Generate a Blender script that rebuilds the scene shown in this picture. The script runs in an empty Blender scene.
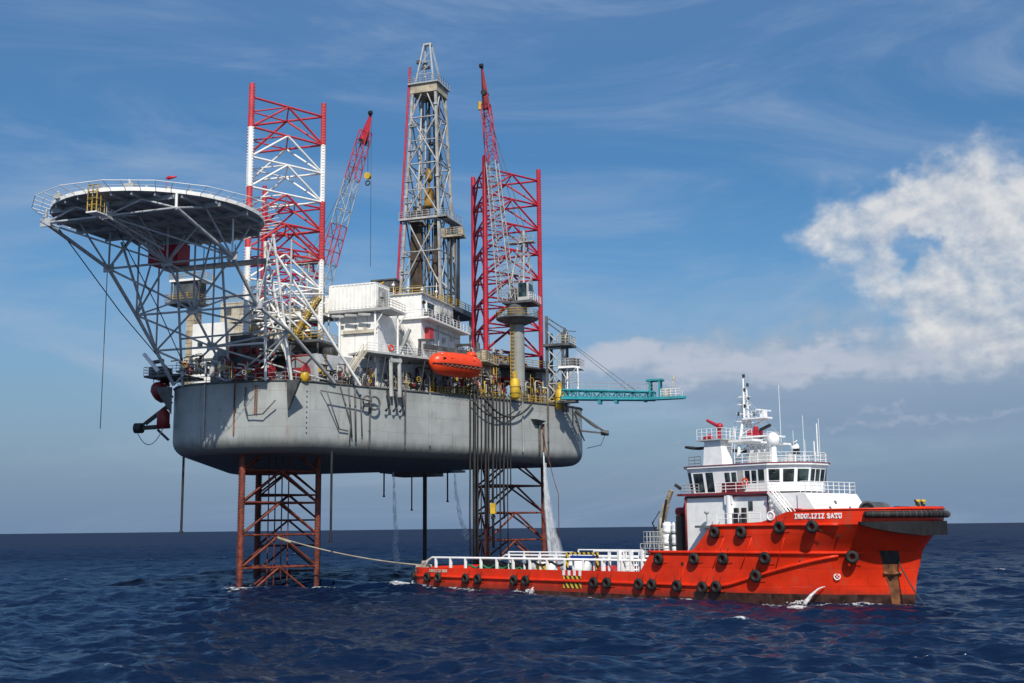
import bpy, bmesh, math, random
import numpy as np
from mathutils import Vector, Matrix
R = math.radians
random.seed(7)
# ---------------------------------------------------------------- camera, world, sun, exposure
SC = bpy.context.scene
COL = SC.collection
cam_d = bpy.data.cameras.new("camera")
cam_d.sensor_width = 36.0
cam_d.lens = 36.0 * 1165 / 1024
cam_d.clip_start = 0.5
cam_d.clip_end = 120000
cam = bpy.data.objects.new("camera", cam_d)
COL.objects.link(cam)
cam.matrix_world = (Matrix.Translation((0, 0, 8)) @ Matrix.Rotation(R(90 + 9.1), 4, 'X') @ Matrix.Rotation(R(-0.64), 4, 'Z'))
SC.camera = cam

SUN_EL, SUN_AZ = 43.0, 173.0          # azimuth clockwise from +Y
S = Vector((math.sin(R(SUN_AZ)) * math.cos(R(SUN_EL)), math.cos(R(SUN_AZ)) * math.cos(R(SUN_EL)), math.sin(R(SUN_EL))))
sun_d = bpy.data.lights.new("sun", 'SUN')
sun_d.energy = 4.9
sun_d.angle = R(0.5)
sun_d.color = (1.0, 0.93, 0.82)
sun = bpy.data.objects.new("sun", sun_d)
COL.objects.link(sun)
sun.rotation_euler = S.to_track_quat('Z', 'Y').to_euler()
SC.cycles.transparent_max_bounces = 48
SC.view_settings.view_transform = 'Standard'
SC.view_settings.look = 'None'
SC.view_settings.exposure = 0.0
SC.view_settings.gamma = 1.0

world = bpy.data.worlds.new("World")
SC.world = world
world.use_nodes = True


class NT:
    """tiny node-graph writer"""
    def __init__(s, nt):
        s.nt = nt
        nt.nodes.clear()

    def n(s, typ, **kw):
        nd = s.nt.nodes.new(typ)
        for k, v in kw.items():
            setattr(nd, k, v)
        return nd

    def put(s, sock, v):
        if v is None:
            return
        if hasattr(v, 'is_output') or hasattr(v, 'links'):
            s.nt.links.new(v, sock)
        else:
            sock.default_value = v

    def math(s, op, a, b=None, c=None, clamp=False):
        nd = s.n('ShaderNodeMath', operation=op, use_clamp=clamp)
        s.put(nd.inputs[0], a)
        s.put(nd.inputs[1], b)
        s.put(nd.inputs[2], c)
        return nd.outputs[0]

    def ramp(s, x, lo, hi):
        nd = s.n('ShaderNodeMapRange', interpolation_type='SMOOTHSTEP')
        s.put(nd.inputs[0], x)
        nd.inputs[1].default_value = lo
        nd.inputs[2].default_value = hi
        return nd.outputs[0]

    def noise(s, vec, scale, detail=4, rough=0.5, dist=0.0):
        nd = s.n('ShaderNodeTexNoise')
        s.put(nd.inputs['Vector'], vec)
        nd.inputs['Scale'].default_value = scale
        nd.inputs['Detail'].default_value = detail
        nd.inputs['Roughness'].default_value = rough
        nd.inputs['Distortion'].default_value = dist
        return nd.outputs[0]

    def mix(s, f, a, b):
        nd = s.n('ShaderNodeMix', data_type='RGBA')
        s.put(nd.inputs[0], f)
        s.put(nd.inputs[6], a)
        s.put(nd.inputs[7], b)
        return nd.outputs[2]

    def xyz(s, x, y, z):
        nd = s.n('ShaderNodeCombineXYZ')
        for i, v in enumerate((x, y, z)):
            s.put(nd.inputs[i], v)
        return nd.outputs[0]

    def scale(s, vec, sc):
        nd = s.n('ShaderNodeMapping')
        s.put(nd.inputs[0], vec)
        nd.inputs[3].default_value = sc
        return nd.outputs[0]


def build_world():
    g = NT(world.node_tree)
    out = g.n('ShaderNodeOutputWorld')
    bg = g.n('ShaderNodeBackground')
    bg.inputs[1].default_value = 0.085
    sky = g.n('ShaderNodeTexSky', sky_type='NISHITA')
    sky.sun_disc = False
    sky.sun_elevation = R(SUN_EL)
    sky.sun_rotation = R(SUN_AZ)
    sky.altitude = 0
    sky.air_density = 1.0
    sky.dust_density = 0.6
    sky.ozone_density = 2.0
    tc = g.n('ShaderNodeTexCoord')
    sp = g.n('ShaderNodeSeparateXYZ')
    g.put(sp.inputs[0], tc.outputs['Generated'])
    x, y, z = sp.outputs
    el = g.math('MULTIPLY', g.math('ARCSINE', z), 57.2958)
    az = g.math('MULTIPLY', g.math('ARCTAN2', x, y), 57.2958)
    uv = g.xyz(az, g.math('MULTIPLY', el, 1.25), 3.7)

    wa = g.math('ADD', az, g.math('MULTIPLY', g.math('SUBTRACT', g.noise(uv, 0.55, 3, 0.55), 0.5), 3.4))
    we = g.math('ADD', el, g.math('MULTIPLY', g.math('SUBTRACT', g.noise(g.xyz(az, el, 11.3), 0.55, 3, 0.55), 0.5), 3.0))

    def blob(a0, e0, sa, se):
        da = g.math('DIVIDE', g.math('SUBTRACT', wa, a0), sa)
        de = g.math('DIVIDE', g.math('SUBTRACT', we, e0), se)
        return g.math('POWER', 2.718, g.math('MULTIPLY', g.math('ADD', g.math('MULTIPLY', da, da), g.math('MULTIPLY', de, de)), -1.0))
    n1 = g.noise(uv, 0.36, 8, 0.57, 0.15)
    n2 = g.noise(g.xyz(g.math('ADD', az, 0.35), g.math('MULTIPLY', g.math('ADD', el, 0.45), 1.25), 3.7), 0.36, 8, 0.57, 0.15)
    # towering broken cumulus at right with a blue hole in it
    shape = g.math('ADD', blob(16.2, 13.4, 2.0, 1.3), blob(19.4, 15.0, 3.0, 1.4))
    shape = g.math('ADD', shape, blob(23.6, 14.2, 4.0, 2.6))
    shape = g.math('ADD', shape, blob(24.6, 10.8, 4.4, 2.8))
    shape = g.math('ADD', shape, blob(20.8, 10.6, 2.0, 1.8))
    shape = g.math('ADD', shape, g.math('MULTIPLY', blob(17.6, 11.6, 1.3, 1.5), 0.75))
    shape = g.math('ADD', shape, blob(32.0, 11.0, 4.0, 3.0))
    shape = g.math('ADD', shape, g.math('MULTIPLY', blob(25.0, 8.4, 5.0, 1.8), 0.7))
    shape = g.math('SUBTRACT', shape, g.math('ADD', g.math('MULTIPLY', blob(19.0, 12.2, 0.45, 0.7), 0.60), g.math('MULTIPLY', blob(20.2, 12.9, 0.8, 0.32), 0.62)))
    shape = g.math('MINIMUM', shape, 1.0)
    dens = g.math('ADD', shape, g.math('MULTIPLY', g.math('SUBTRACT', n1, 0.5), 1.8))
    cum = g.math('MULTIPLY', g.math('MULTIPLY', g.ramp(dens, 0.12, 1.22), 0.92), g.ramp(shape, 0.04, 0.40))
    lit = g.math('ADD', 0.46, g.math('MULTIPLY', g.math('SUBTRACT', n1, n2), 3.4))
    lit = g.math('ADD', lit, g.math('MULTIPLY', g.ramp(el, 8, 15), 0.28), None, True)
    ccol = g.mix(lit, (4.3, 5.1, 6.4, 1), (8.8, 8.8, 8.8, 1))
    # low veil of stratus on the right, streaks of cirrus elsewhere
    ns = g.noise(g.scale(uv, (0.30, 1.0, 1.0)), 0.42, 6, 0.6, 0.5)
    veil = g.math('MULTIPLY', blob(21.0, 6.4, 13.0, 3.4), 1.35)
    veil = g.math('ADD', veil, g.math('MULTIPLY', blob(8.0, 7.6, 6.0, 1.8), 0.75))
    veil = g.math('MULTIPLY', g.ramp(g.math('ADD', veil, g.math('MULTIPLY', g.math('SUBTRACT', ns, 0.5), 1.7)), 0.25, 1.15), 0.72)
    vcol = g.mix(g.ramp(el, 4.5, 9.5), (2.5, 3.5, 5.2, 1), (4.4, 5.2, 6.4, 1))
    nb = g.noise(g.scale(uv, (0.42, 1.15, 1.0)), 0.55, 7, 0.6, 0.35)
    bank = g.math('ADD', blob(5.2, 8.3, 3.2, 1.0), blob(12.5, 7.6, 6.0, 1.0))
    bank = g.math('ADD', bank, g.math('MULTIPLY', blob(22.0, 7.9, 7.0, 1.3), 0.8))
    bank = g.math('ADD', bank, g.math('MULTIPLY', blob(20.0, 4.9, 9.0, 0.35), 0.55))
    bank = g.math('MULTIPLY', g.ramp(g.math('ADD', g.math('MINIMUM', bank, 1.0), g.math('MULTIPLY', g.math('SUBTRACT', nb, 0.5), 1.9)), 0.30, 1.15), 0.82)
    nc = g.noise(g.scale(uv, (0.25, 0.8, 1.0)), 0.16, 7, 0.62, 1.2)
    cir = g.math('MULTIPLY', g.ramp(nc, 0.40, 0.80), 0.50)
    # dull humid band over the horizon
    band = g.math('MULTIPLY', g.math('SUBTRACT', 1.0, g.ramp(el, -0.5, 15.0)), 0.97)
    hs = g.n('ShaderNodeHueSaturation')
    hs.inputs['Saturation'].default_value = 1.36
    hs.inputs['Value'].default_value = 1.14
    g.put(hs.inputs['Color'], sky.outputs[0])
    c = hs.outputs[0]
    c = g.mix(band, c, (1.88, 2.98, 4.75, 1))
    c = g.mix(cir, c, (4.9, 5.9, 7.5, 1))
    c = g.mix(g.math('MULTIPLY', g.ramp(el, 12, 30), 0.22), c, (3.9, 5.8, 9.2, 1))
    c = g.mix(veil, c, vcol)
    c = g.mix(bank, c, (6.0, 6.5, 7.6, 1))
    c = g.mix(cum, c, ccol)
    g.put(bg.inputs[0], c)
    g.put(out.inputs[0], bg.outputs[0])


build_world()

# ---------------------------------------------------------------- materials
MATS = {}


def paint(name, col, rough=0.45, metal=0.0, dirt=0.15, rust=0.0, scale=0.6, rustcol=(0.16, 0.06, 0.025), streak=True, bump=0.0, spec=0.4):
    if name in MATS:
        return MATS[name]
    m = bpy.data.materials.new(name)
    m.use_nodes = True
    g = NT(m.node_tree)
    out = g.n('ShaderNodeOutputMaterial')
    b = g.n('ShaderNodeBsdfPrincipled')
    geo = g.n('ShaderNodeNewGeometry')
    p = geo.outputs['Position']
    n = g.noise(p, scale, 5, 0.6)
    dark = tuple(c * (1 - dirt * 1.8) for c in col) + (1,)
    lite = tuple(min(1, c * (1 + dirt * 0.6)) for c in col) + (1,)
    c = g.mix(g.ramp(n, 0.3, 0.7), dark, lite)
    if streak and dirt > 0:
        ns = g.noise(g.scale(p, (1.6, 1.6, 0.12)), 1.0, 4, 0.6)
        c = g.mix(g.math('MULTIPLY', g.ramp(ns, 0.52, 0.75), min(1, dirt * 2.2)), c, tuple(x * 0.55 + y * 0.18 for x, y in zip(col, (0.30, 0.24, 0.17))) + (1,))
    if rust > 0:
        nr = g.noise(p, scale * 1.7, 8, 0.68)
        nv = g.noise(g.scale(p, (2.2, 2.2, 0.10)), 1.0, 5, 0.6)
        k = g.math('ADD', g.math('MULTIPLY', nr, 0.55), g.math('MULTIPLY', nv, 0.45))
        c = g.mix(g.ramp(k, 0.66 - rust * 0.30, 0.74 - rust * 0.18), c, rustcol + (1,))
    g.put(b.inputs['Base Color'], c)
    g.put(b.inputs['Roughness'], g.math('ADD', rough - 0.1, g.math('MULTIPLY', n, 0.2)))
    b.inputs['Metallic'].default_value = metal
    b.inputs['Specular IOR Level'].default_value = spec
    if bump:
        bp = g.n('ShaderNodeBump')
        bp.inputs['Strength'].default_value = 0.6
        bp.inputs['Distance'].default_value = bump
        g.put(bp.inputs['Height'], g.noise(p, 0.45, 3, 0.5))
        g.put(b.inputs['Normal'], bp.outputs[0])
    g.put(out.inputs[0], b.outputs[0])
    MATS[name] = m
    return m


M_HULLGREY = paint('rig hull grey paint', (0.345, 0.37, 0.365), 0.5, 0, 0.11, 0.16, 0.13, (0.33, 0.27, 0.19), True, 0.12)
M_GREY = paint('light grey paint', (0.42, 0.43, 0.42), 0.5, 0, 0.15, 0.12)
M_PALE = paint('pale galvanised grey', (0.38, 0.38, 0.37), 0.5, 0, 0.22, 0.2)
M_OCHRE = paint('worn ochre paint', (0.36, 0.20, 0.03), 0.5, 0, 0.3, 0.2)
M_TRUSS = paint('grey truss paint', (0.43, 0.45, 0.47), 0.5, 0, 0.15, 0.06)
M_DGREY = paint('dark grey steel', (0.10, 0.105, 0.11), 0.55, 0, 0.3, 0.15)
M_UNDER = paint('helideck underside grey', (0.31, 0.33, 0.35), 0.6, 0, 0.12, 0.04)
M_BLACK = paint('black steel', (0.022, 0.022, 0.024), 0.5, 0, 0.3, 0.0)
M_WHITE = paint('white paint', (0.80, 0.80, 0.77), 0.4, 0, 0.07, 0.05)
M_BWHITE = paint('ship white paint', (0.82, 0.83, 0.83), 0.35, 0, 0.05, 0.04, 1.2)
M_CREAM = paint('weathered cream paint', (0.52, 0.48, 0.39), 0.5, 0, 0.2, 0.2)
M_BEIGE = paint('rust stained beige paint', (0.42, 0.36, 0.26), 0.55, 0, 0.25, 0.30)
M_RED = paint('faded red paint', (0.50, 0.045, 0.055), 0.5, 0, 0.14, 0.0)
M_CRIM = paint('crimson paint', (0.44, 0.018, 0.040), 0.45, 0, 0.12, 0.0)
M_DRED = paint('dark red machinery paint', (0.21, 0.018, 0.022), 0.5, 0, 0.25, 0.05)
M_RUSTRED = paint('rusty red paint', (0.18, 0.040, 0.022), 0.6, 0, 0.35, 0.38, 1.0, (0.10, 0.035, 0.02))
M_RUSTDK = paint('dark rusty red paint', (0.13, 0.03, 0.024), 0.6, 0, 0.3, 0.25, 1.0, (0.05, 0.02, 0.014))
M_YEL = paint('safety yellow paint', (0.62, 0.40, 0.03), 0.45, 0, 0.2, 0.1)
M_RAILY = paint('ochre handrail paint', (0.50, 0.33, 0.05), 0.5, 0, 0.25, 0.1)
M_TEAL = paint('turquoise paint', (0.03, 0.27, 0.32), 0.45, 0, 0.15, 0.0)
M_ORANGE = paint('lifeboat orange', (0.76, 0.060, 0.014), 0.35, 0, 0.08, 0.0)
M_BOATRED = paint('ship orange red paint', (0.72, 0.034, 0.008), 0.38, 0, 0.12, 0.05, 0.35, (0.34, 0.05, 0.02), True, 0.03, spec=0.25)
M_BOOT = paint('stained dark boot topping', (0.060, 0.022, 0.016), 0.5, 0, 0.4, 0.35, 0.9, (0.05, 0.035, 0.025))
M_RUBBER = paint('black rubber', (0.014, 0.014, 0.015), 0.7, 0, 0.3, 0.0)
M_BELT = paint('dark slate rubber belt', (0.014, 0.016, 0.020), 0.8, 0, 0.2, 0.0, spec=0.2)
M_MAROON = paint('maroon trim paint', (0.22, 0.025, 0.035), 0.45, 0, 0.1, 0.0)
M_WOOD = paint('brown stained steel', (0.075, 0.055, 0.042), 0.6, 0, 0.3, 0.2)
M_BROWN = paint('rust brown stain', (0.22, 0.085, 0.035), 0.7, 0, 0.35, 0.3, 1.0, (0.14, 0.06, 0.03))
M_ROPE = paint('weathered rope', (0.30, 0.27, 0.21), 0.8, 0, 0.2, 0.0)
M_HOSE = paint('dark hose rubber', (0.028, 0.028, 0.030), 0.6, 0, 0.3, 0.0)
M_BLUE = paint('blue plastic', (0.02, 0.06, 0.28), 0.4, 0, 0.1, 0.0)
M_GREEN = paint('green hose plastic', (0.03, 0.16, 0.08), 0.5, 0, 0.1, 0.0)
M_GRATE = paint('deck green grey paint', (0.12, 0.14, 0.13), 0.6, 0, 0.2, 0.15)
M_SKIN = paint('skin', (0.40, 0.22, 0.15), 0.5, 0, 0.05, 0.0, 3, streak=False)
M_COVER = paint('orange coverall cloth', (0.55, 0.12, 0.03), 0.8, 0, 0.15, 0.0, 4, streak=False)


def plated(m, along, pw, ph, depth, tint, waterline=False, grime=False):
    """welded plating: seams and slightly different plates, along a world direction"""
    nt = m.node_tree
    b = next(n for n in nt.nodes if n.type == 'BSDF_PRINCIPLED')
    src = b.inputs['Base Color'].links[0].from_socket
    g = NT.__new__(NT)
    g.nt = nt
    geo = g.n('ShaderNodeNewGeometry')
    d = g.n('ShaderNodeVectorMath', operation='DOT_PRODUCT')
    g.put(d.inputs[0], geo.outputs['Position'])
    d.inputs[1].default_value = along
    sp = g.n('ShaderNodeSeparateXYZ')
    g.put(sp.inputs[0], geo.outputs['Position'])
    br = g.n('ShaderNodeTexBrick')
    g.put(br.inputs['Vector'], g.xyz(d.outputs['Value'], sp.outputs[2], 0.0))
    br.inputs['Color1'].default_value = (1 + tint, 1 + tint, 1 + tint, 1)
    br.inputs['Color2'].default_value = (1 - tint, 1 - tint, 1 - tint * .9, 1)
    br.inputs['Mortar'].default_value = (1 - 2.2 * tint, 1 - 2.6 * tint, 1 - 3 * tint, 1)
    br.inputs['Scale'].default_value = 1.0
    br.inputs['Mortar Size'].default_value = 0.035
    br.inputs['Brick Width'].default_value = pw
    br.inputs['Row Height'].default_value = ph
    mx = g.n('ShaderNodeMix', data_type='RGBA', blend_type='MULTIPLY')
    mx.inputs[0].default_value = 1.0
    nt.links.new(src, mx.inputs[6])
    nt.links.new(br.outputs['Color'], mx.inputs[7])
    # scuffs and rust runs
    p = geo.outputs['Position']
    nv = g.noise(g.scale(p, (1.3, 1.3, 0.07)), 1.0, 5, 0.65)
    ns = g.noise(p, 0.35, 6, 0.7)
    k = g.math('ADD', g.math('MULTIPLY', nv, .6), g.math('MULTIPLY', ns, .4))
    c = g.mix(g.math('MULTIPLY', g.ramp(k, 0.55, 0.66), 0.55), mx.outputs[2], (0.20, 0.11, 0.06, 1))
    if grime:
        n1_ = g.noise(g.scale(p, (0.9, 0.9, 0.10)), 1.0, 6, 0.7)
        n2_ = g.noise(g.scale(p, (2.6, 2.6, 0.05)), 1.0, 4, 0.6)
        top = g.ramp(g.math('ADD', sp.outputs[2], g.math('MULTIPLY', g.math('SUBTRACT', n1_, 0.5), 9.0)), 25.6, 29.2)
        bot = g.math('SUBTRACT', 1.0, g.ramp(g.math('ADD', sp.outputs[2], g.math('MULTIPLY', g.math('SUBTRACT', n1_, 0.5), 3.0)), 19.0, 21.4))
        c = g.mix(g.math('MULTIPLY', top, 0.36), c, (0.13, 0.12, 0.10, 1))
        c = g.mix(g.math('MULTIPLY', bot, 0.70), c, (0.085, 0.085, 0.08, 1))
        c = g.mix(g.math('MULTIPLY', g.ramp(n2_, 0.64, 0.72), 0.42), c, (0.24, 0.15, 0.085, 1))
        c = g.mix(g.math('MULTIPLY', g.ramp(g.noise(g.scale(p, (1.7, 1.7, 0.04)), 1.3, 4, 0.6), 0.57, 0.72), 0.20), c, (0.15, 0.15, 0.14, 1))
    if waterline:
        wl = g.math('ADD', sp.outputs[2], g.math('MULTIPLY', g.math('SUBTRACT', g.noise(g.scale(p, (1.2, 1.2, 0.35)), 0.8, 6, 0.7), 0.5), 2.2))
        c = g.mix(g.math('MULTIPLY', g.math('SUBTRACT', 1.0, g.ramp(wl, 0.35, 1.75)), 0.72), c, (0.11, 0.030, 0.020, 1))
    nt.links.new(c, b.inputs['Base Color'])
    bp = g.n('ShaderNodeBump')
    bp.inputs['Strength'].default_value = 0.7
    bp.inputs['Distance'].default_value = depth
    buck = g.noise(g.xyz(g.math('MULTIPLY', d.outputs['Value'], 1.0 / pw * 1.3), g.math('MULTIPLY', sp.outputs[2], 1.0 / ph), 0.0), 1.0, 2, 0.5)
    g.put(bp.inputs['Height'], g.math('ADD', buck, g.math('MULTIPLY', br.outputs['Fac'], -0.25)))
    nt.links.new(bp.outputs[0], b.inputs['Normal'])


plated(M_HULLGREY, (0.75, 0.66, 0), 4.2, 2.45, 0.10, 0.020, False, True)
plated(M_BOATRED, (0.69, -0.724, 0), 5.2, 1.75, 0.06, 0.055, True)


def glass_mat():
    m = bpy.data.materials.new('dark window glass')
    m.use_nodes = True
    g = NT(m.node_tree)
    out = g.n('ShaderNodeOutputMaterial')
    b = g.n('ShaderNodeBsdfPrincipled')
    geo = g.n('ShaderNodeNewGeometry')
    n = g.ramp(g.noise(geo.outputs['Position'], 0.7, 3), 0.38, 0.68)
    g.put(b.inputs['Base Color'], g.mix(n, (0.006, 0.010, 0.012, 1), (0.06, 0.09, 0.095, 1)))  # lighter blue-green blotches in the colour stand in for reflections
    b.inputs['Roughness'].default_value = 0.08
    b.inputs['IOR'].default_value = 1.5
    g.put(out.inputs[0], b.outputs[0])
    return m


M_GLASS = glass_mat()


def stripe_mat():
    m = bpy.data.materials.new('yellow and black hazard stripes')
    m.use_nodes = True
    g = NT(m.node_tree)
    out = g.n('ShaderNodeOutputMaterial')
    b = g.n('ShaderNodeBsdfPrincipled')
    geo = g.n('ShaderNodeNewGeometry')
    sp = g.n('ShaderNodeSeparateXYZ')
    g.put(sp.inputs[0], geo.outputs['Position'])
    k = g.math('ADD', g.math('ADD', sp.outputs[0], g.math('MULTIPLY', sp.outputs[1], -1.0)), g.math('MULTIPLY', sp.outputs[2], 0.9))
    f = g.math('GREATER_THAN', g.math('FRACT', g.math('MULTIPLY', k, 0.95)), 0.5)
    g.put(b.inputs['Base Color'], g.mix(f, (0.02, 0.02, 0.02, 1), (0.68, 0.45, 0.03, 1)))
    b.inputs['Roughness'].default_value = 0.5
    g.put(out.inputs[0], b.outputs[0])
    return m


M_STRIPE = stripe_mat()


def spray_mat(name, lo, hi, dens):
    m = bpy.data.materials.new(name)
    m.use_nodes = True
    g = NT(m.node_tree)
    out = g.n('ShaderNodeOutputMaterial')
    d = g.n('ShaderNodeBsdfDiffuse')
    d.inputs[0].default_value = (0.93, 0.95, 0.96, 1)
    t = g.n('ShaderNodeBsdfTransparent')
    mx = g.n('ShaderNodeMixShader')
    geo = g.n('ShaderNodeNewGeometry')
    n = g.noise(g.scale(geo.outputs['Position'], (1.6, 1.6, 0.55)), 1.5, 5, 0.65)
    g.put(mx.inputs[0], g.math('MULTIPLY', g.ramp(n, lo, hi), dens))
    g.put(mx.inputs[1], t.outputs[0])
    tl = g.n('ShaderNodeBsdfTranslucent')
    tl.inputs[0].default_value = (0.9, 0.92, 0.94, 1)
    m2 = g.n('ShaderNodeMixShader')
    m2.inputs[0].default_value = 0.5
    g.put(m2.inputs[1], d.outputs[0])
    g.put(m2.inputs[2], tl.outputs[0])
    g.put(mx.inputs[2], m2.outputs[0])
    g.put(out.inputs[0], mx.outputs[0])
    return m


M_SPRAY = spray_mat('falling water', 0.22, 0.66, 0.85)
M_MIST = spray_mat('thin falling spray', 0.36, 0.66, 0.34)
M_MIST2 = spray_mat('drifting spray', 0.30, 0.80, 0.20)
M_FOAM = spray_mat('sea foam', 0.50, 0.66, 0.8)

# ---------------------------------------------------------------- frames and mesh writer
_e2 = Vector((.327, .945, 0)).normalized()
RIG = (Vector((-36, 170.4, 0)), Vector((_e2.y, -_e2.x, 0)), _e2)          # a to starboard, b aft
_t = Vector((.69, -.724, 0)).normalized()
BOAT = (Vector((-8, 171.2, 0)), _t, Vector((_t.y, -_t.x, 0)))             # u to the bow, v to the near side
WORLD = (Vector((0, 0, 0)), Vector((1, 0, 0)), Vector((0, 1, 0)))
LOC = {}


def W(fr, p):
    return fr[0] + fr[1] * p[0] + fr[2] * p[1] + Vector((0, 0, p[2]))


def tag(o, label=None, cat=None, group=None, kind=None):
    if label: o['label'] = label
    if cat: o['category'] = cat
    if group: o['group'] = group
    if kind: o['kind'] = kind
    return o


def thing(name, label, cat, fr, p, group=None):
    o = bpy.data.objects.new(name, None)
    o.empty_display_size = 0.5
    COL.objects.link(o)
    o.location = W(fr, p)
    LOC[o.name] = o.location.copy()
    return tag(o, label, cat, group)


class MB:
    def __init__(s, fr=RIG):
        s.v, s.f, s.m, s.s, s.fr, s.mi = [], [], [], [], fr, 0

    def add(s, vs, fs, smooth=False):
        o = len(s.v)
        s.v += [tuple(v) for v in vs]
        for f in fs:
            s.f.append([i + o for i in f])
            s.m.append(s.mi)
            s.s.append(smooth)
        return s

    def box(s, x0, x1, y0, y1, z0, z1):
        vs = [(x, y, z) for z in (z0, z1) for y in (y0, y1) for x in (x0, x1)]
        return s.add(vs, [(0, 2, 3, 1), (4, 5, 7, 6), (0, 1, 5, 4), (2, 6, 7, 3), (0, 4, 6, 2), (1, 3, 7, 5)])

    def basis(s, d):
        d = d.normalized()
        up = Vector((0, 0, 1)) if abs(d.z) < .95 else Vector((1, 0, 0))
        a = d.cross(up).normalized()
        return a, a.cross(d).normalized()

    def beam(s, p, q, w, h=None):
        h = h or w
        p, q = Vector(p), Vector(q)
        a, b = s.basis(q - p)
        vs = [e + a * (i * w / 2) + b * (j * h / 2) for e in (p, q) for i, j in ((-1, -1), (1, -1), (1, 1), (-1, 1))]
        return s.add(vs, [(0, 1, 2, 3), (7, 6, 5, 4), (0, 4, 5, 1), (1, 5, 6, 2), (2, 6, 7, 3), (3, 7, 4, 0)])

    def cyl(s, p, q, r, r2=None, n=8, caps=True):
        r2 = r if r2 is None else r2
        p, q = Vector(p), Vector(q)
        a, b = s.basis(q - p)
        vs = []
        for e, rr in ((p, r), (q, r2)):
            for i in range(n):
                t = 2 * math.pi * i / n
                vs.append(e + (a * math.cos(t) + b * math.sin(t)) * rr)
        s.add(vs, [(i, (i + 1) % n, n + (i + 1) % n, n + i) for i in range(n)], n > 4)
        if caps:
            s.add(vs[:n], [tuple(range(n))])
            s.add(vs[n:], [tuple(range(n - 1, -1, -1))])
        return s

    def tube(s, pts, r, n=6, r2=None):
        pts = [Vector(p) for p in pts]
        N = len(pts)
        vs = []
        for k, p in enumerate(pts):
            d = pts[min(k + 1, N - 1)] - pts[max(k - 1, 0)]
            a, b = s.basis(d)
            rr = r if r2 is None else r + (r2 - r) * k / (N - 1)
            for i in range(n):
                t = 2 * math.pi * i / n
                vs.append(p + (a * math.cos(t) + b * math.sin(t)) * rr)
        fs = [(k * n + i, k * n + (i + 1) % n, (k + 1) * n + (i + 1) % n, (k + 1) * n + i) for k in range(N - 1) for i in range(n)]
        fs += [tuple(range(n)), tuple((N - 1) * n + i for i in range(n - 1, -1, -1))]
        return s.add(vs, fs, True)

    def lathe(s, o, axis, prof, n=16):
        """prof: list of (distance along axis, radius)"""
        o, d = Vector(o), Vector(axis).normalized()
        a, b = s.basis(d)
        vs = []
        for h, r in prof:
            for i in range(n):
                t = 2 * math.pi * i / n
                vs.append(o + d * h + (a * math.cos(t) + b * math.sin(t)) * max(r, .001))
        N = len(prof)
        fs = [(k * n + i, k * n + (i + 1) % n, (k + 1) * n + (i + 1) % n, (k + 1) * n + i) for k in range(N - 1) for i in range(n)]
        fs += [tuple(range(n)), tuple((N - 1) * n + i for i in range(n - 1, -1, -1))]
        return s.add(vs, fs, True)

    def ball(s, c, r, sc=(1, 1, 1), n=12, m=8):
        vs = []
        for j in range(m + 1):
            ph = math.pi * j / m
            for i in range(n):
                t = 2 * math.pi * i / n
                vs.append((c[0] + r * sc[0] * math.sin(ph) * math.cos(t), c[1] + r * sc[1] * math.sin(ph) * math.sin(t), c[2] + r * sc[2] * math.cos(ph)))
        return s.add(vs, [(j * n + i, j * n + (i + 1) % n, (j + 1) * n + (i + 1) % n, (j + 1) * n + i) for j in range(m) for i in range(n)], True)

    def torus(s, c, axis, R0, r, n=18, m=8, squash=1.0):
        c, d = Vector(c), Vector(axis).normalized()
        a, b = s.basis(d)
        vs = []
        for i in range(n):
            t = 2 * math.pi * i / n
            rad = a * math.cos(t) + b * math.sin(t)
            for j in range(m):
                u = 2 * math.pi * j / m
                vs.append(c + rad * (R0 + r * math.cos(u)) + d * (r * squash * math.sin(u)))
        return s.add(vs, [(i * m + j, ((i + 1) % n) * m + j, ((i + 1) % n) * m + (j + 1) % m, i * m + (j + 1) % m) for i in range(n) for j in range(m)], True)

    def prism(s, poly, z0, z1, top=None):
        n = len(poly)
        top = top or poly
        vs = [(x, y, z0) for x, y in poly] + [(x, y, z1) for x, y in top]
        return s.add(vs, [(i, (i + 1) % n, n + (i + 1) % n, n + i) for i in range(n)] + [tuple(range(n - 1, -1, -1)), tuple(range(n, 2 * n))])

    def rail(s, pts, h=1.1, r=.035, step=1.6, mids=1):
        pts = [Vector(p) for p in pts]
        for p, q in zip(pts, pts[1:]):
            L = (q - p).length
            k = max(1, round(L / step))
            for i in range(k + 1):
                e = p.lerp(q, i / k)
                s.cyl(e, e + Vector((0, 0, h)), r, n=4, caps=False)
            for j in range(mids + 1):
                dz = Vector((0, 0, h * (1 - j / (mids + 1))))
                s.cyl(p + dz, q + dz, r, n=4, caps=False)
        return s

    def stair(s, p, q, w, side, r=.05):
        """flight from foot p to head q, side = horizontal unit vector across it"""
        p, q, sd = Vector(p), Vector(q), Vector(side)
        for k in (-.5, .5):
            s.beam(p + sd * (w * k), q + sd * (w * k), .09, .28)
        n = max(3, int(abs(q.z - p.z) / .25))
        for i in range(n):
            c = p.lerp(q, (i + .5) / n)
            s.beam(c - sd * (w / 2), c + sd * (w / 2), .26, .05)
        for k in (-.5, .5):
            for dz in (.55, 1.05):
                s.cyl(p + sd * (w * k) + Vector((0, 0, dz)), q + sd * (w * k) + Vector((0, 0, dz)), r, n=4, caps=False)
            for i in range(0, 5):
                e = p.lerp(q, i / 4) + sd * (w * k)
                s.cyl(e, e + Vector((0, 0, 1.05)), r, n=4, caps=False)
        return s

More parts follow.
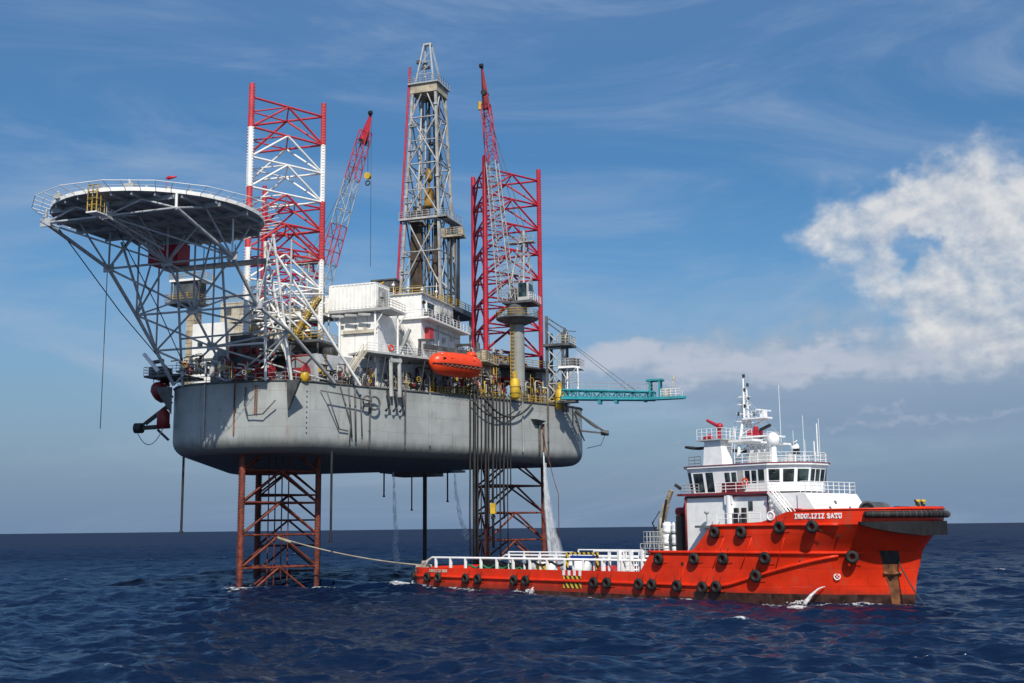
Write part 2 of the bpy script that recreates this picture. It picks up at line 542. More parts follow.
    def build(s, name, mats, parent=None, recalc=True):
        me = bpy.data.meshes.new(name)
        L = LOC[parent.name] if parent else Vector((0, 0, 0))
        me.from_pydata([W(s.fr, v) - L for v in s.v], [], s.f)
        for m in (mats if isinstance(mats, (list, tuple)) else [mats]):
            me.materials.append(m)
        me.polygons.foreach_set('material_index', s.m)
        me.polygons.foreach_set('use_smooth', s.s)
        if recalc:
            bm = bmesh.new()
            bm.from_mesh(me)
            bmesh.ops.recalc_face_normals(bm, faces=bm.faces)
            bm.to_mesh(me)
            bm.free()
        o = bpy.data.objects.new(name, me)
        COL.objects.link(o)
        if parent:
            o.parent = parent
            LOC[o.name] = L
        return o

    def build_at(s, name, mats, p):
        """a thing that is one mesh, with its origin at its base point p (frame coordinates)"""
        L = W(s.fr, p)
        o = s.build(name, mats)
        o.data.transform(Matrix.Translation(-L))
        o.location = L
        LOC[o.name] = L
        return o


def lattice(mb, p0, p1, w0, w1, up, n, rc, rb):
    """four-chord lattice boom from p0 to p1"""
    p0, p1 = Vector(p0), Vector(p1)
    d = (p1 - p0).normalized()
    a = d.cross(Vector(up)).normalized()
    b = a.cross(d).normalized()

    def nodes(t):
        c = p0.lerp(p1, t)
        w = (w0 + (w1 - w0) * t) / 2
        return [c + a * (i * w) + b * (j * w) for i, j in ((-1, -1), (1, -1), (1, 1), (-1, 1))]
    prev = nodes(0)
    for i in range(4):
        mb.cyl(prev[i], prev[(i + 1) % 4], rb, n=4, caps=False)
    for k in range(n):
        cur = nodes((k + 1) / n)
        for i in range(4):
            mb.cyl(prev[i], cur[i], rc, n=6, caps=(k in (0, n - 1)))
            j = (i + 1) % 4
            if k % 2:
                mb.cyl(prev[i], cur[j], rb, n=4, caps=False)
            else:
                mb.cyl(prev[j], cur[i], rb, n=4, caps=False)
            mb.cyl(cur[i], cur[j], rb, n=4, caps=False)
        prev = cur


def catenary(p, q, sag, n=14):
    p, q = Vector(p), Vector(q)
    return [p.lerp(q, i / n) - Vector((0, 0, sag * 4 * (i / n) * (1 - i / n))) for i in range(n + 1)]


# ---------------------------------------------------------------- the sea
def build_sea():
    rng = np.random.default_rng(11)
    # rows: distance from the camera, spacing grows with distance
    r = [4.0]
    while r[-1] < 1500:
        r.append(r[-1] + max(0.30, r[-1] * 0.0034))
    while r[-1] < 60000:
        r.append(r[-1] * 1.035)
    r = np.array(r)
    th = np.linspace(-1.0, 1.0, 900)
    th = np.sign(th) * np.abs(th) ** 1.4
    RR, TT = np.meshgrid(r, th, indexing='ij')
    X, Y = RR * np.sin(TT), RR * np.cos(TT)
    dr = np.gradient(r)[:, None] + 0 * X
    dth = np.gradient(th)[None, :] + 0 * X
    cell = np.maximum(dr * 0.75, RR * dth)
    Zs = np.zeros_like(X)
    DX, DY = np.zeros_like(X), np.zeros_like(X)
    n = 130
    lam = np.exp(rng.uniform(np.log(0.9), np.log(22), n))
    main = math.atan2(-0.95, -0.35)
    for L in lam:
        a = main + rng.normal(0, 0.62)
        k = 2 * math.pi / L
        amp = 0.0084 * L ** 0.70 * rng.uniform(0.5, 1.4)
        fade = np.clip((L / cell - 2.5) / 2.5, 0, 1)
        ph = k * (X * math.cos(a) + Y * math.sin(a)) + rng.uniform(0, 6.28)
        Zs += amp * fade * np.sin(ph)
        DX += -0.9 * amp * fade * math.cos(a) * np.cos(ph) * -1
        DY += -0.9 * amp * fade * math.sin(a) * np.cos(ph) * -1
    co = np.stack([X + DX, Y + DY, Zs], -1).reshape(-1, 3)
    nr, nt = X.shape
    i = np.arange(nr - 1)[:, None] * nt + np.arange(nt - 1)[None, :]
    q = np.stack([i, i + nt, i + nt + 1, i + 1], -1).reshape(-1, 4)
    q = q[:, ::-1]
    # wash: distance to the legs and to the ship's waterline, plus the highest crests
    PX, PY = co[:, 0], co[:, 1]
    near_std = Zs[(RR > 40) & (RR < 250)].std()
    wash = np.zeros(len(co))

    def near_point(x, y, reach, k):
        d2 = (PX - x) ** 2 + (PY - y) ** 2
        np.maximum(wash, k * np.exp(-d2 / reach ** 2), out=wash)

    def near_seg(x0, y0, x1, y1, reach, k):
        dx, dy = x1 - x0, y1 - y0
        t = np.clip(((PX - x0) * dx + (PY - y0) * dy) / (dx * dx + dy * dy), 0, 1)
        d2 = (PX - x0 - t * dx) ** 2 + (PY - y0 - t * dy) ** 2
        np.maximum(wash, k * np.exp(-d2 / reach ** 2), out=wash)
    for x, y in ((-37.8, 163.6), (-29.0, 172.6), (-40.9, 175.6), (-3.4, 195.8), (5.4, 205.5), (-45.4, 205.5), (-36.6, 214.8)):
        near_point(x, y, 2.6, 0.86)
    near_point(-34.5, 166.5, 9.0, 0.46)
    for (u0, v0, u1, v1) in ((-1.5, 8.4, 50, 8.5), (50, 8.5, 62, 7.4), (62, 7.4, 70, 1.0), (-1.6, 7.6, -1.6, -7.6)):
        a, c = W(BOAT, (u0, v0, 0)), W(BOAT, (u1, v1, 0))
        near_seg(a.x, a.y, c.x, c.y, 0.9, 0.62)
    for u, v, rr, kk in ((62.0, 9.6, 2.0, 1.0), (60.4, 10.6, 2.4, 0.8), (-2.2, 8.6, 2.6, 0.9), (49, 9.0, 2.5, .75), (38, 8.9, 2.5, .8), (22, 8.9, 1.5, .8)):
        a = W(BOAT, (u, v, 0))
        near_point(a.x, a.y, rr, kk)
    a = W(RIG, (33.2, 33.8, 0))
    near_point(a.x, a.y, 3.0, 1.0)
    crest = np.clip((co[:, 2] - 2.3 * near_std) / (1.2 * near_std), 0, 1) * 0.66
    wash = np.maximum(wash, crest)
    me = bpy.data.meshes.new('sea')
    me.vertices.add(len(co))
    me.vertices.foreach_set('co', co.astype(np.float32).ravel())
    me.loops.add(q.size)
    me.loops.foreach_set('vertex_index', q.astype(np.int32).ravel())
    me.polygons.add(len(q))
    me.polygons.foreach_set('loop_start', np.arange(0, q.size, 4, dtype=np.int32))
    me.polygons.foreach_set('loop_total', np.full(len(q), 4, np.int32))
    me.polygons.foreach_set('use_smooth', np.ones(len(q), bool))
    me.update()
    wa_ = me.attributes.new('wash', 'FLOAT', 'POINT')
    wa_.data.foreach_set('value', wash.astype(np.float32))
    m = bpy.data.materials.new('deep blue sea water')
    m.use_nodes = True
    g = NT(m.node_tree)
    out = g.n('ShaderNodeOutputMaterial')
    b = g.n('ShaderNodeBsdfPrincipled')
    geo = g.n('ShaderNodeNewGeometry')
    p = geo.outputs['Position']
    big = g.noise(p, 0.012, 3, 0.5)
    g.put(b.inputs['Base Color'], g.mix(big, (0.0019, 0.0076, 0.026, 1), (0.0032, 0.0118, 0.040, 1)))
    ln = g.n('ShaderNodeVectorMath', operation='LENGTH')
    g.put(ln.inputs[0], p)
    b.inputs['Roughness'].default_value = 1.0
    b.inputs['Specular IOR Level'].default_value = 0.0
    sk = g.n('ShaderNodeVectorRotate')
    g.put(sk.inputs[0], p)
    sk.inputs['Angle'].default_value = 0.25
    s2 = g.scale(sk.outputs[0], (0.42, 1.0, 1.0))
    h = g.math('ADD', g.math('MULTIPLY', g.noise(s2, 0.22, 4, 0.6), 0.9), g.math('MULTIPLY', g.noise(s2, 1.1, 5, 0.62), 0.28))
    bp = g.n('ShaderNodeBump')
    bp.inputs['Strength'].default_value = 1.0
    bp.inputs['Distance'].default_value = 0.75
    g.put(bp.inputs['Height'], h)
    def slopes(sc, vec):
        nd = g.n('ShaderNodeTexNoise')
        g.put(nd.inputs['Vector'], vec)
        nd.inputs['Scale'].default_value = sc
        nd.inputs['Detail'].default_value = 3
        v = g.n('ShaderNodeVectorMath', operation='SUBTRACT')
        g.put(v.inputs[0], nd.outputs[1])
        v.inputs[1].default_value = (0.5, 0.5, 0.5)
        w = g.n('ShaderNodeVectorMath', operation='MULTIPLY')
        g.put(w.inputs[0], v.outputs[0])
        w.inputs[1].default_value = (1, 1, 0)
        return w.outputs[0]
    ad0 = g.n('ShaderNodeVectorMath', operation='ADD')
    g.put(ad0.inputs[0], slopes(0.30, s2))
    g.put(ad0.inputs[1], slopes(1.1, s2))
    ad = g.n('ShaderNodeVectorMath', operation='ADD')
    g.put(ad.inputs[0], ad0.outputs[0])
    g.put(ad.inputs[1], slopes(3.0, s2))
    scl = g.n('ShaderNodeVectorMath', operation='SCALE')
    g.put(scl.inputs[0], ad.outputs[0])
    g.put(scl.inputs['Scale'], g.math('ADD', 0.70, g.math('MULTIPLY', g.ramp(ln.outputs['Value'], 60, 450), 0.40)))
    ad2 = g.n('ShaderNodeVectorMath', operation='ADD')
    g.put(ad2.inputs[0], bp.outputs[0])
    g.put(ad2.inputs[1], scl.outputs[0])
    nm = g.n('ShaderNodeVectorMath', operation='NORMALIZE')
    g.put(nm.inputs[0], ad2.outputs[0])
    gl = g.n('ShaderNodeBsdfGlossy')
    gl.inputs[0].default_value = (0.86, 0.93, 1.0, 1)
    g.put(gl.inputs['Roughness'], g.math('ADD', 0.14, g.math('MULTIPLY', g.ramp(ln.outputs['Value'], 80, 900), 0.26)))
    g.put(gl.inputs['Normal'], nm.outputs[0])
    fr = g.n('ShaderNodeFresnel')
    fr.inputs[0].default_value = 1.333
    g.put(fr.inputs['Normal'], nm.outputs[0])
    mx = g.n('ShaderNodeMixShader')
    cap = g.math('SUBTRACT', 0.40, g.math('MULTIPLY', g.ramp(ln.outputs['Value'], 60, 420), 0.285))
    g.put(mx.inputs[0], g.math('MINIMUM', g.math('MULTIPLY', fr.outputs[0], 0.80), cap))
    g.put(mx.inputs[1], b.outputs[0])
    g.put(mx.inputs[2], gl.outputs[0])
    # foam: where waves wash round legs and hull, and on a few crests
    at = g.n('ShaderNodeAttribute', attribute_name='wash')
    fo = g.n('ShaderNodeBsdfDiffuse')
    fo.inputs[0].default_value = (0.72, 0.76, 0.78, 1)
    k = g.math('ADD', g.noise(p, 1.7, 6, 0.72), g.math('MULTIPLY', at.outputs['Fac'], 0.42))
    m3 = g.n('ShaderNodeMixShader')
    g.put(m3.inputs[0], g.math('MULTIPLY', g.ramp(k, 0.70, 0.90), 0.75))
    g.put(m3.inputs[1], mx.outputs[0])
    g.put(m3.inputs[2], fo.outputs[0])
    g.put(out.inputs[0], m3.outputs[0])
    me.materials.append(m)
    o = bpy.data.objects.new('sea', me)
    COL.objects.link(o)
    tag(o, 'dark blue open sea with short choppy waves', 'sea', kind='structure')


build_sea()

# ---------------------------------------------------------------- drilling rig: hull
DECK, KEEL = 28.3, 18.6
HULL = [(-9.8, -10.8), (9.05, -10.45), (34, 40.5), (35.2, 45.5), (33.5, 50), (30, 52.5), (-30, 52.5), (-33.5, 50), (-35.2, 45.5), (-34, 40.5)]
SIDE_D = Vector((25, 50.8, 0)).normalized()
SIDE_N = Vector((SIDE_D.y, -SIDE_D.x, 0))


def side(t, off=0.0, z=DECK):
    """point on the near hull side, t metres from the front corner, off metres outboard"""
    p = Vector((9, -10.3, z)) + SIDE_D * t + SIDE_N * off
    return p


def side_at(b, off=0.0, z=DECK):
    return side((b + 10.3) / SIDE_D.y, off, z)


def round_poly(poly, rad, k=5):
    out = []
    n = len(poly)
    for i, p in enumerate(poly):
        p = Vector(p)
        a, b = Vector(poly[i - 1]) - p, Vector(poly[(i + 1) % n]) - p
        rr = rad[i] if isinstance(rad, (list, tuple)) else rad
        rr = min(rr, a.length * .45, b.length * .45)
        A, B = p + a.normalized() * rr, p + b.normalized() * rr
        for j in range(k + 1):
            t = j / k
            out.append(tuple((A * (1 - t) ** 2 + p * (2 * t * (1 - t)) + B * t * t)[:2]))
    return out


def inset(poly, d):
    n = len(poly)
    res = []
    for i in range(n):
        p0, p1, p2 = Vector(poly[i - 1]), Vector(poly[i]), Vector(poly[(i + 1) % n])
        n1 = (p1 - p0).normalized(); n2 = (p2 - p1).normalized()
        nn = Vector((-(n1.y + n2.y), n1.x + n2.x))
        if nn.length < 1e-6:
            nn = Vector((-n1.y, n1.x))
        nn.normalize()
        res.append(tuple(p1 + nn * d))
    return res


hull = thing('rig_hull', 'grey triangular jack-up rig hull standing on three lattice legs above the sea', 'rig hull', RIG, (0, 20, KEEL))
poly = round_poly(HULL, [7.0, 5.0, 6, 3, 2.5, 2.5, 2.5, 2.5, 3, 6])
mb = MB()
rings = [(DECK, 0)]
Rb = 2.2
for k in range(7):
    t = k / 6 * math.pi / 2
    rings.append((KEEL + Rb - Rb * math.sin(t), Rb - Rb * math.cos(t)))
vs, npoly = [], len(poly)
for z, d in rings:
    vs += [(x, y, z) for x, y in (inset(poly, d) if d else poly)]
fs = [(k * npoly + i, k * npoly + (i + 1) % npoly, (k + 1) * npoly + (i + 1) % npoly, (k + 1) * npoly + i) for k in range(len(rings) - 1) for i in range(npoly)]
mb.add(vs, fs, True)
mb.add(vs[:npoly], [tuple(range(npoly))])
mb.mi = 1  # flat underside coloured darker to stand in for the shade beneath the hull
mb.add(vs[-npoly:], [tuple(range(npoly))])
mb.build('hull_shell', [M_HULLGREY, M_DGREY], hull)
# rubbing strake, rim and vertical frames on the shell
mb = MB()
loop = [(x, y, DECK + .1) for x, y in inset(poly, -.06)]
mb.tube(loop + [loop[0]], .16, 5)
mb.build('deck_edge_strake', M_DGREY, hull)
for t, z0, col in ((14.2, 19.6, M_DGREY), (20.8, 19.8, M_DGREY), (25.6, 20.4, M_HULLGREY), (45.5, 20.2, M_HULLGREY), (51.5, 19.9, M_DGREY)):
    q = MB()
    q.cyl(side(t, .22, z0), side(t, .22, DECK), .13, n=6)
    for z in (22, 25, 27.6):
        q.beam(side(t, 0, z), side(t, .3, z), .3, .12)
    q.build('hull_pipe', col, hull)
for a in (-3.6, 1.2):
    q = MB()
    q.cyl((a, -10.75, 20.6 if a < 0 else 21), (a, -10.75, DECK), .12 if a < 0 else .10, n=6)
    q.build('hull_pipe', M_GREY if a < 0 else M_BROWN, hull)
# triangular gusset fin at the front corner
g0, g1 = side(.6, 0, DECK), side(.6, 3.0, DECK)
mb = MB()
mb.add([side(.3, -.4, DECK - .05), side(.3, 2.9, DECK - .05), side(.3, 0, 24.2), side(.6, -.4, DECK - .05), side(.6, 2.9, DECK - .05), side(.6, 0, 24.2)],
       [(0, 1, 2), (5, 4, 3), (0, 3, 4, 1), (1, 4, 5, 2), (2, 5, 3, 0)])
mb.build('corner_gusset', M_DGREY, hull)
mb = MB()
mb.add([(-9.9, -9.4, DECK), (-12.0, -10.6, DECK), (-9.9, -9.4, 24.4), (-9.6, -9.9, DECK), (-11.7, -11.1, DECK), (-9.6, -9.9, 24.4)],
       [(0, 1, 2), (5, 4, 3), (0, 3, 4, 1), (1, 4, 5, 2), (2, 5, 3, 0)])
mb.build('corner_gusset', M_DGREY, hull)
# U shaped guard pipe and hanging frames on the shell
mb = MB()
mb.tube([side(5.5, .3, 27.2), side(5.7, 1.5, 27.0), side(9.4, 1.5, 26.7), side(13.2, 1.4, 26.2)], .10)
mb.tube([side(5.7, 1.5, 27.0), side(8.6, .5, 22.0), side(10.2, .4, 21.8)], .10)
mb.tube([side(10.3, .35, 28), side(10.9, .4, 20.9)], .12)
mb.tube([side(11.4, .35, 28), side(11.6, .4, 20.4)], .14)
mb.tube([side(12.4, .35, 27.2), side(12.7, .4, 21.2)], .10)
mb.tube([side(8.8, .35, 28.2), side(10.6, .5, 23.0), side(10.5, .4, 20.2)], .09)
mb.torus(side(14.4, 1.0, 26.0), SIDE_N, .95, .16, 14, 6)
mb.torus(side(13.1, 1.0, 26.2), SIDE_N, .75, .14, 12, 6)
mb.build('hanging_pipe_frame', M_DGREY, hull)
mb = MB()
mb.tube([(3.0, -10.8, 27.5), (3.2, -11.2, 25.0), (3.7, -11.2, 23.6), (6.0, -11.2, 23.7), (7.8, -11.0, 25.5)], .10)
mb.build('guard_pipe', M_DGREY, hull)
mb = MB()
for k in range(9):
    p = side(3.4, .06, 21.2 + k * .72)
    mb.box(p.x - .05, p.x + .05, p.y - .07, p.y + .07, p.z, p.z + .12)
mb.build('draft_mark', M_BLACK, hull)
mb = MB()
for k in range(16):
    mb.beam((4.4 - k * .01, -10.66, 27.6 - k * .25), (4.75, -10.66, 27.6 - k * .25), .06)
mb.cyl((4.4, -10.72, 23.8), (4.4, -10.72, 27.8), .06, n=5)
mb.cyl((4.75, -10.72, 23.8), (4.75, -10.72, 27.8), .06, n=5)
mb.build('hull_ladder', M_BROWN, hull)
# overboard chute on the right of the side
mb = MB()
t0 = 48.8
mb.add([side(t0 - 1.3, 0, 25.7), side(t0 + 1.3, 0, 25.5), side(t0 + 1.2, 1.2, 25.4), side(t0 - 1.2, 1.2, 25.6), side(t0 - .6, .02, 24.8), side(t0 + .6, .02, 24.7)],
       [(0, 1, 2, 3), (0, 3, 4), (3, 2, 5, 4), (2, 1, 5), (0, 4, 5, 1)])
mb.cyl(side(t0 + .5, .35, 20.3), side(t0 + .5, .35, 25.3), .22, n=8)
mb.build('overboard_chute', M_DGREY, hull)
mb = MB()
mb.cyl(side(t0 + 1.5, .3, 20.2), side(t0 + 1.5, .3, 25.0), .16, n=8)
mb.build('discharge_pipe', M_BROWN, hull)
# yellow handrail along the deck edge, with kick plates
mb = MB()
mb.rail([side(26, -.2), side(56.5, -.2)], 1.2, .05, 1.5, 2)
mb.build('deck_handrail', M_RAILY, hull)
mb = MB()
mb.rail([(-8.6, -10.0, DECK), (8.7, -10.0, DECK), tuple(side(12, -.2))], 1.2, .04, 1.6, 1)
mb.build('deck_handrail', M_GREY, hull)
mb = MB()
mb.rail([(-10, -8, DECK), (-34, 40, DECK)], 1.2, .05, 2.0, 1)
mb.build('deck_handrail', M_RAILY, hull)

# ---------------------------------------------------------------- legs
LEVEL0, BAY = 71.0, 4.54


def leg(label, ca, cb, top, colour_h, colour_d, colour_c, chord_mats, turn=0.0):
    L = thing('jack_up_leg', label, 'rig leg', RIG, (ca, cb, 0), 'lattice legs of the jack-up rig')
    rr = 7.27
    ch = [(ca + rr * math.cos(R(t_ + turn)), cb + rr * math.sin(R(t_ + turn))) for t_ in (-90, 30, 150)]
    for i, (a, b) in enumerate(ch):
        q = MB()
        for z0, z1, k in chord_mats:
            q.mi = k
            q.cyl((a, b, z0), (a, b, min(z1, top)), .40, n=10, caps=(z1 >= top))
        c = q.build('chord', ALLM, L)
        q = MB()
        d = Vector((a - ca, b - cb, 0)).normalized()
        tg = Vector((-d.y, d.x, 0))
        z = -1.0
        while z < top - .3:
            for z0, z1, k in chord_mats:
                if z0 <= z < z1:
                    q.mi = k
            p = Vector((a, b, z))
            q.beam(p - tg * .49, p + tg * .49, .22, .18)
            z += .44
        q.build('rack', ALLM, c)
    k = 0
    while LEVEL0 - (71 + 2.1 - top) - BAY * k > -4:
        z = LEVEL0 - (73.1 - top) - BAY * k
        zl = z - BAY
        mids = []
        for i in range(3):
            p, s_ = Vector(ch[i] + (0,)), Vector(ch[(i + 1) % 3] + (0,))
            m = (p + s_) / 2
            mids.append(m + Vector((0, 0, z)))
            q = MB()
            q.mi = colour_h(k, z)
            q.cyl(p + Vector((0, 0, z)), s_ + Vector((0, 0, z)), .17, n=6, caps=False)
            q.mi = colour_d(k, z)
            q.cyl(m + Vector((0, 0, z)), p + Vector((0, 0, zl)), .17, n=6, caps=False)
            q.cyl(m + Vector((0, 0, z)), s_ + Vector((0, 0, zl)), .17, n=6, caps=False)
            q.build('k_brace', ALLM, L)
        q = MB()
        q.mi = colour_h(k, z)
        for i in range(3):
            q.cyl(mids[i], mids[(i + 1) % 3], .12, n=5, caps=False)
        q.build('inner_brace', ALLM, L)
        k += 1
    return L


ALLM = [M_RED, M_WHITE, M_RUSTRED, M_CRIM, M_RUSTDK]
L1 = leg('red and white banded lattice leg on the left, rusty red below the hull', .25, 0, 73.1,
         lambda k, z: (0 if k <= 1 or k in (4, 5) else 1) if z > 27 else 2,
         lambda k, z: (0 if k in (0, 3, 4) else 1) if z > 27 else 2, None,
         [(-6, 1.6, 4), (1.6, 27, 2), (27, 48.3, 1), (48.3, 57.4, 0), (57.4, 66.4, 1), (66.4, 80, 0)], 2.5)
L2 = leg('crimson lattice leg on the right, behind the grey crane pedestal', 22.1, 40, 71.7,
         lambda k, z: 3 if z > 24 else (2 if z < 14 else 4), lambda k, z: 3 if z > 24 else (2 if z < 14 else 4), None,
         [(-6, 1.6, 4), (1.6, 10, 2), (10, 24, 4), (24, 80, 3)])
L3 = leg('red lattice leg farthest back, seen through the banded leg on the left', -21.3, 40, 71.0,
         lambda k, z: 3 if z > 24 else 4, lambda k, z: 3 if z > 24 else 4, None,
         [(-6, 24, 4), (24, 80, 3)])
q = MB()
for dx in (-1.6, -.5, .6, 1.7):
    q.cyl((1.2 + dx, 1.5, -4), (1.2 + dx, 1.5, 27), .10, n=5)
q.build('riser_pipe', M_RUSTDK, L1)

# ---------------------------------------------------------------- helideck
heli = thing('helideck', 'octagonal grey helideck with white safety net on a steel truss over the rig bow', 'helideck', RIG, (0, -27.3, 28.5))
HC, HR, HZ = (0.0, -27.2), 13.25, 47.7
NS = 16
oct_ = [(HC[0] + HR * math.cos(R(11.25 + 22.5 * k)), HC[1] + HR * math.sin(R(11.25 + 22.5 * k))) for k in range(NS)]
octr = round_poly(oct_, 1.8, 2)
mb = MB()
mb.prism(octr, HZ - .25, HZ)
mb.build('deck_plate', M_UNDER, heli)
mb = MB()
rim = [(x, y, HZ - .02) for x, y in inset(octr, -.05)]
for p, q_ in zip(rim, rim[1:] + rim[:1]):
    mb.beam(p, q_, .10, .46)
mb.build('rim_gutter', M_WHITE, heli)
# underside girders
mb = MB()
for k in range(-5, 6):
    a = k * 2.35
    hb = math.sqrt(max(1, 12.9 ** 2 - a * a))
    mb.beam((a, HC[1] - hb, HZ - .48), (a, HC[1] + hb, HZ - .48), .18, .44)
for k in (-2, -1, 0, 1, 2):
    b = k * 4.7
    ha = math.sqrt(12.9 ** 2 - b * b)
    mb.beam((-ha, HC[1] + b, HZ - .62), (ha, HC[1] + b, HZ - .62), .24, .6)
mb.build('deck_girders', M_UNDER, heli)
ins = inset(octr, 1.0)
# safety net: white outriggers with rails, sloping up and out
net = MB()
mesh_ = MB()
o1 = inset(oct_, -2.1)
for i in range(NS):
    p, q_ = Vector(oct_[i] + (HZ - .1,)), Vector(oct_[(i + 1) % NS] + (HZ - .1,))
    po, qo = Vector(o1[i] + (HZ + .42,)), Vector(o1[(i + 1) % NS] + (HZ + .42,))
    net.cyl(po, qo, .05, n=5)
    net.cyl(p.lerp(po, .5), q_.lerp(qo, .5), .025, n=4)
    for k in range(3):
        t = k / 3
        net.cyl(p.lerp(q_, t), po.lerp(qo, t), .05, n=4)
net.build('safety_net', M_WHITE, heli)
# perimeter lights, boxes
for i in range(NS):
    for t in (.3, .8):
        p = Vector(octr[0] + (HZ,))
        a = Vector(oct_[i]).lerp(Vector(oct_[(i + 1) % NS]), t)
        a = Vector(HC).lerp(a, .985)
        mb = MB()
        mb.box(a.x - .16, a.x + .16, a.y - .16, a.y + .16, HZ, HZ + .42)
        mb.build('perimeter_light', M_GREY, heli)
for da, sc in ((4.2, 1.0), (-6.0, .7)):
    mb = MB()
    a0, b0 = da, HC[1] - 11.6
    mb.box(a0 - .7 * sc, a0 + .7 * sc, b0 - .4, b0 + .4, HZ, HZ + .8 * sc)
    mb.cyl((a0, b0, HZ + .8 * sc), (a0 - .2, b0, HZ + 1.3 * sc), .18, n=8)
    mb.build('fire_cabinet', M_GREY, heli)

# truss: three inclined frames, left a=-9, middle 0, right +9.7
T = {}
for key, a in (('l', -9.0), ('m', 0.0), ('r', 9.7)):
    T[key] = [Vector((a, -37.4, 45.4)), Vector((a, -25.4, 42.2)), Vector((a, -19.3, 37.0)), Vector((a, -14.7, 32.8)), Vector((a, -10.4, 28.5))]
T['r'][3] = Vector((11.2, -13.4, 34.4))
T['r'][4] = Vector((12.8, -3.6, 28.5))


def member(p, q, r, mat, name='truss_tube'):
    m = MB()
    m.cyl(p, q, r, n=8)
    return m.build(name, mat, heli)


for key in ('l', 'm', 'r'):
    mt = M_TRUSS if key != 'r' else M_GREY
    for i in range(4):
        member(T[key][i], T[key][i + 1], .24 if key != 'm' else .17, mt, 'truss_chord')
    for i in range(0, 4):
        p = T[key][i]
        member(p, Vector((p.x, p.y, HZ - .6)), .13 if i else .17, mt if i > 1 or key != 'r' else M_WHITE, 'truss_post')
for i in range(4):
    for A_, B_ in (('l', 'm'), ('m', 'r')):
        member(T[A_][i], T[B_][i], .15, M_TRUSS if i != 1 else M_GREY, 'truss_crosstube')
for i in range(1, 4):
    for A_, B_ in (('l', 'm'), ('m', 'r')):
        X, Y = T[A_], T[B_]
        if A_ == 'l':
            member(X[i], Y[i + 1], .14, M_TRUSS, 'truss_diagonal')
            member(Y[i], X[i + 1], .14, M_TRUSS, 'truss_diagonal')
        else:
            member(X[i], Y[i + 1], .14, M_GREY, 'truss_diagonal')
            member(Y[i], X[i + 1], .14, M_GREY, 'truss_diagonal')
# diagonals up to the deck
for key in ('l', 'm', 'r'):
    a = T[key][0].x
    top = lambda b: Vector((a, b, HZ - .7))
    member(T[key][0], top(-31.5), .13, M_TRUSS, 'truss_diagonal')
    member(T[key][1], top(-31.5), .13, M_TRUSS, 'truss_diagonal')
    member(T[key][1], top(-21.5), .13, M_TRUSS, 'truss_diagonal')
    member(T[key][2], top(-15.8), .13, M_TRUSS, 'truss_diagonal')
    member(T[key][2], Vector((a, -11.2, 40.2)), .12, M_TRUSS, 'truss_diagonal')
for A_, B_ in (('l', 'm'), ('m', 'r')):
    for i in (0, 1):
        p, q_ = T[A_][i], T[B_][i]
        m = (p + q_) / 2
        m = Vector((m.x, m.y, HZ - .75))
        member(p, m, .13, M_TRUSS, 'truss_diagonal')
        member(q_, m, .13, M_TRUSS, 'truss_diagonal')
    member(T[A_][0], T[B_][1], .12, M_TRUSS, 'truss_diagonal')
    member(T[B_][1], Vector((T[A_][1].x, T[A_][1].y + 4, HZ - .7)), .12, M_TRUSS, 'truss_diagonal')
for key, i in (('m', 1), ('m', 0), ('m', 2), ('m', 3), ('l', 1), ('r', 1), ('l', 0), ('r', 2)):
    p = T[key][i]
    mb = MB()
    mb.box(p.x - .75, p.x + .75, p.y - .12, p.y + .12, p.z - .45, p.z + .55)
    mb.build('gusset_plate', M_TRUSS, heli)
# white rear columns on the right and their braces
hi = HZ - .6
for p, q_ in (((7.2, -13.6, hi), (6.2, -11.0, DECK)), ((7.6, -13.6, hi), (15.4, -8.6 + 8, DECK)), ((7.2, -13.6, hi), (9.2, -9.4, DECK)), ((10.2, -16.5, hi), (9.6, -9.9, DECK))):
    member(Vector(p), Vector(q_), .20, M_WHITE, 'support_column')
for p, q_ in (((6.9, -12.6, 41), (11.0, -7.4, 36)), ((6.6, -12, 38), (9.0, -9.8, 31)), ((9.7, -19.3, 37), (7.0, -12.8, 43.5)), ((11.2, -13.4, 34.4), (6.7, -12.1, 39.5)),
              ((11.2, -13.4, 34.4), (6.4, -11.4, 31.0)), ((0, -14.7, 32.8), (6.5, -11.6, 33.4)), ((6.7, -12.2, 40), (10.5, -3, 41.5))):
    member(Vector(p), Vector(q_), .15, M_WHITE, 'support_brace')
for p, q_ in (((-7.5, -13.0, hi), (-7.8, -10, DECK)), ((-11, -20.5, hi), (-9, -14.7, 32.8)), ((0, -13.2, hi), (0, -10.2, DECK))):
    member(Vector(p), Vector(q_), .18, M_TRUSS, 'support_column')
for z, b in ((40.2, -11.2), (35.0, -10.6)):
    member(Vector((-8, b, z)), Vector((7, b - 1, z)), .14, M_TRUSS, 'support_brace')
# rear walkway under the deck edge
mb = MB()
mb.box(-8, 8.5, -15.5, -13.4, 44.0, 44.25)
for k in range(7):
    mb.cyl((-7.5 + k * 2.5, -13.6, 44.2), (-7.5 + k * 2.5, -13.6, HZ - .6), .07, n=5)
mb.build('walkway', M_UNDER, heli)
